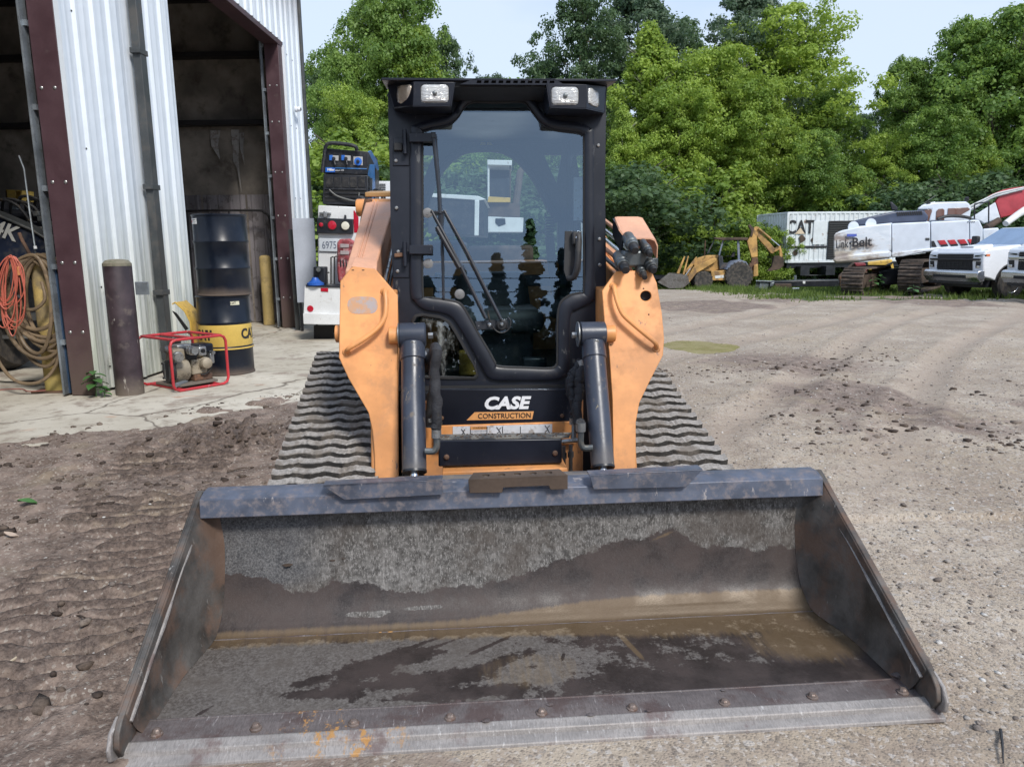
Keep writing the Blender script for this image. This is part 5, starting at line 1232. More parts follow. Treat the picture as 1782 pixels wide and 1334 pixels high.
# brown air hose: many loops hanging from the bollard top
M_bhose = paint('tan_air_hose', (.24, .17, .10), .6, var=.25, dirt=(.09, .065, .045), ds=12, dlo=.45, dhi=.65, damt=.7, bump=.3, bs=80)
rr = random.Random(12)
pts = []
loops = [(.22, 1.05, .04), (.26, .70, .0), (.18, .95, -.04), (.28, .76, .03), (.22, .88, .02), (.31, 1.0, -.05), (.17, .80, .0), (.24, .92, .05), (.30, .84, -.04)]
for k, (rx, drop, dx) in enumerate(loops):
    top_ = yb_+V((.03+.018*k-.04, -.12-.016*(k % 3), 1.32+.018*(k % 3)))
    for j in range(10):
        a = 2*math.pi*j/10
        x = math.sin(a)*rx*(1 if math.sin(a) > 0 else 1.25)+dx*(1-math.cos(a))*.5
        z = -(1-math.cos(a))*.5*drop
        pts.append(top_+V((x, -.03*math.sin(a)-.04*(1-math.cos(a))*.5-.03, z)))
hs = thing('air_hose', 'heavy tan air hose hung in loops over the yellow bollard', 'hose', yb_)
c_ = catmull(pts, 4)
MB().tube([p-yb_ for p in c_], .0195, 8).build('coil', M_bhose, hs)
tail = catmull([yb_+V((.12, -.17, 1.3)), yb_+V((.17, -.2, 1.0)), yb_+V((.22, -.22, .75)), yb_+V((.23, -.23, .55)), yb_+V((.17, -.24, .30)), yb_+V((.02, -.26, .14)), yb_+V((-.18, -.28, .13)), yb_+V((-.38, -.2, .25)), yb_+V((-.6, -.1, .6))], 6)
MB().tube([p-yb_ for p in tail], .0165, 8).build('loose_end', M_bhose, hs)
pts = catmull([yb_+V((-.14, -.23, .88)), yb_+V((-.05, -.25, .84)), yb_+V((.05, -.25, .85)), yb_+V((.13, -.23, .94)), yb_+V((.10, -.2, 1.1))], 5)
MB().tube([p-yb_ for p in pts], .0165, 8).build('wrap', M_bhose, hs)
# orange extension cord bundle
M_cord = flat('orange_cord', (.52, .13, .085), .55)
cd = thing('extension_cord', 'bundled orange extension cord hanging from the yellow bollard hook', 'cord', yb_+V((-.10, -.2, .15)))
pts = []
for k in range(11):
    top_ = V((.0+rr.uniform(-.02, .03), -.07+rr.uniform(-.03, .02), 1.20+rr.uniform(-.02, .02))); drop = rr.uniform(.62, .76) if k % 3 else rr.uniform(.42, .5); rx = rr.uniform(.05, .13); dx = rr.uniform(-.16, -.04)
    for j in range(8):
        a = 2*math.pi*j/8
        pts.append(top_+V((math.sin(a)*rx*(.5+.5*(1-math.cos(a))*.5+.2)+dx*(1-math.cos(a))*.5, -.03, -(1-math.cos(a))*.5*drop)))
MB().tube(catmull(pts, 4), .0055, 6).build('cord', M_cord, cd)
MB().tube(catmull([V((.02, -.1, 1.2)), V((.10, -.1, 1.08)), V((.08, -.1, .86)), V((-.03, -.1, .74)), V((-.14, -.1, .78)), V((-.15, -.1, .92)), V((-.05, -.1, 1.1))], 5), .0055, 6).build('cord', M_cord, cd)
MB().cyl((.055, -.10, 1.02), (.06, -.10, 1.10), .016, .013, n=10).build('plug', flat('plug_orange', (.55, .22, .08), .5), cd)
MB().tube(catmull([V((.02, -.06, 1.15)), V((-.03, -.08, 1.0)), V((-.02, -.08, .85)), V((.04, -.08, .8))], 4), .02, 8).build('black_lead', M_hose, cd)
# weed
def weed(x, y, n, h, label, name='weed', seed=1, r_=.10):
    rg_ = random.Random(seed); w_ = thing(name, label, 'weed', (x, y, float(max(ground_h(x, y), -.005))))
    mt = flat('weed_leaf', (.06, .15, .04), .5); st_ = MB(); 
    st_.tube(catmull([(0, 0, 0), (.01, 0, h*.5), (.0, .01, h)], 3), .004, 5)
    for k in range(n):
        z = h*(.35+.65*k/n); a = k*2.4; L_ = r_*(1.1-.4*k/n)
        d = V((math.cos(a), math.sin(a), .25)); sd_ = V((-math.sin(a), math.cos(a), 0)); b = V((0, 0, z))
        vs = []
        for i in range(5):
            q = i/4; ww = .36*L_*math.sin(math.pi*min(.97, max(.08, q))); c_ = b+d*L_*q-V((0, 0, .5*L_*q*q))
            vs += [c_-sd_*ww+V((0, 0, .008)), c_, c_+sd_*ww+V((0, 0, .008))]
        fs = []
        for i in range(4):
            for j in (0, 1): e = i*3+j; fs.append((e, e+1, e+4, e+3))
        MB().add(vs, fs).build('leaf', mt, w_)
    st_.build('stem', mt, w_)
weed(-4.02, 7.02, 11, .27, 'small green weed growing at the foot of the near door post', seed=2, r_=.13)
weed(-3.93, 7.0, 6, .12, 'tiny sprout between the door trim and the maroon bollard', seed=5, r_=.07)

# ---------------- drums
def drum(m_body, label, loc, band=None, group=None, rz=0):
    d = thing('oil_drum', label, 'drum', loc, rz, group)
    H = .885; R_ = .286
    prof = [(R_-.01, .0), (R_+.006, .004), (R_+.006, .016), (R_-.002, .022)]
    for zc in (.30, .59): prof += [(R_-.002, zc-.02), (R_+.009, zc-.006), (R_+.009, zc+.006), (R_-.002, zc+.02)]
    prof += [(R_-.002, H-.022), (R_+.006, H-.016), (R_+.006, H-.004), (R_-.004, H), (R_-.012, H-.014), (.002, H-.014)]
    MB().lathe(prof, n=48, ends=False).build('shell', m_body, d, smooth=50)
    MB().lathe([(.035, H-.012), (.035, H-.002), (.02, H)], (.17, 0, 0), n=12).build('bung', M_zinc, d)
    if band:
        MB().lathe([(R_-.0005, .275+.05), (R_+.0005, .275+.052), (R_+.0005, .56), (R_-.0005, .566)], n=48, ends=False).build('yellow_band', band, d)
        MB().lathe([(R_+.010, .292), (R_+.0105, .300), (R_+.010, .308)], n=48, ends=False).build('yellow_hoop', band, d)
    return d
M_drum = paint('black_drum_paint', (.006, .010, .020), .32, var=.15, vs=3, dirt=(.06, .05, .04), ds=6, dlo=.56, dhi=.74, damt=.3, bump=.03, spec=.35, low=((.12, .09, .07), 0, .12))
M_yband = paint('yellow_band_paint', (.66, .45, .10), .45, var=.06, bump=0)
dp = V((-3.24, 8.44, 0))
d1 = drum(M_drum, 'bottom drum of the stack, black with a wide yellow band and black letters', (dp.x-.03, dp.y, .002), M_yband, 'drums stacked by the wall', 0)
def wrap_text(body, size, mat, parent, R_, z, ang, **k):
    me = text_mesh(body, size, mat, **k)
    for v in me.vertices:
        a = ang+v.co.x/R_; r2 = R_+v.co.z; v.co = (r2*math.sin(a), -r2*math.cos(a), z+v.co.y)
    me.update(); return link('lettering', me, parent)
def curved_label(parent, a0, a1, z0, z1, R_, mat, name='sticker'):
    n = 8; vs = []
    for i in range(n+1):
        a = a0+(a1-a0)*i/n; vs += [(R_*math.sin(a), -R_*math.cos(a), z0), (R_*math.sin(a), -R_*math.cos(a), z1)]
    return MB().add(vs, [(2*i, 2*i+2, 2*i+3, 2*i+1) for i in range(n)]).build(name, mat, parent, recalc=False)
for a in (-.62, 1.42, 3.4): wrap_text('CAT', .155, M_textblack, d1, .2885, .452, a, ext=.0006, off=.006, sx=.86)
curved_label(d1, .62, .98, .785, .825, .2882, flat('sticker_pale', (.62, .60, .45), .5)); wrap_text('CAT', .034, M_textblack, d1, .2885, .805, .72, ext=.0002, off=.001)
d2 = drum(M_drum, 'top drum of the stack, plain black with a small white sticker', (dp.x, dp.y, .889), None, 'drums stacked by the wall', .4)
s_ = curved_label(d2, -.98-.4-.12, -.45-.4-.12, .78, .84, .2862, flat('sticker_white', (.75, .75, .74), .5)); 
wrap_text('SUPERIOR  OIL', .018, M_textblack, s_, .2868, .825, -.60-.4-.12, ext=.0002); wrap_text('50 GAL', .014, M_textblack, s_, .2868, .800, -.60-.4-.12, ext=.0002)
wrap_text('o', .05, M_red, s_, .2868, .815, -.88-.4-.12, ext=.0002, off=.003)
drum(M_drum, 'black drum standing inside the far bay left of the cream bollard', (-5.05, 13.5, 0), None, None)
ctn = lambda x, y, z, lab, mat: (lambda o: (MB().box((0, 0, .10), (.15, .12, .20), None, .8).build('body', mat, o, bev=.02), MB().cyl((.03, 0, .2), (.03, 0, .24), .022, n=10).build('cap', M_blue, o)))(thing('oil_jug', lab, 'jug', (x, y, z)))
ctn(-5.13, 13.4, .887, 'dark oil jug with a blue cap on the inner drum', M_darkplastic)
ctn(-4.92, 13.55, .887, 'second smoky grey oil jug beside it on the inner drum', flat('smoky_plastic', (.12, .13, .15), .4))
# yellow bent sheet (funnel tray) leaning between wall and drum
yt = thing('metal_chute', 'yellow painted sheet metal chute leaning on the wall beside the drum stack', 'chute', (-3.66, 8.45, 0))
pr = [(-.13, .80), (-.10, .82), (.0, .72), (.05, .60), (.06, .0)]
for dy, nm in ((-.14, 'side_flange'), (.14, 'side_flange')):
    MB().tube([(x, dy, z) for x, z in pr], .009, 6).build(nm, M_yellow, yt)
m = MB(); vs = []
for x, z in pr: vs += [(x, -.14, z), (x, .14, z), (x+.006, .14, z), (x+.006, -.14, z)]
fs = []
for i in range(len(pr)-1):
    for k in range(4): l = (k+1) % 4; fs.append((i*4+k, i*4+l, (i+1)*4+l, (i+1)*4+k))
m.add(vs, fs).build('sheet', M_yellow, yt)
MB().prism([(-.16, -.10, .72), (-.10, -.14, .70), (.02, -.14, .52), (-.02, -.12, .50)], (0, .02, 0)).build('black_edge', M_darkplastic, yt)
MB().bb((-.16, -.2, 0), (-.10, -.08, .42)).build('backing_board', M_darkplastic, yt)

# ---------------- engine water pump in a red tube frame
pA, pB = V((-3.325, 7.19, 0)), V((-2.985, 7.64, 0))
ang = math.atan2(pB.y-pA.y, pB.x-pA.x)
pu = thing('water_pump', 'petrol engine water pump in a scuffed red tube frame on the apron', 'pump', ((pA.x+pB.x)/2, (pA.y+pB.y)/2, 0), ang)
# local: x along the near side (toward B), y to the back-left
Lx = .60; Wy = .64; Hh = .52; r_ = .0145
def hoop(y):
    x0, x1 = -Lx/2, Lx/2; q = .06
    p = [(x0+q, y, .016), (x1-q, y, .016), (x1-q*.3, y, .016+q*.3), (x1, y, .016+q), (x1, y, Hh-q), (x1-q*.3, y, Hh-q*.3), (x1-q, y, Hh), (x0+q, y, Hh), (x0+q*.3, y, Hh-q*.3), (x0, y, Hh-q), (x0, y, .016+q), (x0+q*.3, y, .016+q*.3)]
    MB().tube(p, r_, 10, closed=True).build('frame_hoop', M_red, pu)
hoop(0); hoop(Wy)
for x in (-Lx/2+.05, Lx/2-.05): MB().cyl((x, 0, Hh), (x, Wy, Hh), r_, n=10).build('frame_rail', M_red, pu)
MB().cyl((-.05, 0, Hh), (-.05, Wy, Hh), r_, n=10).build('frame_rail', M_red, pu)
for x in (-.20, .20): MB().cyl((x, 0, .016), (x, Wy, .016), r_, n=10).build('frame_rail', M_red, pu)
MB().bb((-.22, .10, .030), (.24, .50, .055)).build('skid_plate', M_cylblue, pu, bev=.004)
MB().bb((.02, .16, .055), (.22, .44, .12)).build('engine_mount', M_rust, pu, bev=.008)
# pump volute on the left
vol = MB().lathe([(.03, -.085), (.12, -.08), (.135, -.05), (.135, .05), (.12, .08), (.03, .085)], (-.10, .26, .185), 'X', 24).build('pump_housing', M_cast, pu, bev=.008)
MB().box((-.11, .26, .33), (.15, .17, .15), None, .85).build('pump_tank', M_cast, vol, bev=.02, seg=3)
MB().lathe([(.10, -.02), (.115, -.015), (.115, .015), (.10, .02)], (-.20, .24, .185), 'X', 20).build('end_cover', M_darkplastic, vol, bev=.004)
for k in range(4):
    a = R(45+90*k); MB().cyl((-.235, .24+.105*math.cos(a), .185+.105*math.sin(a)), (-.16, .24+.105*math.cos(a), .185+.105*math.sin(a)), .012, n=8).build('cover_stud', M_darkplastic, vol)
for y in (.19, .29): MB().bb((-.228, y-.012, .10), (-.216, y+.012, .27)).build('cover_rib', M_fit, vol, bev=.003)
def port(c_, d, r0, name='hose_port'):
    c_ = V(c_); d = V(d).normalized()
    o = MB().tube([c_, c_+d*.03, c_+d*.032, c_+d*.05, c_+d*.052, c_+d*.085], [r0*.95, r0*.95, r0*1.1, r0*1.1, r0, r0], 20, cap=False).tube([c_+d*.085, c_+d*.086, c_+d*.03], [r0, r0*.82, r0*.8], 20, cap=False).build(name, M_zinc, pu)
    MB().cyl(c_+d*.028, c_+d*.031, r0*.8, n=20).build('port_bore', M_rubberseal, o)
port((-.17, .12, .35), (-.3, -1, -.15), .044); port((-.03, .14, .385), (.25, -1, .0), .044); port((-.17, .26, .40), (-1, -.3, .2), .036)
MB().cyl((-.24, .08, .06), (-.06, .2, .06), .024, n=12).build('drain_pipe', M_galv, pu)
# engine block with fins, head, muffler, recoil, carburettor and tank
eng = MB().box((.09, .26, .20), (.17, .18, .16)).build('engine_block', M_cast, pu, bev=.015)
for k in range(7): MB().box((.02+.0*k, .25, .30+.014*k), (.15, .17, .006)).build('cooling_fin', M_darkplastic, eng)
MB().box((.02, .25, .34), (.11, .13, .12)).build('cylinder_barrel', M_darkplastic, eng, bev=.01)
MB().box((.13, .20, .355), (.09, .09, .10)).build('cylinder_head', M_zinc, eng, bev=.015)
MB().cyl((.13, .152, .36), (.13, .145, .36), .022, n=14).build('exhaust_hole', M_rubberseal, eng)
MB().lathe([(.0, -.052), (.03, -.05), (.055, -.035), (.062, -.01), (.062, .02), (.05, .03)], (.135, .13, .235), 'Y', 24).build('air_cleaner', M_cast, eng)
MB().box((.20, .30, .375), (.17, .20, .10)).build('fuel_tank', M_drum, eng, bev=.025, seg=3)
MB().box((.0, .33, .41), (.16, .12, .05)).build('muffler', M_zinc, eng, bev=.015)
MB().box((.235, .19, .27), (.05, .05, .11)).build('carburettor', M_zinc, eng, bev=.01)
MB().cyl((.24, .14, .33), (.24, .2, .33), .02, n=10).build('lever', M_zinc, eng)
MB().lathe([(.02, -.03), (.085, -.02), (.09, .03), (.02, .04)], (.06, .32, .19), 'Y', 20).build('recoil_cover', M_rust, eng)
MB().tube(catmull([(.18, .15, .28), (.20, .13, .2), (.14, .13, .13), (.08, .15, .12)], 4), .008, 6).build('fuel_line', M_hose, eng)

# ---------------- grey sheet leaning at the building's far corner
pn = thing('leaning_panel', 'pale grey flat panel leaning against the far corner of the building', 'panel', (-3.62, 12.9, 0), 0)
MB().prism([(-.09, .0, .50), (.27, .0, .50), (.25, .1, 1.93), (-.12, .1, 1.93)], (0, .015, 0)).build('sheet', paint('pale_grey_panel', (.50, .54, .62), .5, var=.04), pn)
MB().bb((-.06, .01, 0), (-.02, .04, .50)).build('leg', M_black, pn); MB().bb((.20, .01, 0), (.24, .04, .50)).build('leg', M_black, pn)
lb = thing('metal_bar', 'dark flat bar propped upright between wall corner and pale panel', 'bar', (-3.80, 13.1, 0))
MB().prism([(-.03, 0, 0), (.05, 0, 0), (.0, .05, 1.75), (-.07, .05, 1.75)], (0, .03, 0)).build('bar', M_dgrey, lb)

# ================================================================== SERVICE TRUCK (seen from behind)
tk = thing('service_truck', 'white utility service truck parked behind the loader, seen from its rear', 'truck', (-2.0, 11.5, 0))
def X(px, y=11.5, py=500): return ony(px, py, y)
def Q(px, py, y): p = ony(px, py, y); return V((p.x+2.0, p.y-11.5, p.z))
def slab(q, y, th_, name, mat, par=tk, bev=.005):
    return MB().prism([Q(a, b, y) for a, b in q], (0, th_, 0)).build(name, mat, par, bev=bev)
bod = slab([(553, 357), (640, 361), (690, 363), (690, 500), (553, 500)], 12.0, 1.2, 'utility_body', M_white, bev=.02)
# right-hand compartment seen through the loader's cab
slab([(745, 343), (842, 349), (842, 410), (745, 406)], 12.3, 2.4, 'side_compartment', M_darkplastic, bev=.01)
slab([(745, 336), (832, 341), (846, 347), (836, 349), (745, 343)], 12.28, 2.4, 'compartment_roof', M_white, bev=.01)
slab([(826, 348), (834, 348), (833, 410), (825, 410)], 12.27, .06, 'compartment_post', M_white, bev=.01)
slab([(530, 498), (690, 502), (690, 548), (528, 548)], 11.5, .5, 'tail_deck', M_white, bev=.006)
slab([(527, 545), (690, 549), (690, 567), (528, 564)], 11.42, .14, 'bumper', M_white, bev=.008)
slab([(532, 495), (600, 498), (690, 500), (690, 503), (532, 499)], 11.48, .5, 'deck_plate', M_black)
MB().lathe([(.050, .004), (.05, -.006), (.03, -.010)], Q(540, 537, 11.498), 'Y', 16).build('reflector', M_redlens, tk)
slab([(558, 501), (571, 501), (571, 508), (558, 507)], 11.49, .008, 'reflector', M_redlens)
lbx = slab([(551, 379), (614, 381), (614, 407), (551, 406)], 11.93, .07, 'lamp_panel', M_black, bev=.008)
for px, py, r_, m_ in ((559, 391, .035, M_redlens), (578, 392, .072, M_redlens), (601, 393, .068, M_whitelens)):
    c_ = Q(px, py, 11.925); MB().lathe([(r_+.014, .006), (r_+.014, -.006), (r_+.004, -.008)], c_, 'Y', 20).build('lamp_bezel', M_rubberseal, lbx)
    MB().lathe([(r_, -.004), (r_*.85, -.016), (r_*.3, -.022), (.002, -.022)], c_, 'Y', 20).build('tail_lamp', m_, lbx)
slab([(615, 367), (617, 366), (624, 378), (624, 405), (616, 405)], 11.995, .004, 'red_reflector_tape', M_redlens)
lp = slab([(555, 414), (590, 416), (590, 438), (555, 437)], 11.97, .01, 'number_plate', paint('plate_face', (.58, .62, .66), .5, var=.05))
text('6975', .165, flat('plate_ink', (.12, .14, .2), .5), lp, Q(573, 427, 11.967), (1, 0, 0), (0, 0, 1), sx=.72, ext=.001)
MB().box(Q(566, 371, 11.97), (.18, .05, .03)).box(Q(566, 373, 11.95), (.05, .06, .09)).build('door_latch', M_zinc, tk, bev=.006)
MB().box(Q(601, 378, 11.97), (.03, .04, .07)).build('hose_hook', M_black, tk, bev=.008)
# vise, bag, tools on the tail deck
vs_ = thing('bench_vise', 'dark bench vise bolted on the white truck tail deck', 'vise', (-2.0, 11.5, 0))
MB().prism([Q(545, 464, 11.6), (Q(565, 464, 11.6)), Q(566, 495, 11.6), Q(545, 495, 11.6)], (0, .2, 0)).build('body', M_black, vs_, bev=.015)
MB().cyl(Q(554, 469, 11.58), Q(554, 469, 11.45), .035, n=14).build('screw', M_fit, vs_)
bl = thing('blue_cap', 'blue plastic cap lying on the tail deck', 'cap', (-2.0, 11.5, 0))
c_ = Q(549, 494, 11.56); MB().lathe([(.13, 0), (.13, .035), (.095, .05), (.06, .085), (.045, .12), (.0, .125)], (c_.x, c_.y, c_.z-.02), n=20).build('cap', flat('bright_blue_plastic', (.02, .10, .42), .4), bl)
bg_ = thing('canvas_bag', 'faded red bag with clear pockets hanging on the truck rear', 'bag', (-2.0, 11.5, 0))
o = slab([(586, 420), (592, 416), (606, 415), (616, 420), (614, 447), (611, 478), (606, 492), (588, 492), (586, 470)], 11.66, .16, 'sack', paint('faded_red_canvas', (.30, .05, .06), .6, var=.3, vs=9, dirt=(.45, .3, .3), ds=16, damt=.6, bump=.5), bg_, .03)
for y0 in (424, 436): slab([(592, y0), (607, y0+1), (607, y0+7), (592, y0+7)], 11.645, .012, 'clear_pocket', flat('pocket_grey', (.38, .33, .33), .3), o)
for k in range(4): slab([(591+5*k, 452), (593+5*k, 451), (594+5*k, 464), (592+5*k, 465)], 11.65, .01, 'strap', M_black, o)
tl = thing('hand_tools', 'black bars and hose ends standing on the truck tail deck beside the bag', 'tools', (-2.0, 11.5, 0))
for px, y0 in ((569, 475), (576, 448), (582, 447)): MB().tube([Q(px, 494, 11.62), Q(px, y0, 11.62), Q(px+4, y0-1, 11.62)], .013, 6).build('bar', M_darkplastic, tl)
# wheels and underbody
MB().bb((-1.0, .3, .45), (1.0, 4.5, .62)).build('chassis', M_black, tk)
for x0 in (-1.0, .72):
    w_ = MB().lathe([(.17, -.12), (.33, -.13), (.375, -.10), (.385, 0), (.375, .10), (.33, .13), (.17, .12)], (x0+.13, .95, .385), 'X', 28).build('wheel', M_tire, tk)
    MB().lathe([(.05, -.10), (.16, -.09), (.19, -.11)], (x0+.13, .95, .385), 'X', 20).build('hub', M_zinc, w_)
MB().prism([Q(546, 566, 11.75), Q(580, 566, 11.75), Q(580, 590, 11.75), Q(546, 590, 11.75)], (0, .02, 0)).build('mud_flap', M_rubberseal, tk)
MB().bb((-1.05, 3.5, .6), (1.0, 6.0, 1.55)).build('cab_body', M_darkplastic, tk, bev=.06)
# welder generator on top of the body
M_wfr = paint('welder_black', (.014, .016, .022), .45, var=.15, dirt=(.08, .08, .08), ds=14, damt=.3)
wd = thing('welding_generator', 'blue and black engine driven welder standing on the service truck', 'welder', (-2.0, 11.5, 0))
def wslab(q, y, th_, name, mat, par=wd, bev=.004): return MB().prism([Q(a, b, y) for a, b in q], (0, th_, 0)).build(name, mat, par, bev=bev)
wslab([(563, 303), (640, 305), (640, 357), (561, 355)], 12.25, .9, 'lower_cabinet', M_wfr, bev=.01)
wslab([(566, 258), (641, 264), (640, 304), (563, 302)], 12.30, .85, 'control_panel', M_wfr, bev=.008)
MB().tube(catmull([Q(561, 300, 12.22), Q(564, 275, 12.22), Q(570, 251, 12.22), Q(600, 251, 12.22), Q(618, 255, 12.22), Q(621, 262, 12.24)], 4), .03, 8).build('guard_bar', M_wfr, wd)
wslab([(566, 291), (638, 293), (638, 295), (566, 293)], 12.29, .01, 'blue_line', M_blue)
b_ = wslab([(566, 292), (583, 292), (583, 300), (566, 300)], 12.28, .01, 'blue_badge', flat('badge_blue', (.02, .13, .55), .4))
text('Miller', .05, M_textwhite, b_, Q(576, 295.5, 12.277), (1, 0, 0), (0, 0, 1), ext=.001, off=.002)
text('Bobcat 250', .034, M_textwhite, b_, Q(590, 296.5, 12.285), (1, 0, 0), (0, 0, 1), ext=.001)
for (x0, x1, col) in ((573, 589, 0), (594, 610, 0), (615, 631, 1)):
    d_ = wslab([(x0, 270+2*col), (x1, 271+2*col), (x1, 280+8*col), (x0, 279+8*col)], 12.285, .01, 'dial_plate', flat('dial_face', (.45, .45, .45), .4))
    if not col: wslab([(x0, 270), (x0+6, 270), (x0+6, 279), (x0, 279)], 12.280, .005, 'dial_mark', flat('badge_blue2', (.03, .16, .6), .4), d_)
    c_ = Q((x0+x1)/2, 276+5*col, 12.27)
    if col: MB().lathe([(.062, .008), (.062, 0), (.03, -.002)], c_, 'Y', 20).build('dial_ring', flat('badge_blue3', (.03, .16, .6), .4), d_)
    MB().lathe([(.028, .0), (.024, -.03), (.01, -.032)], c_, 'Y', 12).build('knob', M_wfr, d_)
    if not col: MB().cyl(c_, c_+V((.02, -.02, -.10)), .014, n=8).build('knob_handle', M_wfr, d_)
for k in range(5): wslab([(567+k*14, 308), (579+k*14, 308), (579+k*14, 326), (567+k*14, 326)], 12.24, .012, 'outlet_cover', M_darkplastic)
for z0 in (328, 335, 342): wslab([(565, z0), (637, z0+1), (637, z0+3), (565, z0+2)], 12.23, .03, 'grille_bar', M_wfr)
wslab([(565, 328), (637, 329), (637, 352), (565, 351)], 12.245, .01, 'grille_back', M_rubberseal)
MB().tube(catmull([Q(573, 330, 12.2), Q(585, 340, 12.2), Q(605, 347, 12.2), Q(622, 349, 12.2), Q(625, 335, 12.2)], 4), .012, 6).build('weld_lead', flat('grey_lead', (.16, .16, .15), .6), wd)
MB().lathe([(.06, .02), (.085, 0), (.085, -.04), (.05, -.05), (.04, -.02)], Q(628, 350, 12.15), 'Y', 16).build('lead_spool', M_wfr, wd)
# blue tapering side cover
a = [Q(641, 264, 12.30), Q(646, 262, 12.4), Q(657, 280, 12.9), Q(660, 296, 13.1), Q(652, 300, 13.1), Q(640, 286, 12.35)]
MB().prism(a, (-.03, .02, 0)).build('side_cover', M_blue, wd, bev=.006)
MB().prism([Q(640, 286, 12.31), Q(652, 286, 12.8), Q(654, 345, 12.8), Q(641, 352, 12.3)], (-.02, .05, 0)).build('side_panel', M_blue, wd, bev=.006)
MB().prism([Q(654, 292, 12.85), Q(660, 300, 13.1), Q(659, 350, 13.1), Q(653, 350, 12.8)], (-.03, .05, 0)).build('rear_panel', M_wfr, wd, bev=.006)
MB().prism([Q(644, 310, 12.33), Q(648, 310, 12.5), Q(648, 345, 12.5), Q(644, 348, 12.33)], (-.005, -.01, 0)).build('side_grille', M_wfr, wd)
ac = thing('compressor_unit', 'small white louvred unit on the truck behind the welder', 'air compressor', (-2.0, 11.5, 0))
wslab([(659, 315), (700, 316), (700, 352), (659, 350)], 13.4, .6, 'housing', M_whiteclean, ac, .01)
for k in range(6): wslab([(660, 320+3*k), (671, 320+3*k), (671, 321.3+3*k), (660, 321.3+3*k)], 13.39, .01, 'louvre', M_black, ac, 0)
cl = thing('welding_cable', 'coiled black welding cable beside the welder on the truck', 'cable', (-2.0, 11.5, 0))
m = MB()
for k in range(5):
    c_ = Q(655+k*1.5, 343, 12.6+.03*k); m.tube([c_+V((.09*math.cos(a), 0, .13*math.sin(a))) for a in [2*math.pi*i/20 for i in range(20)]], .010, 6, closed=True)
m.build('coil', M_darkplastic, cl); MB().box(Q(666, 344, 12.7), (.05, .1, .2)).build('clamp', M_zinc, cl)

# ---------------- white machine seen through the cab (tall cab and box with red stripe)
wm = thing('digger_truck', 'old white digger truck seen through the loader cab window', 'truck', (-.3, 20, 0))
def QQ(px, py, y): p = ony(px, py, y); return V((p.x+.3, p.y-20, p.z))
def ws(q, y, th_, name, mat, par=wm, bev=.01): return MB().prism([QQ(a, b, y) for a, b in q], (0, th_, 0)).build(name, mat, par, bev=bev)
ws([(826, 376), (911, 379), (910, 404), (826, 404)], 20, .9, 'rear_box', M_white)
ws([(842, 377), (848, 377), (848, 404), (842, 404)], 19.98, .01, 'red_stripe', M_red)
ws([(862, 380), (879, 380), (880, 390), (868, 394), (862, 388)], 19.98, .02, 'dark_opening', M_black)
ws([(848, 278), (891, 279), (891, 288), (848, 287)], 20.3, 1.4, 'canopy', M_white)
for px in (850, 888): MB().cyl(QQ(px, 285, 20.4), QQ(px, 352, 20.4), .028 if px < 860 else .022, n=8).build('canopy_post', M_white if px < 860 else M_brown, wm)
ws([(852, 288), (887, 289), (887, 310), (852, 310)], 21.5, .05, 'rear_window', M_black)
ws([(852, 310), (886, 310), (888, 344), (848, 344)], 20.6, .8, 'seat_box', M_black)
ws([(850, 342), (888, 344), (888, 352), (848, 352)], 20.3, 1.4, 'cab_base', M_yellow)
ws([(838, 352), (905, 354), (905, 378), (838, 376)], 20.4, 1.6, 'turntable', M_brown)
MB().tube([QQ(895, 376, 20.5), QQ(905, 300, 21), QQ(940, 262, 22)], .10, 8).build('boom', M_brown, wm)
for x0 in (-.55, .55):
    MB().lathe([(.2, -.15), (.48, -.15), (.52, 0), (.48, .15), (.2, .15)], (x0, .5, .44), 'X', 24).build('wheel', M_tire, wm)
MB().bb((-.7, .2, .6), (.7, 5, .9)).build('chassis', M_black, wm); MB().bb((-1, 3, .8), (1, 5.2, 1.5)).build('truck_cab', M_brown, wm, bev=.1)

# ---------------- dark machine and clutter inside the near bay
im = thing('wheel_loader', 'dark blue loader parked inside the near bay with pale letters on its arm', 'loader', (-5.6, 9.4, 0))
def QI(px, py, y): p = ony(px, py, y); return V((p.x+5.6, p.y-9.4, p.z))
def wi(q, y, th_, name, mat, par=im, bev=.01): return MB().prism([QI(a, b, y) for a, b in q], (0, th_, 0)).build(name, mat, par, bev=bev)
M_navy = paint('dark_navy_paint', (.010, .016, .035), .4, var=.2, dirt=(.06, .055, .05), ds=6, damt=.4)
ar_ = wi([(-150, 318), (0, 378), (55, 402), (92, 425), (97, 470), (96, 492), (40, 470), (-150, 430)], 8.5, .18, 'loader_arm', M_navy)
wi([(-150, 314), (0, 374), (55, 398), (93, 422), (93, 426), (55, 403), (0, 379), (-150, 320)], 8.47, .24, 'arm_edge', M_dgrey)
text('74K', .24, flat('pale_grey_letters', (.42, .42, .40), .5), ar_, QI(-2, 399, 8.49), V((1, 0, -.34)), (0, 0, 1), ext=.002, off=.006, shear=.2)
wi([(-200, 362), (88, 364), (90, 384), (-200, 380)], 9.0, .5, 'boom_tube', M_black, bev=.05)
wi([(-200, 380), (100, 388), (100, 640), (-200, 640)], 10.4, 1.6, 'body', M_black, bev=.05)
for x0, r_ in ((-.55, .62), (-2.2, .62)):
    w_ = MB().lathe([(.25, -.2), (r_*.9, -.22), (r_, -.1), (r_, .1), (r_*.9, .22), (.25, .2)], (x0, -.5, r_), 'X', 30).build('wheel', M_tire, im)
for k in range(7):
    rr = random.Random(40+k); a = QI(-10+14*k, 365+rr.uniform(-4, 10), 8.9); MB().tube(catmull([a, a+V((.12, -.1, .12)), a+V((.35, -.1, .05)), a+V((.5, 0, -.3))], 4), .018, 6).build('hydraulic_hose', M_hose, im)
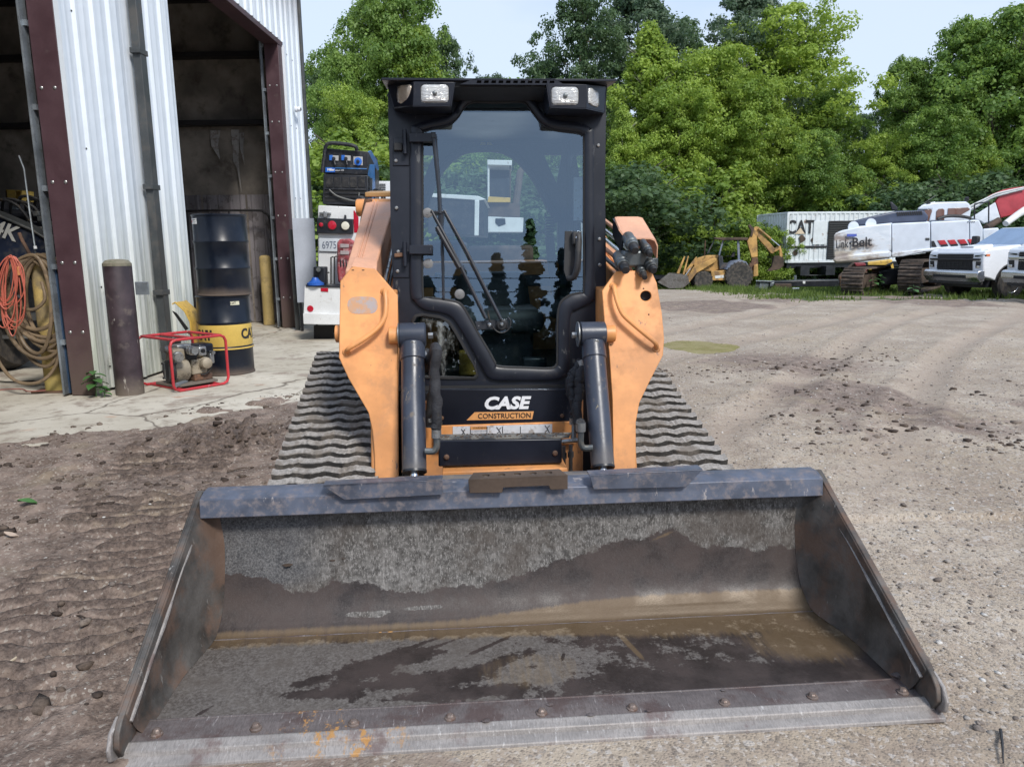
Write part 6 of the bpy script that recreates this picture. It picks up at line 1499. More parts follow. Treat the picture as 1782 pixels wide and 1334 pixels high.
for k in range(8):
    rr = random.Random(60+k); MB().box(QI(62+rr.uniform(-10, 30), 372+k*9, 8.8), (.07, .05, .06)).build('bracket', M_fit, im, bev=.008)
yb2 = thing('yellow_box', 'open yellow steel box on a stand in the near bay', 'box', (-5.6, 9.4, 0))
def wy(q, y, th_, name, mat, par, bev=.003): return MB().prism([QI(a, b, y) for a, b in q], (0, th_, 0)).build(name, mat, par, bev=bev)
for q in ([(10, 330), (38, 331), (38, 333), (10, 332)], [(10, 346), (38, 348), (38, 350), (10, 349)], [(10, 330), (13, 330), (13, 349), (10, 349)], [(35, 331), (38, 331), (38, 350), (35, 350)], [(24, 331), (27, 331), (27, 349), (24, 349)]): wy(q, 10.0, .25, 'box_side', M_yellow, yb2)
wy([(10, 331), (25, 332), (25, 348), (10, 348)], 10.0, .02, 'box_face', M_yellow, yb2); wy([(21, 349), (29, 349), (29, 470), (21, 470)], 10.1, .08, 'stand', M_galv, yb2)
wd2 = thing('steel_rod', 'bent bright rod with a white tip standing behind the yellow bollard', 'rod', (0, 0, 0))
MB().tube([ony(33, 271, 7.9), ony(42, 294, 7.9), ony(52, 370, 7.8), ony(61, 430, 7.7)], .009, 8).build('rod', M_galv, wd2); MB().cyl(ony(61, 428, 7.7), ony(62, 433, 7.7), .016, n=8).build('tip', M_whiteclean, wd2)
MB().tube([ony(61, 433, 7.7), ony(90, 680, 8.2)], .008, 6).build('rod', M_galv, wd2)
for k, (px, col, lab) in enumerate(((43, (.30, .31, .33), 'narrow pale board standing behind the loader arm in the near bay'), (71, (.34, .35, .36), 'second narrow pale board behind the bright door track'))):
    b_ = thing('board', lab, 'board', (0, 0, 0)); MB().prism([ony(px, 340, 12.8), ony(px+5, 340, 12.8), ony(px+9, 560, 12.8), ony(px+4, 560, 12.8)], (0, .03, 0)).build('plank', flat('board_'+str(k), col, .7), b_)
bench = thing('work_bench', 'dark steel bench behind the hose bollard in the near bay', 'bench', (-5.3, 8.6, 0))
MB().bb((-1.6, -.1, .62), (.55, .5, .68)).build('top', M_dgrey, bench); 
for x0 in (-1.4, .40): MB().bb((x0, 0, 0), (x0+.10, .1, .62)).build('leg', M_black, bench)
MB().bb((-1.6, .0, .40), (.5, .05, .44)).build('rail', M_zinc, bench)
for k, (z0, lab) in enumerate(((.01, 'black cable lying on the bay floor behind the yellow bollard'), (.012, 'thin red cable lying on the bay floor at the left edge'))):
    cb = thing('floor_cable', lab, 'cable', (-5.2, 7.6+.25*(1-2*k), .012))
    MB().tube(catmull([(-1.2, .1, 0), (-.6, .15+.1*k, 0), (-.2, .02, 0), (.15, .1, 0), (.35, -.05, 0), (.5, .0, 0)], 5), .009 if k == 0 else .005, 6).build('cable', M_hose if k == 0 else flat('red_cable', (.3, .04, .03), .5), cb)
# ================================================================== MACHINES ACROSS THE YARD
def Z1(x, y): return (1130+x/5.748, 360+y/5.748)
def Z2(x, y): return (1430+x/5.0625, 320+y/5.0625)
def maker(par, zf):
    base = par.location.copy(); sh_ = base.x/base.y
    def f(q, y, th_, name, mat, parent=None, bev=.01):
        return MB().prism([ony(*zf(a, b), y)-base for a, b in q], (th_*sh_, th_, 0)).build(name, mat, parent or par, bev=bev)
    def p(a, b, y): return ony(*zf(a, b), y)-base
    return f, p
M_bhy = paint('old_backhoe_yellow', (.50, .29, .09), .6, var=.2, vs=2, dirt=(.16, .10, .06), ds=2.5, dlo=.46, dhi=.62, damt=.75, scr=(.18, .11, .07), bump=.1, bs=12)
M_bhd = paint('old_backhoe_dark', (.03, .035, .045), .6, var=.2, dirt=(.14, .11, .09), ds=3, damt=.5)
M_fender = paint('blue_grey_fender', (.16, .19, .26), .5, var=.15, dirt=(.25, .2, .17), ds=3, damt=.5)
def tyre(par, c, r_, w, hubm, axis='Y', name='wheel', lugs=22):
    prof = [(r_*.55, -w*.42), (r_*.82, -w*.5), (r_*.94, -w*.46), (r_*.965, -w*.3), (r_*.965, w*.3), (r_*.94, w*.46), (r_*.82, w*.5), (r_*.55, w*.42)]
    o = MB().lathe(prof, c, axis, 36).build(name, M_tire, par)
    m = MB()
    for k in range(lugs):
        for s_ in (-1, 1):
            a = 2*math.pi*(k+(.5 if s_ > 0 else 0))/lugs; rad = V((math.cos(a), 0, math.sin(a))) if axis == 'Y' else V((0, math.cos(a), math.sin(a)))
            ax = V((0, 1, 0)) if axis == 'Y' else V((1, 0, 0)); tn = ax.cross(rad)
            M_ = Matrix((rad, tn, ax)).transposed()
            m.box(V(c)+rad*r_*.965+ax*s_*w*.24, (r_*.07, r_*.09, w*.48), M_)
    l_ = m.build('tread', M_tire, o)
    MB().lathe([(r_*.05, -w*.30), (r_*.20, -w*.32), (r_*.22, -w*.15), (r_*.48, -w*.22), (r_*.56, -w*.42), (r_*.58, -w*.42), (r_*.58, w*.42), (r_*.2, w*.2)], c, axis, 28).build('rim', hubm, o)
    return o
bh = thing('backhoe_loader', 'old yellow backhoe loader with open canopy at the edge of the woods', 'backhoe', (10.2, 40, -.84))
f, p = maker(bh, Z1)
f([(440, 560), (470, 515), (560, 485), (690, 480), (697, 625), (640, 650), (450, 640)], 39.6, .9, 'hood', M_bhy, bev=.05)
f([(615, 640), (778, 632), (778, 735), (625, 738)], 39.3, .35, 'side_tank', M_bhy, bev=.03)
f([(655, 690), (745, 680), (748, 710), (660, 715)], 39.29, .01, 'worn_decal', M_white)
f([(600, 620), (1010, 620), (1010, 720), (600, 720)], 39.7, .8, 'chassis', M_bhd, bev=.03)
f([(690, 490), (735, 490), (740, 560), (900, 560), (900, 625), (700, 625)], 39.5, 1.0, 'cab_base', M_bhd, bev=.03)
f([(800, 505), (850, 500), (860, 450), (835, 450), (820, 490)], 39.9, .45, 'seat', M_bhd, bev=.03)
f([(765, 490), (800, 488), (800, 495), (765, 497)], 39.9, .4, 'steering_wheel', M_bhd)
for y in (39.35, 41.0):
    f([(690, 480), (735, 315), (750, 315), (705, 490)], y, .07, 'canopy_post', M_fender)
    f([(885, 530), (878, 335), (900, 335), (908, 530)], y, .09, 'canopy_post', M_fender)
    f([(575, 465), (650, 318), (662, 318), (590, 468)], y, .05, 'canopy_post', M_bhd)
f([(640, 305), (985, 305), (990, 332), (740, 335), (655, 322)], 39.2, 2.0, 'canopy_roof', M_brown, bev=.02)
MB().cyl(p(552, 500, 39.9), p(560, 335, 39.9), .035, n=8).build('exhaust_pipe', M_rust, bh)
pts = [p(c_[0], c_[1], 39.15) for c_ in ((763, 628), (790, 575), (840, 538), (910, 528), (970, 548), (1003, 600), (990, 606), (955, 575), (905, 560), (850, 575), (800, 625))]
MB().prism(pts, (0, .55, 0)).build('fender', M_fender, bh, bev=.02)
for (a, b, y, r_, w) in ((890, 685, 39.35, .80, .45), (890, 685, 41.1, .80, .45)): tyre(bh, p(a, b, y), .735, w, M_bhy)
for (a, b, y) in ((538, 735, 39.4), (500, 735, 41.0)): tyre(bh, p(a, b, y), .50, .30, M_bhy, lugs=16)
# front loader arms and bucket
for y in (39.35, 40.9):
    f([(650, 510), (672, 515), (670, 545), (470, 665), (400, 755), (375, 750), (385, 700), (440, 600)], y, .14, 'loader_arm', M_bhy, bev=.02)
    f([(385, 700), (355, 640), (465, 500), (478, 500), (420, 620), (400, 700)], y+.2, .12, 'loader_arm', M_bhy, bev=.02)
    f([(270, 665), (345, 495), (360, 495), (300, 670)], y+.3, .10, 'loader_arm', M_bhy, bev=.02)
    f([(330, 675), (385, 490), (395, 492), (352, 680)], y+.1, .08, 'loader_arm', M_bhy, bev=.02)
    MB().tube([p(360, 690, y), p(410, 615, y)], .035, 8).build('loader_ram', M_chrome, bh)
f([(80, 752), (180, 672), (370, 685), (400, 762), (330, 812), (200, 815)], 39.1, .03, 'bucket_side', M_bucket)
lb2 = MB(); A_ = [(80, 752), (180, 672)]
f([(180, 670), (365, 684), (372, 700), (185, 690)], 39.2, 2.1, 'bucket_lip', M_bucket)
f([(180, 672), (200, 680), (215, 790), (330, 805), (395, 760), (370, 688), (385, 690), (402, 762), (332, 815), (200, 815), (85, 755)], 39.12, 2.2, 'bucket_shell', M_bucket)
# backhoe boom, dipper and digging bucket
f([(975, 345), (1010, 290), (1030, 225), (1065, 220), (1075, 260), (1085, 500), (1020, 510), (1000, 430)], 39.9, .4, 'boom', M_bhy, bev=.03)
f([(985, 180), (1010, 175), (1050, 215), (1030, 300), (1010, 295), (1020, 240)], 39.85, .5, 'boom_end', M_brown, bev=.03)
f([(1040, 215), (1060, 195), (1095, 200), (1130, 270), (1260, 420), (1240, 470), (1215, 465), (1085, 310)], 39.95, .3, 'dipper', M_bhy, bev=.03)
MB().tube([p(1090, 215, 39.9), p(1215, 320, 39.9)], .06, 8).build('dipper_ram', M_bhy, bh); MB().tube([p(1215, 320, 39.9), p(1300, 390, 39.9)], .035, 8).build('dipper_rod', M_chrome, bh)
f([(1240, 425), (1300, 385), (1315, 395), (1335, 480), (1325, 520), (1305, 510), (1300, 430), (1250, 455)], 39.95, .25, 'bucket_link', M_bhy, bev=.02)
f([(1250, 490), (1300, 490), (1345, 510), (1345, 590), (1300, 625), (1200, 645), (1180, 640), (1225, 600)], 39.8, .65, 'digging_bucket', M_brown, bev=.02)
f([(1025, 510), (1085, 505), (1090, 580), (1075, 620), (1030, 640), (1015, 560)], 39.9, .5, 'swing_frame', M_rust, bev=.03)
f([(1045, 580), (1085, 570), (1090, 690), (1040, 700)], 39.7, .3, 'stabilizer', M_bhy, bev=.02)
f([(1000, 560), (1020, 560), (1040, 700), (1010, 715)], 39.6, .3, 'stabilizer', M_rust, bev=.02)
# dark flat trailer edge left of the backhoe
tr_ = thing('flat_trailer', 'low dark flat trailer edge beyond the backhoe bucket', 'trailer', (7.5, 42, -.9))
MB().prism([ony(1135, 479.5, 42)-tr_.location, ony(1162, 479.5, 42)-tr_.location, ony(1162, 486, 42)-tr_.location, ony(1135, 486, 42)-tr_.location], (0, 2, 0)).build('deck', M_black, tr_)

# ---------------- white container generator lettered CAT
ct = thing('container_generator', 'white corrugated container generator with big black letters and louvred side behind the backhoe', 'container', (15.4, 42, -.9))
ft = lambda px, py, y: ony(px, py, y)-ct.location
P0 = ft(1372, 370, 42); P1 = ft(1372, 457, 42); E0 = ft(1318, 377.5, 45.2); E1 = ft(1318, 452, 45.2)
zt_, zb_ = P0.z, P1.z; x0 = P0.x; y0 = 0.0; LEN = 8.2
# corrugated long side running right and slightly away
du = V((1, .10, 0)).normalized(); dv = (V((E0.x, E0.y, 0))-V((P0.x, P0.y, 0))).normalized(); WDT = 2.44*1.3
def corr(o_, d, nrm, L_, zb, zt2, name, skip=None):
    m = MB(); pr = []; s = 0
    while s < L_:
        for a, h in ((0, 0), (.07, 0), (.11, .036), (.18, .036), (.22, 0)): 
            if s+a <= L_: pr.append((s+a, h))
        s += .278
    vs = []
    for a, h in pr: q = o_+d*a+nrm*h; vs += [(q.x, q.y, zb), (q.x, q.y, zt2)]
    m.add(vs, [(2*i, 2*i+2, 2*i+3, 2*i+1) for i in range(len(pr)-1)]); return m.build(name, M_cont, ct, smooth=20)
M_cont = paint('rusting_container_white', (.66, .70, .72), .55, var=.05, dirt=(.24, .14, .09), ds=2.4, dlo=.585, dhi=.66, damt=.85, scr=(.16, .09, .06), bump=.05)
o0 = V((P0.x, P0.y, 0)); nf = V((du.y, -du.x, 0)); ne = V((-1, 0, 0))
corr(o0+du*.12, du, nf, LEN-.12, zb_+.1, zt_-.06, 'long_side'); corr(o0+dv*.12, dv, V((-abs(dv.y), -abs(dv.x), 0)).normalized(), WDT-.2, zb_+.1, zt_-.06, 'end_side')
def cpost(q): MB().box(V((q.x, q.y, (zb_+zt_)/2)), (.14, .14, zt_-zb_)).build('corner_post', M_cont, ct, bev=.01)
for q in (o0, o0+dv*WDT, o0+du*LEN): cpost(q)
for zz_, h_ in ((zt_-.03, .10), (zb_+.05, .14)):
    MB().tube([o0+V((0, 0, zz_)), o0+du*LEN+V((0, 0, zz_))], h_*.6, 4).build('rail', M_cont, ct); MB().tube([o0+V((0, 0, zz_)), o0+dv*WDT+V((0, 0, zz_))], h_*.6, 4).build('rail', M_cont, ct)
MB().prism([o0+V((0, 0, zt_)), o0+du*LEN+V((0, 0, zt_)), o0+du*LEN+dv*WDT+V((0, 0, zt_)), o0+dv*WDT+V((0, 0, zt_))], (0, 0, .04)).build('roof', M_cont, ct)
MB().prism([o0+V((.1, .1, zb_)), o0+du*LEN+V((0, .1, zb_)), o0+du*LEN+dv*WDT+V((0, 0, zb_)), o0+dv*WDT+V((.1, 0, zb_))], (0, 0, -.3)).build('skid', M_black, ct)
def cpx(px, zz_): # point on long side
    d = ray(px, 430); n_ = nf; a = o0+ct.location; tt = (a-CAM).dot(n_)/d.dot(n_); q = CAM+d*tt-ct.location; return V((q.x, q.y, zz_))
hgt = zt_-zb_
for a, b in ((1400, 1437),):
    q = [cpx(a, zb_+.06*hgt), cpx(b, zb_+.06*hgt), cpx(b, zb_+.93*hgt), cpx(a, zb_+.93*hgt)]
q = [cpx(1413, zb_+.36*hgt)+nf*.045, cpx(1437, zb_+.36*hgt)+nf*.045, cpx(1437, zb_+.83*hgt)+nf*.045, cpx(1413, zb_+.83*hgt)+nf*.045]; MB().prism(q, nf*.02).build('door', M_cont, ct, bev=.01)
q = [cpx(1372, zb_+.29*hgt)+nf*.042, cpx(1438, zb_+.29*hgt)+nf*.042, cpx(1438, zb_+.335*hgt)+nf*.042, cpx(1372, zb_+.335*hgt)+nf*.042]; MB().prism(q, nf*.02).build('black_stripe', M_textblack, ct)
q = [cpx(1439, zb_+.06*hgt)+nf*.045, cpx(1483, zb_+.06*hgt)+nf*.045, cpx(1483, zb_+.83*hgt)+nf*.045, cpx(1439, zb_+.83*hgt)+nf*.045]; gr = MB().prism(q, nf*.02).build('louvre_frame', M_rubberseal, ct)
for k in range(16):
    z_ = zb_+(.08+.046*k)*hgt; MB().tube([cpx(1440, z_)+nf*.08, cpx(1482, z_)+nf*.08], .022, 4).build('louvre', M_dgrey, gr)
text('CAT', 1.02, M_textblack, ct, cpx(1390, zb_+.70*hgt)+nf*.06, du, (0, 0, 1), sx=.80, ext=.004, off=.02)
MB().prism([cpx(1381, zb_+.575*hgt)+nf*.075, cpx(1398, zb_+.575*hgt)+nf*.075, cpx(1390, zb_+.70*hgt)+nf*.075], nf*.004).build('yellow_triangle', flat('pale_orange_tri', (.62, .50, .36), .5), ct)
for (px, zz_, s_) in ((1394, .47, .22), (1384, .19, .18), (1412, .45, .12), (1378, .4, .1), (1372, .13, .14)):
    m = MB(); c_ = cpx(px, zb_+zz_*hgt)+nf*.06
    m.add([c_+du*s_*math.cos(a)*random.uniform(.6, 1.1)+V((0, 0, s_*math.sin(a)*random.uniform(.7, 1.4))) for a in [2*math.pi*i/9 for i in range(9)]], [tuple(range(9))]).build('rust_patch', M_brown, ct)
for px in (1300+96, 1440): MB().box(cpx(px, zb_-.45), (.5, 1.2, .5)).build('axle_frame', M_black, ct)
MB().tube([cpx(1400, zb_-.3), cpx(1400, zb_-.72), cpx(1436, zb_-.72), cpx(1436, zb_-.3)], .03, 6).build('ladder_frame', M_dgrey, ct)

# ---------------- white excavator with red boom
ex = thing('excavator', 'white crawler excavator with red boom and grimy lettered counterweight', 'excavator', (12.6, 24, -.2))
f, p = maker(ex, Z2)
t = NT('grimy_excavator_white'); zz = t.sep()[2]; n_ = t.noise(2.2, 6, .7, stretch=(.6, 1, 1.6)); xx = t.sep()[0]
c = t.mix(t.ramp(n_, .4, .62), (.55, .60, .66), (.68, .72, .77))
gm = t.ramp(t.math('ADD', t.math('ADD', t.math('MULTIPLY', zz, -.60), t.math('MULTIPLY', xx, -.22)), t.math('MULTIPLY', n_, 2.2)), .30, .75)
c = t.mix(t.math('MULTIPLY', gm, .85), c, t.mix(t.ramp(n_, .45, .6), (.42, .36, .27), (.17, .12, .09)))
t.pbr(c, .45); M_exw = t.m
f([(105, 500), (108, 450), (125, 430), (180, 408), (350, 372), (612, 348), (612, 588), (300, 640), (120, 655), (104, 640)], 23.6, 2.7, 'counterweight', M_exw, bev=.10)
f([(102, 645), (300, 610), (612, 586), (612, 655), (350, 685), (130, 700), (98, 685)], 23.5, 2.8, 'counterweight_lip', M_exw, bev=.12)
M_exc = paint('excavator_panel_white', (.60, .65, .72), .4, var=.04, dirt=(.35, .28, .2), ds=1.6, dlo=.58, dhi=.75, damt=.5, bump=0)
f([(616, 348), (955, 332), (955, 600), (616, 640)], 23.7, 2.6, 'engine_door', M_exc, bev=.04)
f([(959, 332), (1298, 318), (1300, 560), (959, 590)], 23.7, 1.0, 'side_door', M_exc, bev=.04)
f([(1302, 318), (1385, 315), (1418, 385), (1418, 520), (1302, 560)], 23.7, 1.0, 'front_tank', M_exc, bev=.04)
f([(616, 605), (1000, 560), (1300, 545), (1300, 575), (900, 600), (720, 640), (616, 650)], 23.65, 2.6, 'sill_frame', M_exw, bev=.03)
text('Link', .36, M_textblack, ex, p(177, 532, 23.52), (1, 0, .05), (0, 0, 1), sx=.66, ext=.004, off=.002)
MB().box(p(250, 523, 23.52), (.06, .01, .06)).build('lettering_dot', M_textblack, ex)
text('Belt', .40, M_textblack, ex, p(352, 515, 23.52), (1, 0, .05), (0, 0, 1), sx=.98, ext=.004, off=.006)
MB().box(p(265, 452, 23.54), (.30, .02, .08)).build('blue_sticker', flat('sticker_blue', (.08, .12, .45), .5), ex)
f([(915, 475), (950, 475), (950, 497), (915, 497)], 23.68, .02, 'latch', M_dgrey)
f([(968, 502), (990, 502), (1015, 555), (965, 556)], 23.68, .012, 'stripe', M_textblack)
for k in range(4):
    x_ = 1020+88*k; f([(x_, 498-3*k), (x_+62, 493-3*k), (x_+88, 530-3*k), (x_+25, 537-3*k)], 23.68, .012, 'stripe', M_red); f([(x_+25, 537-3*k), (x_+88, 530-3*k), (x_+96, 546-3*k), (x_+35, 553-3*k)], 23.68, .012, 'stripe', M_textblack)
for k in range(4): f([(1285+18*k, 329), (1294+18*k, 329), (1294+18*k, 340), (1287+18*k, 340)], 23.68, .01, 'lettering', M_textblack)
M_exh = paint('navy_engine_hood', (.05, .065, .11), .45, var=.1)
f([(262, 372), (285, 322), (480, 275), (655, 238), (900, 232), (940, 285), (930, 330), (620, 348)], 24.6, 1.3, 'engine_hood', M_exh, bev=.05)
f([(262, 378), (620, 342), (620, 356), (262, 392)], 24.2, 1.6, 'hood_base', M_exw)
for k in range(12): f([(660+19*k, 250-1.0*k), (672+19*k, 249-1.0*k), (680+19*k, 282-1.0*k), (668+19*k, 283-1.0*k)], 24.58, .03, 'vent_slot', M_rubberseal, bev=0)
f([(600, 160), (615, 155), (672, 210), (665, 235), (615, 232)], 25, .25, 'exhaust_stack', M_black, bev=.04)
for a in (278, 432): MB().lathe([(.10, -.02), (.17, -.02), (.17, .02), (.10, .02)], p(a, 378 if a < 300 else 352, 24.0), 'Y', 16).build('lifting_eye', M_exw, ex)
# cab
cb_ = f([(840, 232), (850, 210), (890, 185), (1010, 160), (1270, 155), (1300, 175), (1318, 215), (1300, 330), (990, 330), (940, 330), (965, 225)], 24.9, 1.0, 'cab', M_exc, bev=.06)
M_bglass = flat('brown_tinted_pane', (.15, .075, .055), .12, coat=.6)
f([(905, 232), (965, 222), (972, 240), (940, 330), (915, 325)], 24.88, .02, 'window', M_bglass, cb_)
f([(1010, 240), (1030, 220), (1070, 218), (1082, 232), (1080, 318), (1005, 320)], 24.88, .02, 'window', M_bglass, cb_, .03)
f([(1112, 216), (1290, 208), (1310, 225), (1225, 275), (1215, 283), (1108, 285)], 24.88, .02, 'window', M_bglass, cb_)
f([(875, 190), (920, 172), (1000, 155), (1000, 168), (925, 185), (880, 200)], 25, .4, 'roof_light', M_whiteclean, cb_, .01); f([(930, 160), (960, 155), (960, 172), (925, 178)], 24.9, .3, 'beacon', M_black, cb_)
MB().tube([p(895, 175, 25), p(1005, 100, 25)], .012, 5).build('antenna', M_black, cb_)
MB().lathe([(.04, 0), (.07, .05), (.07, .12), (.03, .15)], p(1275, 155, 25.2), 'Z', 10).build('beacon', M_black, cb_)
for (a, b) in (((1345, 308), (1345, 190)), ((1470, 350), (1472, 155)), ((1345, 190), (1350, 175)), ((1350, 175), (1470, 158))): MB().tube([p(*a, 24), p(*b, 24)], .022, 6).build('handrail', M_black, ex)
# boom: white root then red plate, rams and hose
f([(1310, 300), (1530, 160), (1575, 300), (1430, 350), (1400, 330)], 25.0, .5, 'boom_root', M_exw, bev=.03)
f([(1530, 158), (1560, 110), (1690, 50), (1790, 28), (2300, -60), (2300, 190), (1790, 250), (1575, 302)], 25.0, .5, 'boom', paint('faded_red_boom', (.42, .05, .065), .45, var=.1), bev=.03)
f([(1430, 138), (1480, 100), (1600, 50), (1700, 30), (1790, 22), (1790, 30), (1690, 46), (1560, 105), (1440, 155)], 24.95, .6, 'boom_top_edge', MATS['faded_red_boom'], bev=.01)
for k in range(4): MB().tube(catmull([p(1215+10*k, 262-12*k, 24.95), p(1330, 225-14*k, 24.95), p(1450, 150-8*k, 24.95), p(1560, 105-9*k, 24.93), p(1790, 45-5*k, 24.93)], 5), .022, 6).build('boom_hose', M_white if k % 2 else M_galv, ex)
MB().tube(catmull([p(1020, 310, 24.3), p(1100, 285, 24.3), p(1210, 285, 24.3), p(1310, 300, 24.3)], 5), .05, 8).build('hose_bundle', M_hose, ex)
MB().tube([p(1620, 350, 24.4), p(1720, 275, 24.6), p(1790, 230, 24.8)], [.10, .11, .12], 14).build('boom_ram', M_white, ex); MB().tube([p(1450, 385, 24.4), p(1560, 320, 24.6)], .10, 12).build('boom_ram', M_brown, ex)
f([(1420, 395), (1560, 385), (1560, 480), (1420, 520)], 24.2, 1.2, 'front_deck', M_exc, bev=.04)
# undercarriage with shoes on two crawler chains
M_shoe = paint('rusty_track_shoe', (.095, .078, .066), .8, .2, var=.3, vs=3, dirt=(.18, .135, .105), ds=5, dlo=.45, dhi=.6, damt=.8, bump=.2)
shoe = MB().box((0, 0, .0), (.62, .185, .03)).box((0, -.06, .03), (.62, .02, .04)).box((0, .05, .03), (.62, .02, .04)).mesh('track_shoe', M_shoe)
def crawler(px0, py_b, y0_, wpx, length, h_, rz):
    base = ony(px0, py_b, y0_)-ex.location; ca, sa = math.cos(rz), math.sin(rz)
    fwd = V((sa, ca, 0)); lat = V((ca, -sa, 0))
    r_ = h_/2; per = 2*length+2*math.pi*r_; n = int(per/.20)
    frame = MB()
    tr = link('crawler', MB().prism([base+lat*-.2+fwd*.35+V((0, 0, r_*.5)), base+lat*-.2+fwd*(length)+V((0, 0, r_*.5)), base+lat*-.2+fwd*length+V((0, 0, r_*1.5)), base+lat*-.2+fwd*.35+V((0, 0, r_*1.5))], lat*.4).mesh('crawler', M_brown), ex)
    for c_ in (.0, length):
        q = base+fwd*(c_+r_)+V((0, 0, r_)); MB().cyl(q-lat*.18, q+lat*.18, r_*.86, n=26).build('idler', M_rust, tr)
    for k in range(n):
        s = per*k/n
        if s < length: q = (r_+s, 2*r_); a = 0
        elif s < length+math.pi*r_: t_ = (s-length)/r_; q = (r_+length+r_*math.sin(t_), r_+r_*math.cos(t_)); a = -t_
        elif s < 2*length+math.pi*r_: q = (r_+length-(s-length-math.pi*r_), 0); a = math.pi
        else: t_ = (s-2*length-math.pi*r_)/r_; q = (r_-r_*math.sin(t_), r_-r_*math.cos(t_)); a = math.pi-t_
        o = link('track_shoe', shoe, tr); pos = base+fwd*q[0]+V((0, 0, q[1]))
        yv2 = fwd*math.cos(a)+V((0, 0, math.sin(a))); zv2 = lat.cross(yv2)*1.0
        o.matrix_local = Matrix(((lat.x, yv2.x, zv2.x, pos.x), (lat.y, yv2.y, zv2.y, pos.y), (lat.z, yv2.z, zv2.z, pos.z), (0, 0, 0, 1)))
crawler(1481, 513.5, 22.6, 0, 3.2, .78, R(38)); crawler(1580, 508, 22.3, 0, 3.2, .90, R(38))
f([(640, 650), (1000, 600), (1250, 600), (1250, 760), (700, 760)], 24.6, 1.2, 'turntable', M_brown, bev=.05)
f([(500, 760), (900, 720), (900, 860), (520, 900)], 24.3, .8, 'car_body', M_black, bev=.05)
# yellow machine glimpsed beneath, and a maroon counterweight behind
yv3 = thing('yellow_machine', 'yellow machine glimpsed in the gap under the white excavator', 'machine', (14, 30, -.4))
f, p = maker(yv3, Z2)
f([(405, 690), (620, 665), (640, 760), (410, 760)], 30, 1.5, 'body', M_yellow, bev=.04); f([(700, 660), (880, 655), (880, 690), (700, 700)], 30, 1.2, 'deck', M_yellow, bev=.03); f([(550, 720), (630, 680), (640, 690), (560, 735)], 29.9, .1, 'ram', M_black)
# black towed frame and loose attachments in the grass
fr = thing('trailer_frame', 'long black trailer frame with a sloping ramp lying in the grass left of the excavator', 'trailer', (11.5, 29, -.4))
f, p = maker(fr, Z1)
f([(1240, 745), (1500, 735), (1900, 730), (1900, 800), (1500, 800), (1260, 795)], 28.5, .8, 'beam', M_black, bev=.03)
f([(1900, 700), (2050, 560), (2160, 560), (2200, 740), (2200, 800), (1900, 800)], 28.8, 1.2, 'ramp', M_rust, bev=.03)
f([(1250, 770), (1420, 768), (1420, 830), (1280, 835)], 28.2, .3, 'hitch', M_brown, bev=.02)
f([(2050, 560), (2160, 560), (2180, 640), (2100, 650)], 28.5, .5, 'red_cover', paint('maroon_cover', (.22, .03, .04), .5), bev=.03)
for a, b in ((1460, 700), (1360, 815)): MB().cyl(p(a, b+30, 28.2), p(a, b-15, 28.2), .05, n=8).build('jack', M_galv, fr)
f([(1535, 742), (1560, 742), (1560, 768), (1535, 768)], 28.48, .01, 'white_tag', M_white)
at_ = thing('attachment_plate', 'grey quick attach plate lying tilted in the grass by the trailer frame', 'attachment', (10.3, 27.5, -.3))
f, p = maker(at_, Z1)
f([(1075, 738), (1245, 745), (1215, 855), (1045, 830)], 27.0, .12, 'plate', M_dgrey, bev=.02)
f([(1110, 755), (1195, 760), (1180, 830), (1095, 815)], 26.97, .04, 'rib', M_galv, bev=.01); f([(1065, 736), (1250, 742), (1250, 752), (1065, 746)], 26.9, .3, 'flange', M_galv, bev=.01); f([(1210, 760), (1250, 755), (1240, 790), (1205, 800)], 26.9, .3, 'hook', M_galv, bev=.02)
st2 = thing('capped_post', 'short white capped post in the grass under the trailer frame', 'post', (11.2, 26.5, -.25))
f, p = maker(st2, Z1)
f([(1435, 815), (1495, 815), (1490, 880), (1445, 880)], 26.4, .3, 'stump', M_dgrey, bev=.02); f([(1430, 812), (1500, 812), (1500, 825), (1430, 825)], 26.38, .34, 'cap', M_white, bev=.01)

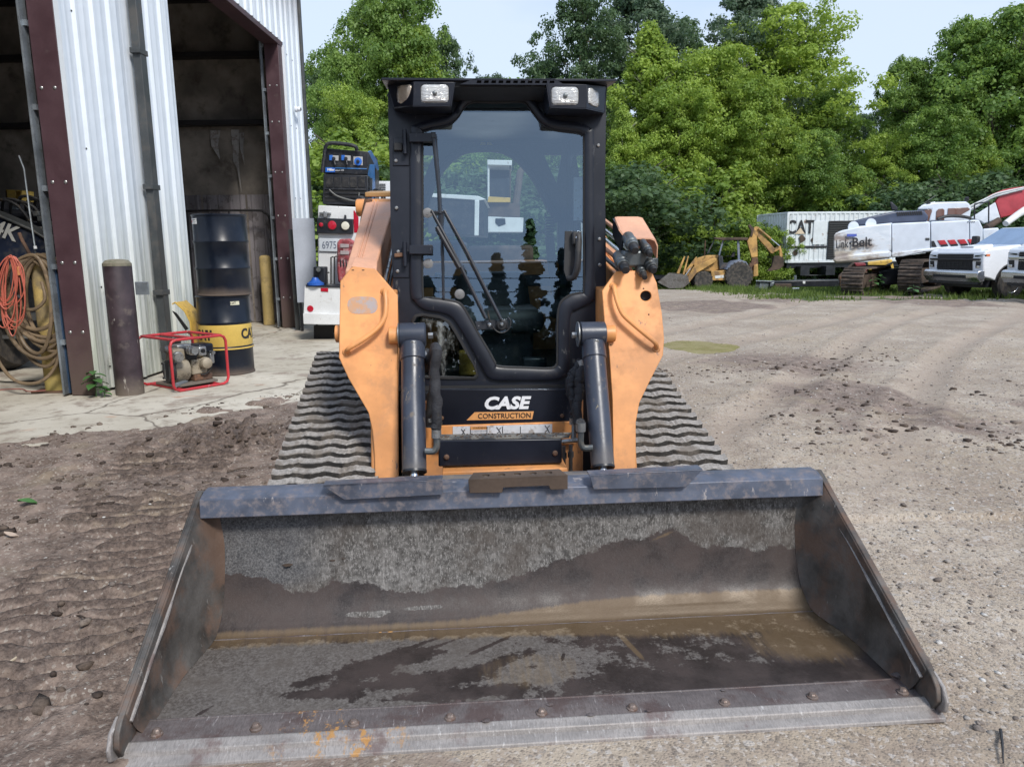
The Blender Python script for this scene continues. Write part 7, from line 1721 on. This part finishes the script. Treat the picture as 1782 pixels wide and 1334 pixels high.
# ---------------- pickups
def pickup(label, loc, rz, variant):
    tk_ = thing('pickup_truck', label, 'pickup truck', loc, rz, 'white pickups parked side by side')
    Wd = 1.98; wh = [(1.02, .42), (4.75, .42)]
    def arc(cx, cz, r_, a0, a1, n=10): return [(cx+r_*math.cos(R(a0+(a1-a0)*i/n)), cz+r_*math.sin(R(a0+(a1-a0)*i/n))) for i in range(n+1)]
    body = [(.10, .62), (.05, 1.0), (.055, 1.20), (.10, 1.30), (.22, 1.35), (.7, 1.39), (1.42, 1.42), (4.2, 1.44), (6.1, 1.44), (6.15, .75), (6.0, .6)]
    body += arc(4.75, .44, .53, 18, 162)+[(4.2, .52), (1.58, .50)]+arc(1.02, .44, .53, 8, 172)+[(.3, .58)]
    MB().prism([(a, -Wd/2, b) for a, b in body], (0, Wd, 0)).build('body', M_whiteclean, tk_, bev=.07, seg=3)
    # hood with raised centre and scoop
    MB().hull8([(.12, -.82, 1.30), (1.36, -.88, 1.40), (1.36, .88, 1.40), (.12, .82, 1.30)], [(.18, -.76, 1.375), (1.38, -.80, 1.475), (1.38, .80, 1.475), (.18, .76, 1.375)]).build('hood', M_whiteclean, tk_, bev=.03, seg=3)
    if variant == 0:
        MB().hull8([(.35, -.30, 1.36), (.95, -.36, 1.43), (.95, .36, 1.43), (.35, .30, 1.36)], [(.42, -.26, 1.42), (.95, -.30, 1.495), (.95, .30, 1.495), (.42, .26, 1.42)]).build('hood_bulge', M_whiteclean, tk_, bev=.02)
        MB().bb((.40, -.22, 1.40), (.46, .22, 1.425)).build('hood_scoop', M_rubberseal, tk_)
    # cabin
    b0 = [(1.36, -.93, 1.42), (4.35, -.93, 1.42), (4.35, .93, 1.42), (1.36, .93, 1.42)]; t0 = [(2.15, -.72, 1.95), (4.05, -.72, 1.97), (4.05, .72, 1.97), (2.15, .72, 1.95)]
    MB().hull8(b0, t0).build('cabin', M_whiteclean, tk_, bev=.07, seg=3)
    lerp = lambda a, b, k: V(a).lerp(V(b), k)
    def pane(a, b, c_, d, ku, kv, off, name='window', mat=None):
        A, B, C_, D = V(a), V(b), V(c_), V(d); n_ = (B-A).cross(D-A).normalized()
        f2 = lambda u, v: A.lerp(B, u).lerp(D.lerp(C_, u), v)+n_*off
        MB().add([f2(ku[0], kv[0]), f2(ku[1], kv[0]), f2(ku[1], kv[1]), f2(ku[0], kv[1])], [(0, 1, 2, 3)]).build(name, mat or M_dkglass, tk_, recalc=False)
    pane(b0[3], b0[0], t0[0], t0[3], (.05, .95), (.08, .95), .014, 'windshield', M_wsglass)
    for ku in ((.12, .44), (.50, .86)): pane(b0[0], b0[1], t0[1], t0[0], ku, (.12, .90), .016)
    # grille and lamps
    F = .045
    MB().bb((F-.008, -.64, .80), (F+.08, .64, 1.235)).build('grille_back', M_rubberseal, tk_, bev=.02)
    for k in range(5): MB().bb((F-.025, -.62, .83+.045*k), (F, .62, .843+.045*k)).build('grille_bar', M_darkplastic if variant == 0 else M_chrome if k == 4 else M_darkplastic, tk_, bev=.003)
    for k in range(9): MB().bb((F-.018, -.56+.14*k-.008, .82), (F-.002, -.56+.14*k+.008, 1.03)).build('grille_bar', M_darkplastic, tk_)
    MB().bb((F-.040, -.90, 1.055), (F+.02, .90, 1.115)).build('grille_crossbar', M_darkplastic if variant == 0 else M_chrome, tk_, bev=.012)
    for k in range(2): MB().bb((F-.02, -.66, 1.15+.04*k), (F, .66, 1.165+.04*k)).build('grille_bar', M_dgrey, tk_)
    if variant == 1:
        m = MB(); m.box((F-.055, 0, 1.085), (.02, .26, .045)).box((F-.056, 0, 1.085), (.02, .10, .085)); m.build('badge', flat('gold_badge', (.65, .45, .15), .3, .6), tk_, bev=.006)
    for s_ in (-1, 1):
        MB().prism([(F-.005, s_*.70, 1.15), (F-.005, s_*.95, 1.16), (F+.05, s_*1.0, 1.17), (F+.05, s_*1.0, 1.215), (F, s_*.95, 1.21), (F-.005, s_*.70, 1.20)], (.04, 0, 0)).build('headlight', M_dkglass, tk_, bev=.008)
        MB().bb((.12, s_*.98, 1.17), (.24, s_*.998, 1.225)).build('amber_marker', flat('amber_marker', (.75, .22, .08), .3), tk_)
        MB().prism([(F-.010, s_*.76, .86), (F-.010, s_*.88, .86), (F-.010, s_*.93, 1.03), (F-.010, s_*.76, 1.03)], (.05, 0, 0)).build('lamp_pocket', M_darkplastic, tk_, bev=.01)
        MB().bb((F-.018, s_*.80, .86), (F, s_*.90, .92)).build('lower_lamp', M_chrome, tk_, bev=.01)
        MB().prism([(1.62, s_*1.0, 1.47), (1.76, s_*1.0, 1.47), (1.76, s_*1.0, 1.72), (1.64, s_*1.0, 1.74)], (0, s_*.22, 0)).build('mirror', M_darkplastic, tk_, bev=.03)
        for (a, b) in wh:
            w_ = MB().lathe([(.22, -.13), (.38, -.14), (.42, -.10), (.425, 0), (.42, .10), (.38, .14), (.22, .13)], (a, s_*.86, b), 'Y', 32).build('wheel', M_tire, tk_)
            MB().lathe([(.03, -.145), (.07, -.15), (.08, -.11), (.19, -.10), (.235, -.135), (.24, -.12)] if s_ < 0 else [(.24, .12), (.235, .135), (.19, .10), (.08, .11), (.07, .15), (.03, .145)], (a, s_*.86, b), 'Y', 28).build('rim', M_chrome, w_)
            for k in range(8):
                q = 2*math.pi*k/8; MB().cyl((a+.135*math.cos(q), s_*(.86+.10), b+.135*math.sin(q)), (a+.135*math.cos(q), s_*(.86+.106), b+.135*math.sin(q)), .030, n=8).build('wheel_hole', M_rubberseal, w_)
        for (a, b) in wh: MB().tube([(a+.53*math.cos(R(q)), s_*.99, b+.02+.53*math.sin(R(q))) for q in range(5, 176, 10)], .018, 6).build('arch_lip', M_darkplastic if variant == 0 else M_whiteclean, tk_)
    # bumper
    bp = [(-.02, .54), (-.09, .60), (-.09, .74), (-.03, .79), (.16, .80), (.16, .50), (.03, .47)]
    MB().prism([(a, -.99, b) for a, b in bp], (0, 1.98, 0)).build('bumper', M_chrome2, tk_, bev=.02)
    MB().bb((-.096, -.60, .585), (-.06, .60, .665)).build('bumper_intake', M_rubberseal, tk_, bev=.01)
    MB().bb((.03, -.90, .40), (.2, .90, .50)).build('air_dam', M_darkplastic, tk_, bev=.02)
    MB().bb((.3, -.7, .32), (5.9, .7, .55)).build('chassis', M_black, tk_)
    return tk_
M_chrome2 = flat('bumper_chrome', (.62, .63, .65), .25, 1.)
M_dkglass = flat('dark_lamp_glass', (.03, .035, .04), .08, coat=1.)
M_wsglass = flat('windshield_glass', (.38, .48, .60), .08, .8)  # light blue of the reflected sky put into the pane colour
pickup('white pickup with black grille, parked right beside the excavator', (12.38-.20*.0, 20.95, -.12), R(11), 0)
pickup('nearer white pickup with chrome grille and gold badge, cut by the right edge', (12.55, 17.75, -.06), R(11), 1)
# ================================================================== TREES AND GREENERY
def leaf_mat(name, a, b, tr):
    t = NT(name); r_ = t.attr('rnd'); n_ = t.noise(.45, 3, .6)
    c = t.mix(t.ramp(t.math('ADD', t.math('MULTIPLY', r_, .5), t.math('MULTIPLY', n_, .75)), .35, .85), a, b)
    oi = t.n('ShaderNodeObjectInfo'); c = t.mix(t.math('MULTIPLY', oi.outputs['Random'], .30), c, tuple(q*.6 for q in a))
    d = t.n('ShaderNodeBsdfPrincipled'); t.set(d.inputs['Base Color'], c); d.inputs['Roughness'].default_value = .5; d.inputs['Specular IOR Level'].default_value = .35
    tl_ = t.n('ShaderNodeBsdfTranslucent'); t.set(tl_.inputs[0], t.mix(.5, c, tr))
    ms = t.n('ShaderNodeMixShader'); ms.inputs[0].default_value = .45; t.l(d.outputs[0], ms.inputs[1]); t.l(tl_.outputs[0], ms.inputs[2]); t.l(ms.outputs[0], t.out.inputs[0]); return t.m
LM = {'bright': leaf_mat('bright_leaves', (.19, .30, .055), (.38, .50, .09), (.42, .54, .07)),
      'mid': leaf_mat('mid_leaves', (.13, .23, .055), (.27, .40, .09), (.30, .44, .07)),
      'dark': leaf_mat('dark_leaves', (.065, .12, .055), (.14, .22, .10), (.15, .24, .06)),
      'far': leaf_mat('far_leaves', (.07, .12, .07), (.14, .20, .12), (.13, .2, .08)),
      'pine': leaf_mat('conifer_needles', (.012, .028, .015), (.03, .055, .028), (.02, .04, .02))}
M_bark = paint('grey_bark', (.12, .10, .08), .9, var=.3, vs=3, bump=.5, bs=14, stretch=(1, 1, .25))
M_palebark = paint('pale_sycamore_bark', (.36, .34, .28), .85, var=.3, vs=3, dirt=(.12, .10, .07), ds=4, damt=.6, bump=.3, bs=10)
def leaves_mesh(name, cen, rad, per, size, seed, mat, droop=.3):
    "leaf faces clustered round cen (N,3) with radii rad (N,)"
    g = np.random.default_rng(seed); N = len(cen); M_ = N*per
    d = g.normal(size=(M_, 3)); d /= np.linalg.norm(d, axis=1)[:, None]
    rr_ = g.random(M_)**.45
    R_ = np.repeat(rad, per)
    off = d*rr_[:, None]*R_[:, None]*np.array([1, 1, .62]); off[:, 2] -= droop*R_*(np.hypot(off[:, 0], off[:, 1])/R_)**2*.6
    c_ = np.repeat(cen, per, 0)+off
    n_ = d+g.normal(size=(M_, 3))*.55+np.array([0, 0, .55]); n_ /= np.linalg.norm(n_, axis=1)[:, None]
    a = g.normal(size=(M_, 3)); u = np.cross(n_, a); u /= np.linalg.norm(u, axis=1)[:, None]; v = np.cross(n_, u)
    s = size*g.uniform(.6, 1.35, M_)[:, None]
    p0 = c_-u*s*.5; p1 = c_+v*s*.38-n_*s*.06; p2 = c_+u*s*.55-n_*s*.12; p3 = c_-v*s*.38-n_*s*.06
    co = np.stack([p0, p1, p2, p3], 1).reshape(-1, 3); fc = np.arange(M_*4).reshape(-1, 4)
    me = bpy.data.meshes.new(name); fast_mesh(me, co, fc)
    put_attr(me, 'rnd', np.repeat(np.clip(np.repeat(g.random(N), per)*.65+g.random(M_)*.35, 0, 1), 4)); me.materials.append(mat); return me
def crown_pts(seed, H, Rm, kind, n):
    g = np.random.default_rng(seed); out = []
    # main limbs reaching out; foliage pads sit along them
    while len(out) < n:
        h = g.random()**(.85 if kind != 'cone' else 1.0)
        if kind == 'cone': r_ = Rm*(1-h)**.58*(.95+.30*math.sin(h*15+seed)+.12*math.sin(h*37+seed))*(1 if h > .08 else .6)
        elif kind == 'oval': r_ = Rm*math.sqrt(max(0, 1-((h-.45)/.57)**2))
        else: r_ = Rm*math.sqrt(max(0, 1-((h-.55)/.5)**2))*(.85+.3*math.sin(h*17+seed*2))
        a = g.random()*2*math.pi; lob = 1+.34*math.sin(2*a+seed+h*9)+.20*math.sin(5*a-seed*2+h*14)
        q = g.random()**.42; q = min(q, 1.0)
        out.append((r_*lob*q*math.cos(a), r_*lob*q*math.sin(a), h*H+g.normal()*.15))
    return np.array(out)
def limbs(seed, H0, H, Rm, r0, mat):
    g = random.Random(seed); m = MB()
    tr = catmull([(0, 0, -.4), (g.uniform(-.1, .1), g.uniform(-.1, .1), H0), (g.uniform(-.3, .3), g.uniform(-.3, .3), H0+H*.4), (g.uniform(-.3, .3), g.uniform(-.3, .3), H0+H*.75), (0, 0, H0+H*.97)], 4)
    n = len(tr); m.tube(tr, [max(.015, r0*(1-i/(n-1))**.8) for i in range(n)], 8)
    for k in range(22):
        q = g.uniform(.12, .93); p = tr[int(q*(n-1))]; a = g.uniform(0, 6.28); L_ = Rm*(1-q*.55)*g.uniform(.6, 1.)
        e = p+V((math.cos(a)*L_, math.sin(a)*L_, L_*g.uniform(.35, .9))); mid = p.lerp(e, .5)+V((0, 0, -.08*L_))
        m.tube(catmull([p, mid, e], 3), [r0*.34*(1-q*.6), r0*.30*(1-q*.6), r0*.26*(1-q*.6), r0*.2*(1-q*.6), r0*.13*(1-q*.6), .02, .012][:7], 5)
        for j in range(2):
            e2 = mid+V((math.cos(a+g.uniform(-.9, .9))*L_*.5, math.sin(a+g.uniform(-.9, .9))*L_*.5, L_*.35)); m.tube([mid, e2], [r0*.1, .008], 4)
    return m.mesh('trunk', mat, recalc=False)
KINDS = {}
def kind(name, seed, H, Rm, shape, ncl, per, size, crad, lm, bark, H0, r0):
    cen = crown_pts(seed, H, Rm, shape, ncl); g = np.random.default_rng(seed+5)
    cen[:, 2] += H0; rad = crad*g.uniform(.6, 1.3, len(cen))*(1-.35*(cen[:, 2]-H0)/H)
    KINDS[name] = (leaves_mesh('crown', cen, rad, per, size, seed, LM[lm], .35), limbs(seed, H0, H*.98, Rm, r0, bark))
kind('syc_a', 3, 13.5, 3.9, 'cone', 440, 120, .175, .95, 'bright', M_palebark, 1.6, .22)
kind('syc_b', 8, 13.5, 4.2, 'round', 440, 120, .175, 1.0, 'bright', M_palebark, 1.2, .22)
kind('mid_a', 21, 14, 3.9, 'oval', 440, 120, .18, 1.0, 'mid', M_bark, 1.2, .22)
kind('mid_b', 27, 12, 4.2, 'oval', 360, 115, .18, .98, 'mid', M_bark, 1.0, .24)
kind('dark_a', 33, 16, 5.0, 'oval', 420, 90, .22, 1.1, 'dark', M_bark, 2.5, .32)
kind('dark_b', 38, 14, 4.5, 'round', 360, 90, .22, 1.1, 'far', M_bark, 3.5, .3)
kind('shrub', 44, 4.2, 2.2, 'oval', 170, 100, .13, .62, 'bright', M_bark, .1, .06)
kind('shrub_d', 47, 4.0, 2.6, 'oval', 170, 100, .13, .68, 'dark', M_bark, .1, .06)
TREE_TXT = {'syc_a': 'tree', 'syc_b': 'tree', 'mid_a': 'tree', 'mid_b': 'tree', 'dark_a': 'tree', 'dark_b': 'tree', 'shrub': 'bush', 'shrub_d': 'bush'}
def tree(kd, px, y, top_px, label, rot, wide=1., base=None, name=None):
    "stand a tree at photo column px, y metres away, as tall as the photo shows"
    q = ony(px, top_px, y); zb = (float(gz(y)) if y < 47 else -1.214+(y-47)*.10) if base is None else base
    cr, tr = KINDS[kd]; hm = {'syc_a': 15.1, 'syc_b': 14.7, 'mid_a': 15.2, 'mid_b': 13, 'dark_a': 18.5, 'dark_b': 17.5, 'shrub': 4.3, 'shrub_d': 4.1}[kd]
    s = (q.z-zb)/hm
    o = thing(name or ('shrub' if kd.startswith('shrub') else 'broadleaf_tree'), label, TREE_TXT[kd], (q.x, y, zb), rot)
    c = link('crown', cr, o); t_ = link('trunk', tr, o)
    o.scale = (s*wide, s*wide, s)
    return o
# far dark row
T = [
 ('dark_a', 1010, 62, -8, 'tall dark tree just right of the cab roof with its top near the photo edge', .3, .78),
 ('dark_b', 1110, 66, -5, 'dark tree crown showing behind the brightest conical tree', 1.4, 1.),
 ('dark_a', 1180, 70, 40, 'bluish dark tree between the two tall dark crowns', 2.2, .9),
 ('dark_b', 1308, 60, -14, 'lone dark airy tree rising above the bright green row', .8, .85),
 ('dark_b', 945, 66, 112, 'low dark crown at the left foot of the tall dark tree', 2.9, .8),
 ('dark_a', 775, 60, 62, 'slim dark tree left of the cab roof with a thin top', 4.2, .5),
 ('mid_a', 698, 56, -30, 'tallest tree left of the cab, its top cut by the photo edge', 5.1, .72),
 ('dark_b', 1560, 62, 165, 'dark tree at the gap of sky on the right', 1.9, .8),
 ('dark_a', 1505, 66, 200, 'small dark tree low in the sky gap', 3.1, .8),
 ('dark_a', 1850, 58, -20, 'big dark tree off the right edge of the photo', .5, 1.),
 ('dark_a', 560, 62, 120, 'dark tree hidden deep behind the building corner', 2.5, .9),
 ('dark_b', 862, 70, 136, 'distant dark crown seen low over the cab roof', .9, .9),
 ('dark_a', 1420, 68, 150, 'dark tree behind the open bright tree top', 3.7, .9),
 ('mid_a', 640, 56, 4, 'mid green pointed tree beside the tallest left tree', .4, .7),
 ('mid_a', 600, 53, 95, 'mid green tree next to the building corner', 1.3, .62),
 ('syc_a', 728, 54, 62, 'bright green narrow tree top left of the cab light', 2.0, .8),
 ('syc_b', 610, 50, 160, 'light green tree low at the left above the welder', 2.7, .9),
 ('mid_b', 680, 49, 215, 'green tree behind the orange loader arm on the left', 3.6, .8),
 ('mid_b', 790, 50, 150, 'green tree directly behind the loader cab on the left', 4.4, .8),
 ('mid_a', 900, 52, 145, 'green tree directly behind the middle of the cab', 5.3, 1.),
 ('mid_b', 830, 48, 230, 'lower green tree seen through the cab window', 5.9, .9),
 ('mid_b', 985, 49, 235, 'second lower green tree seen through the right of the cab', .9, .9),
 ('syc_a', 1130, 53.5, 50, 'brightest yellow green conical tree right of the cab', .2, 1.05),
 ('syc_b', 1215, 54.5, 84, 'bright green tree, middle one of the conical row', 1.1, .95),
 ('syc_a', 1268, 55.5, 80, 'bright green tree right of the middle of the conical row', 2.9, .9),
 ('syc_b', 1385, 57.5, 20, 'open sprawling bright tree leaning into the sky gap', 4.6, 1.05),
 ('mid_a', 1440, 55.5, 165, 'mid green tree on the right shoulder of the open bright tree', 3.3, .8),
 ('syc_b', 1325, 52.5, 130, 'bright green bushy tree above the white container', 1.7, .9),
 ('syc_a', 1085, 50.5, 190, 'mid green tree above the coupler guard', 2.4, .8),
 ('syc_b', 1180, 51.5, 150, 'mid green tree above the backhoe canopy', 3.2, .9),
 ('mid_b', 1420, 51.5, 230, 'green tree standing behind the container roof', 5.2, .9),
 ('mid_a', 1590, 56.5, 105, 'mid green pointed tree first on the right of the sky gap', 1.2, .72),
 ('mid_a', 1690, 55.5, 44, 'tall mid green tree above the excavator cab', 2.2, .85),
 ('mid_b', 1760, 53.5, 25, 'tall green tree at the right edge above the red boom', 3.5, .9),
 ('syc_b', 1545, 52.5, 235, 'lighter green tree low behind the engine hood of the excavator', 4.1, .9),
 ('mid_b', 1640, 51.5, 190, 'green tree right behind the excavator cab', 4.9, .9),
 ('mid_a', 1830, 54.5, 40, 'green tree beyond the right photo edge', 5.5, 1.),
 ('mid_b', 1960, 54, 60, 'green tree well beyond the right photo edge', .4, 1.),
 ('mid_a', 2100, 56, 30, 'tall green tree far beyond the right photo edge', 1.7, 1.),
 ('syc_b', 2260, 55, 90, 'bright tree far beyond the right photo edge', 2.9, 1.),
 ('mid_b', 2440, 56, 60, 'last green tree beyond the right photo edge', 4.0, 1.),
 ('syc_a', 1720, 51.5, 240, 'light green tree low behind the red boom', .6, .8),
]
for (kd, px, y, tp, lab, rot, wd_) in T: tree(kd, px, y, tp, lab, rot, wd_)
S = [
 ('shrub', 1232, 49.5, 290, 'bright green bush climbing behind the backhoe canopy', .4, 1.2),
 ('shrub', 1190, 48, 375, 'bright green bush left behind the backhoe hood', 1.4, 1.2),
 ('shrub_d', 1085, 47, 300, 'dark rounded bush beside the cab at the right', 2.2, 1.5),
 ('shrub', 1300, 44.5, 385, 'leafy bush behind the backhoe boom', 3.1, 1.),
 ('shrub', 1345, 42.6, 400, 'small bush growing against the container end', 5.1, .8),
 ('shrub_d', 1140, 48, 400, 'dark low bush at the left of the backhoe', 4.2, 1.3),
 ('shrub_d', 1250, 49, 400, 'dark bush under the backhoe canopy line', .7, 1.3),
 ('shrub_d', 560, 44, 330, 'dark bush between the building corner and welder', 1.9, 1.2),
 ('shrub', 610, 45, 250, 'bright bush behind the welder', 2.7, 1.3),
 ('shrub_d', 660, 44, 300, 'dark bush behind the left loader arm', 3.3, 1.3),
 ('shrub_d', 1500, 52, 345, 'dark bush above the container roof', 3.9, 1.3),
 ('shrub', 1440, 52, 330, 'lighter bush above the container roof', 4.9, 1.3),
 ('shrub_d', 1580, 50, 320, 'dark bush behind the excavator exhaust', 5.7, 1.4),
 ('shrub_d', 1660, 49, 320, 'dark bush behind the excavator cab roof', .2, 1.4),
 ('shrub_d', 1740, 48, 310, 'dark bush behind the red boom', 1.1, 1.5),
 ('shrub_d', 820, 46, 300, 'dark bush seen through the cab window', 2.1, 1.4),
 ('shrub_d', 940, 46, 310, 'second dark bush seen through the cab window', 3., 1.4),
]
for (kd, px, y, tp, lab, rot, wd_) in S: tree(kd, px, y, tp, lab, rot, wd_)
# undergrowth closing the foot of the wood (one mass)
g = np.random.default_rng(5); n = 700
yy = g.uniform(48.5, 60, n); xx = g.uniform(-24, 48, n); zz_ = -1.2+g.random(n)*(2.0+.30*(yy-48))
o = link('undergrowth', leaves_mesh('undergrowth', np.stack([xx, yy, zz_], 1), g.uniform(.9, 1.7, n), 80, .26, 9, LM['dark'])); tag(o, 'dark green undergrowth along the foot of the wood', kind='stuff')
n = 420; yy = g.uniform(66, 84, n); xx = g.uniform(-34, 66, n); zz_ = g.random(n)*9-.5
o = link('distant_wood', leaves_mesh('distant_wood', np.stack([xx, yy, zz_], 1), g.uniform(1.8, 3.2, n), 90, .5, 19, LM['dark'])); tag(o, 'shadowy wood farther back behind the tree row', kind='stuff')
# grass tufts round the machines
def grass(name, n, xr, yr, h, keep, label, seed, col):
    g = np.random.default_rng(seed); x = g.uniform(*xr, n); y = g.uniform(*yr, n); k = keep(x, y, g.random(n)); x, y = x[k], y[k]; n = len(x)
    z = ground_h(x, y)+np.where(y > 47, np.minimum((y-47)*.1, 6), 0)-.02
    hh = h*g.uniform(.35, 1.2, n)*(.5+1.0*(fbm(x*.9, y*.9, 6, 3)+.4)); a = g.uniform(0, 6.28, n); w = .012+.012*g.random(n); ln = g.uniform(.1, .6, n)*hh
    b = g.uniform(0, 6.28, n)
    p0 = np.stack([x-w*np.cos(a), y-w*np.sin(a), z], 1); p1 = np.stack([x+w*np.cos(a), y+w*np.sin(a), z], 1); p2 = np.stack([x+ln*np.cos(b), y+ln*np.sin(b), z+hh], 1)
    co = np.stack([p0, p1, p2], 1).reshape(-1, 3); me = bpy.data.meshes.new(name); fast_mesh(me, co, np.arange(n*3).reshape(-1, 3)); put_attr(me, 'rnd', np.repeat(g.random(n), 3)); me.materials.append(col)
    o = link(name, me); tag(o, label, kind='stuff'); return o
GM = leaf_mat('grass_blades', (.09, .14, .03), (.22, .29, .07), (.2, .28, .05))
def gmask(x, y): return sst(19.0, 20.6, y+.1*fbm(x*2, y*2, 3, 2)-.0*x)*sst(6.2, 8.0, x-.08*(y-20))*sst(-.10, .16, fbm(x*.8, y*.8, 61, 3)+.02+.22*sst(21, 26, y))
grass('grass', 42000, (6.5, 22), (18.8, 34), .20, lambda x, y, w: w < gmask(x, y), 'ragged grass round the excavator and parked pickups', 3, GM)
grass('grass', 26000, (3, 26), (42, 48), .25, lambda x, y, w: w < .7, 'taller grass along the foot of the wood', 4, GM)
grass('grass', 5000, (-3, 6), (38, 46), .5, lambda x, y, w: w < .9, 'rough grass behind the loader', 8, GM)
for k, (px, py, n, h) in enumerate(((1500, 512, 9, .55), (1520, 514, 7, .45), (1530, 512, 8, .5), (1588, 524, 7, .3), (1470, 510, 6, .4))):
    q = onz(px, py, -.15); weed(q.x, q.y, n, h, ('tall weed before the left crawler end', 'weed between the two crawler chains', 'drooping weed right of the left crawler', 'low weed at the gravel edge by the pickup', 'weed left of the crawler in the grass')[k], seed=30+k, r_=.22)

# ================================================================== BEHIND THE CAMERA (mirrored in the cab glass)
def conifer(x, y, H, w, label, seed):
    g = np.random.default_rng(seed); n = 170; h = g.random(n)**.9; r_ = w*(1-h)**.8*(.7+.5*np.sin(h*30+seed)**2); a = g.random(n)*6.28; q = g.random(n)**.5
    cen = np.stack([r_*q*np.cos(a), r_*q*np.sin(a), .4+h*H], 1)
    o = thing('conifer', label, 'conifer', (x, y, 0))
    link('crown', leaves_mesh('crown', cen, .25+.55*(1-h)*w*.5, 45, .30, seed, LM['pine'], .5), o)
    MB().tube([(0, 0, -.2), (0, 0, H*.5), (0, 0, H)], [.2, .12, .02], 7).build('trunk', M_bark, o)
for k, (x, y, H, w, lab) in enumerate(((7.9, -40, 12.2, 1.6, 'tallest dark conifer mirrored in the cab glass'), (5.4, -38, 9.6, 1.7, 'dark conifer mirrored left of the tallest one'), (10.2, -41, 10.6, 1.3, 'slim conifer mirrored right of the tallest one'), (12.6, -40, 10.4, 1.2, 'slim conifer mirrored near the door handle'), (3.0, -36, 8.4, 1.6, 'dark conifer mirrored behind the wiper rods'), (1.0, -35, 7.6, 1.8, 'dark conifer mirrored at the left of the glass'), (6.8, -36, 8.0, 1.8, 'shorter conifer in front of the mirrored row'), (9.0, -36, 7.2, 1.8, 'low conifer in the middle of the mirrored row'), (14.8, -38, 8.0, 1.6, 'conifer mirrored at the right of the glass'), (-1.5, -36, 8.2, 2.0, 'conifer mirrored in the low corner window'), (11.5, -35, 6.6, 2.0, 'broad low conifer in the mirrored row'), (-4.5, -37, 7.6, 2.0, 'conifer at the end of the mirrored row'))):
    conifer(x, y, H, w, lab, 70+k)
n = 260; xx = g.uniform(-30, 45, n); yy = g.uniform(-44, -38, n); zz_ = g.random(n)*3.6
o = link('hedge', leaves_mesh('hedge', np.stack([xx, yy, zz_], 1), g.uniform(.9, 1.6, n), 60, .35, 29, LM['pine'])); tag(o, 'dark hedge mass mirrored low in the cab glass', kind='stuff')
for k, (x0, x1) in enumerate(((-14, 22),)):
    pls = []
    for x in (x0, x1): 
        q = thing('utility_pole', 'wooden utility pole %s of the mirrored trees' % ('left' if x < 0 else 'right'), 'utility pole', (x, -30, 0)); MB().cyl((0, 0, 0), (0, 0, 9.5), .14, .10, n=10).build('pole', M_bark, q); MB().bb((-1, -.05, 8.8), (1, .05, 8.95)).build('crossarm', M_bark, q)
    for j, (zc, yo) in enumerate(((8.9, -30), (8.1, -30), (7.4, -30))):
        pts = [V((x0+(x1-x0)*i/20, yo, zc-1.0*(1-(2*i/20-1)**2))) for i in range(21)]
        o = MB().tube(pts, .022, 5).build('power_line', M_rubberseal); tag(o, ('highest', 'middle', 'lowest')[j]+' power line mirrored across the cab glass', 'power line')
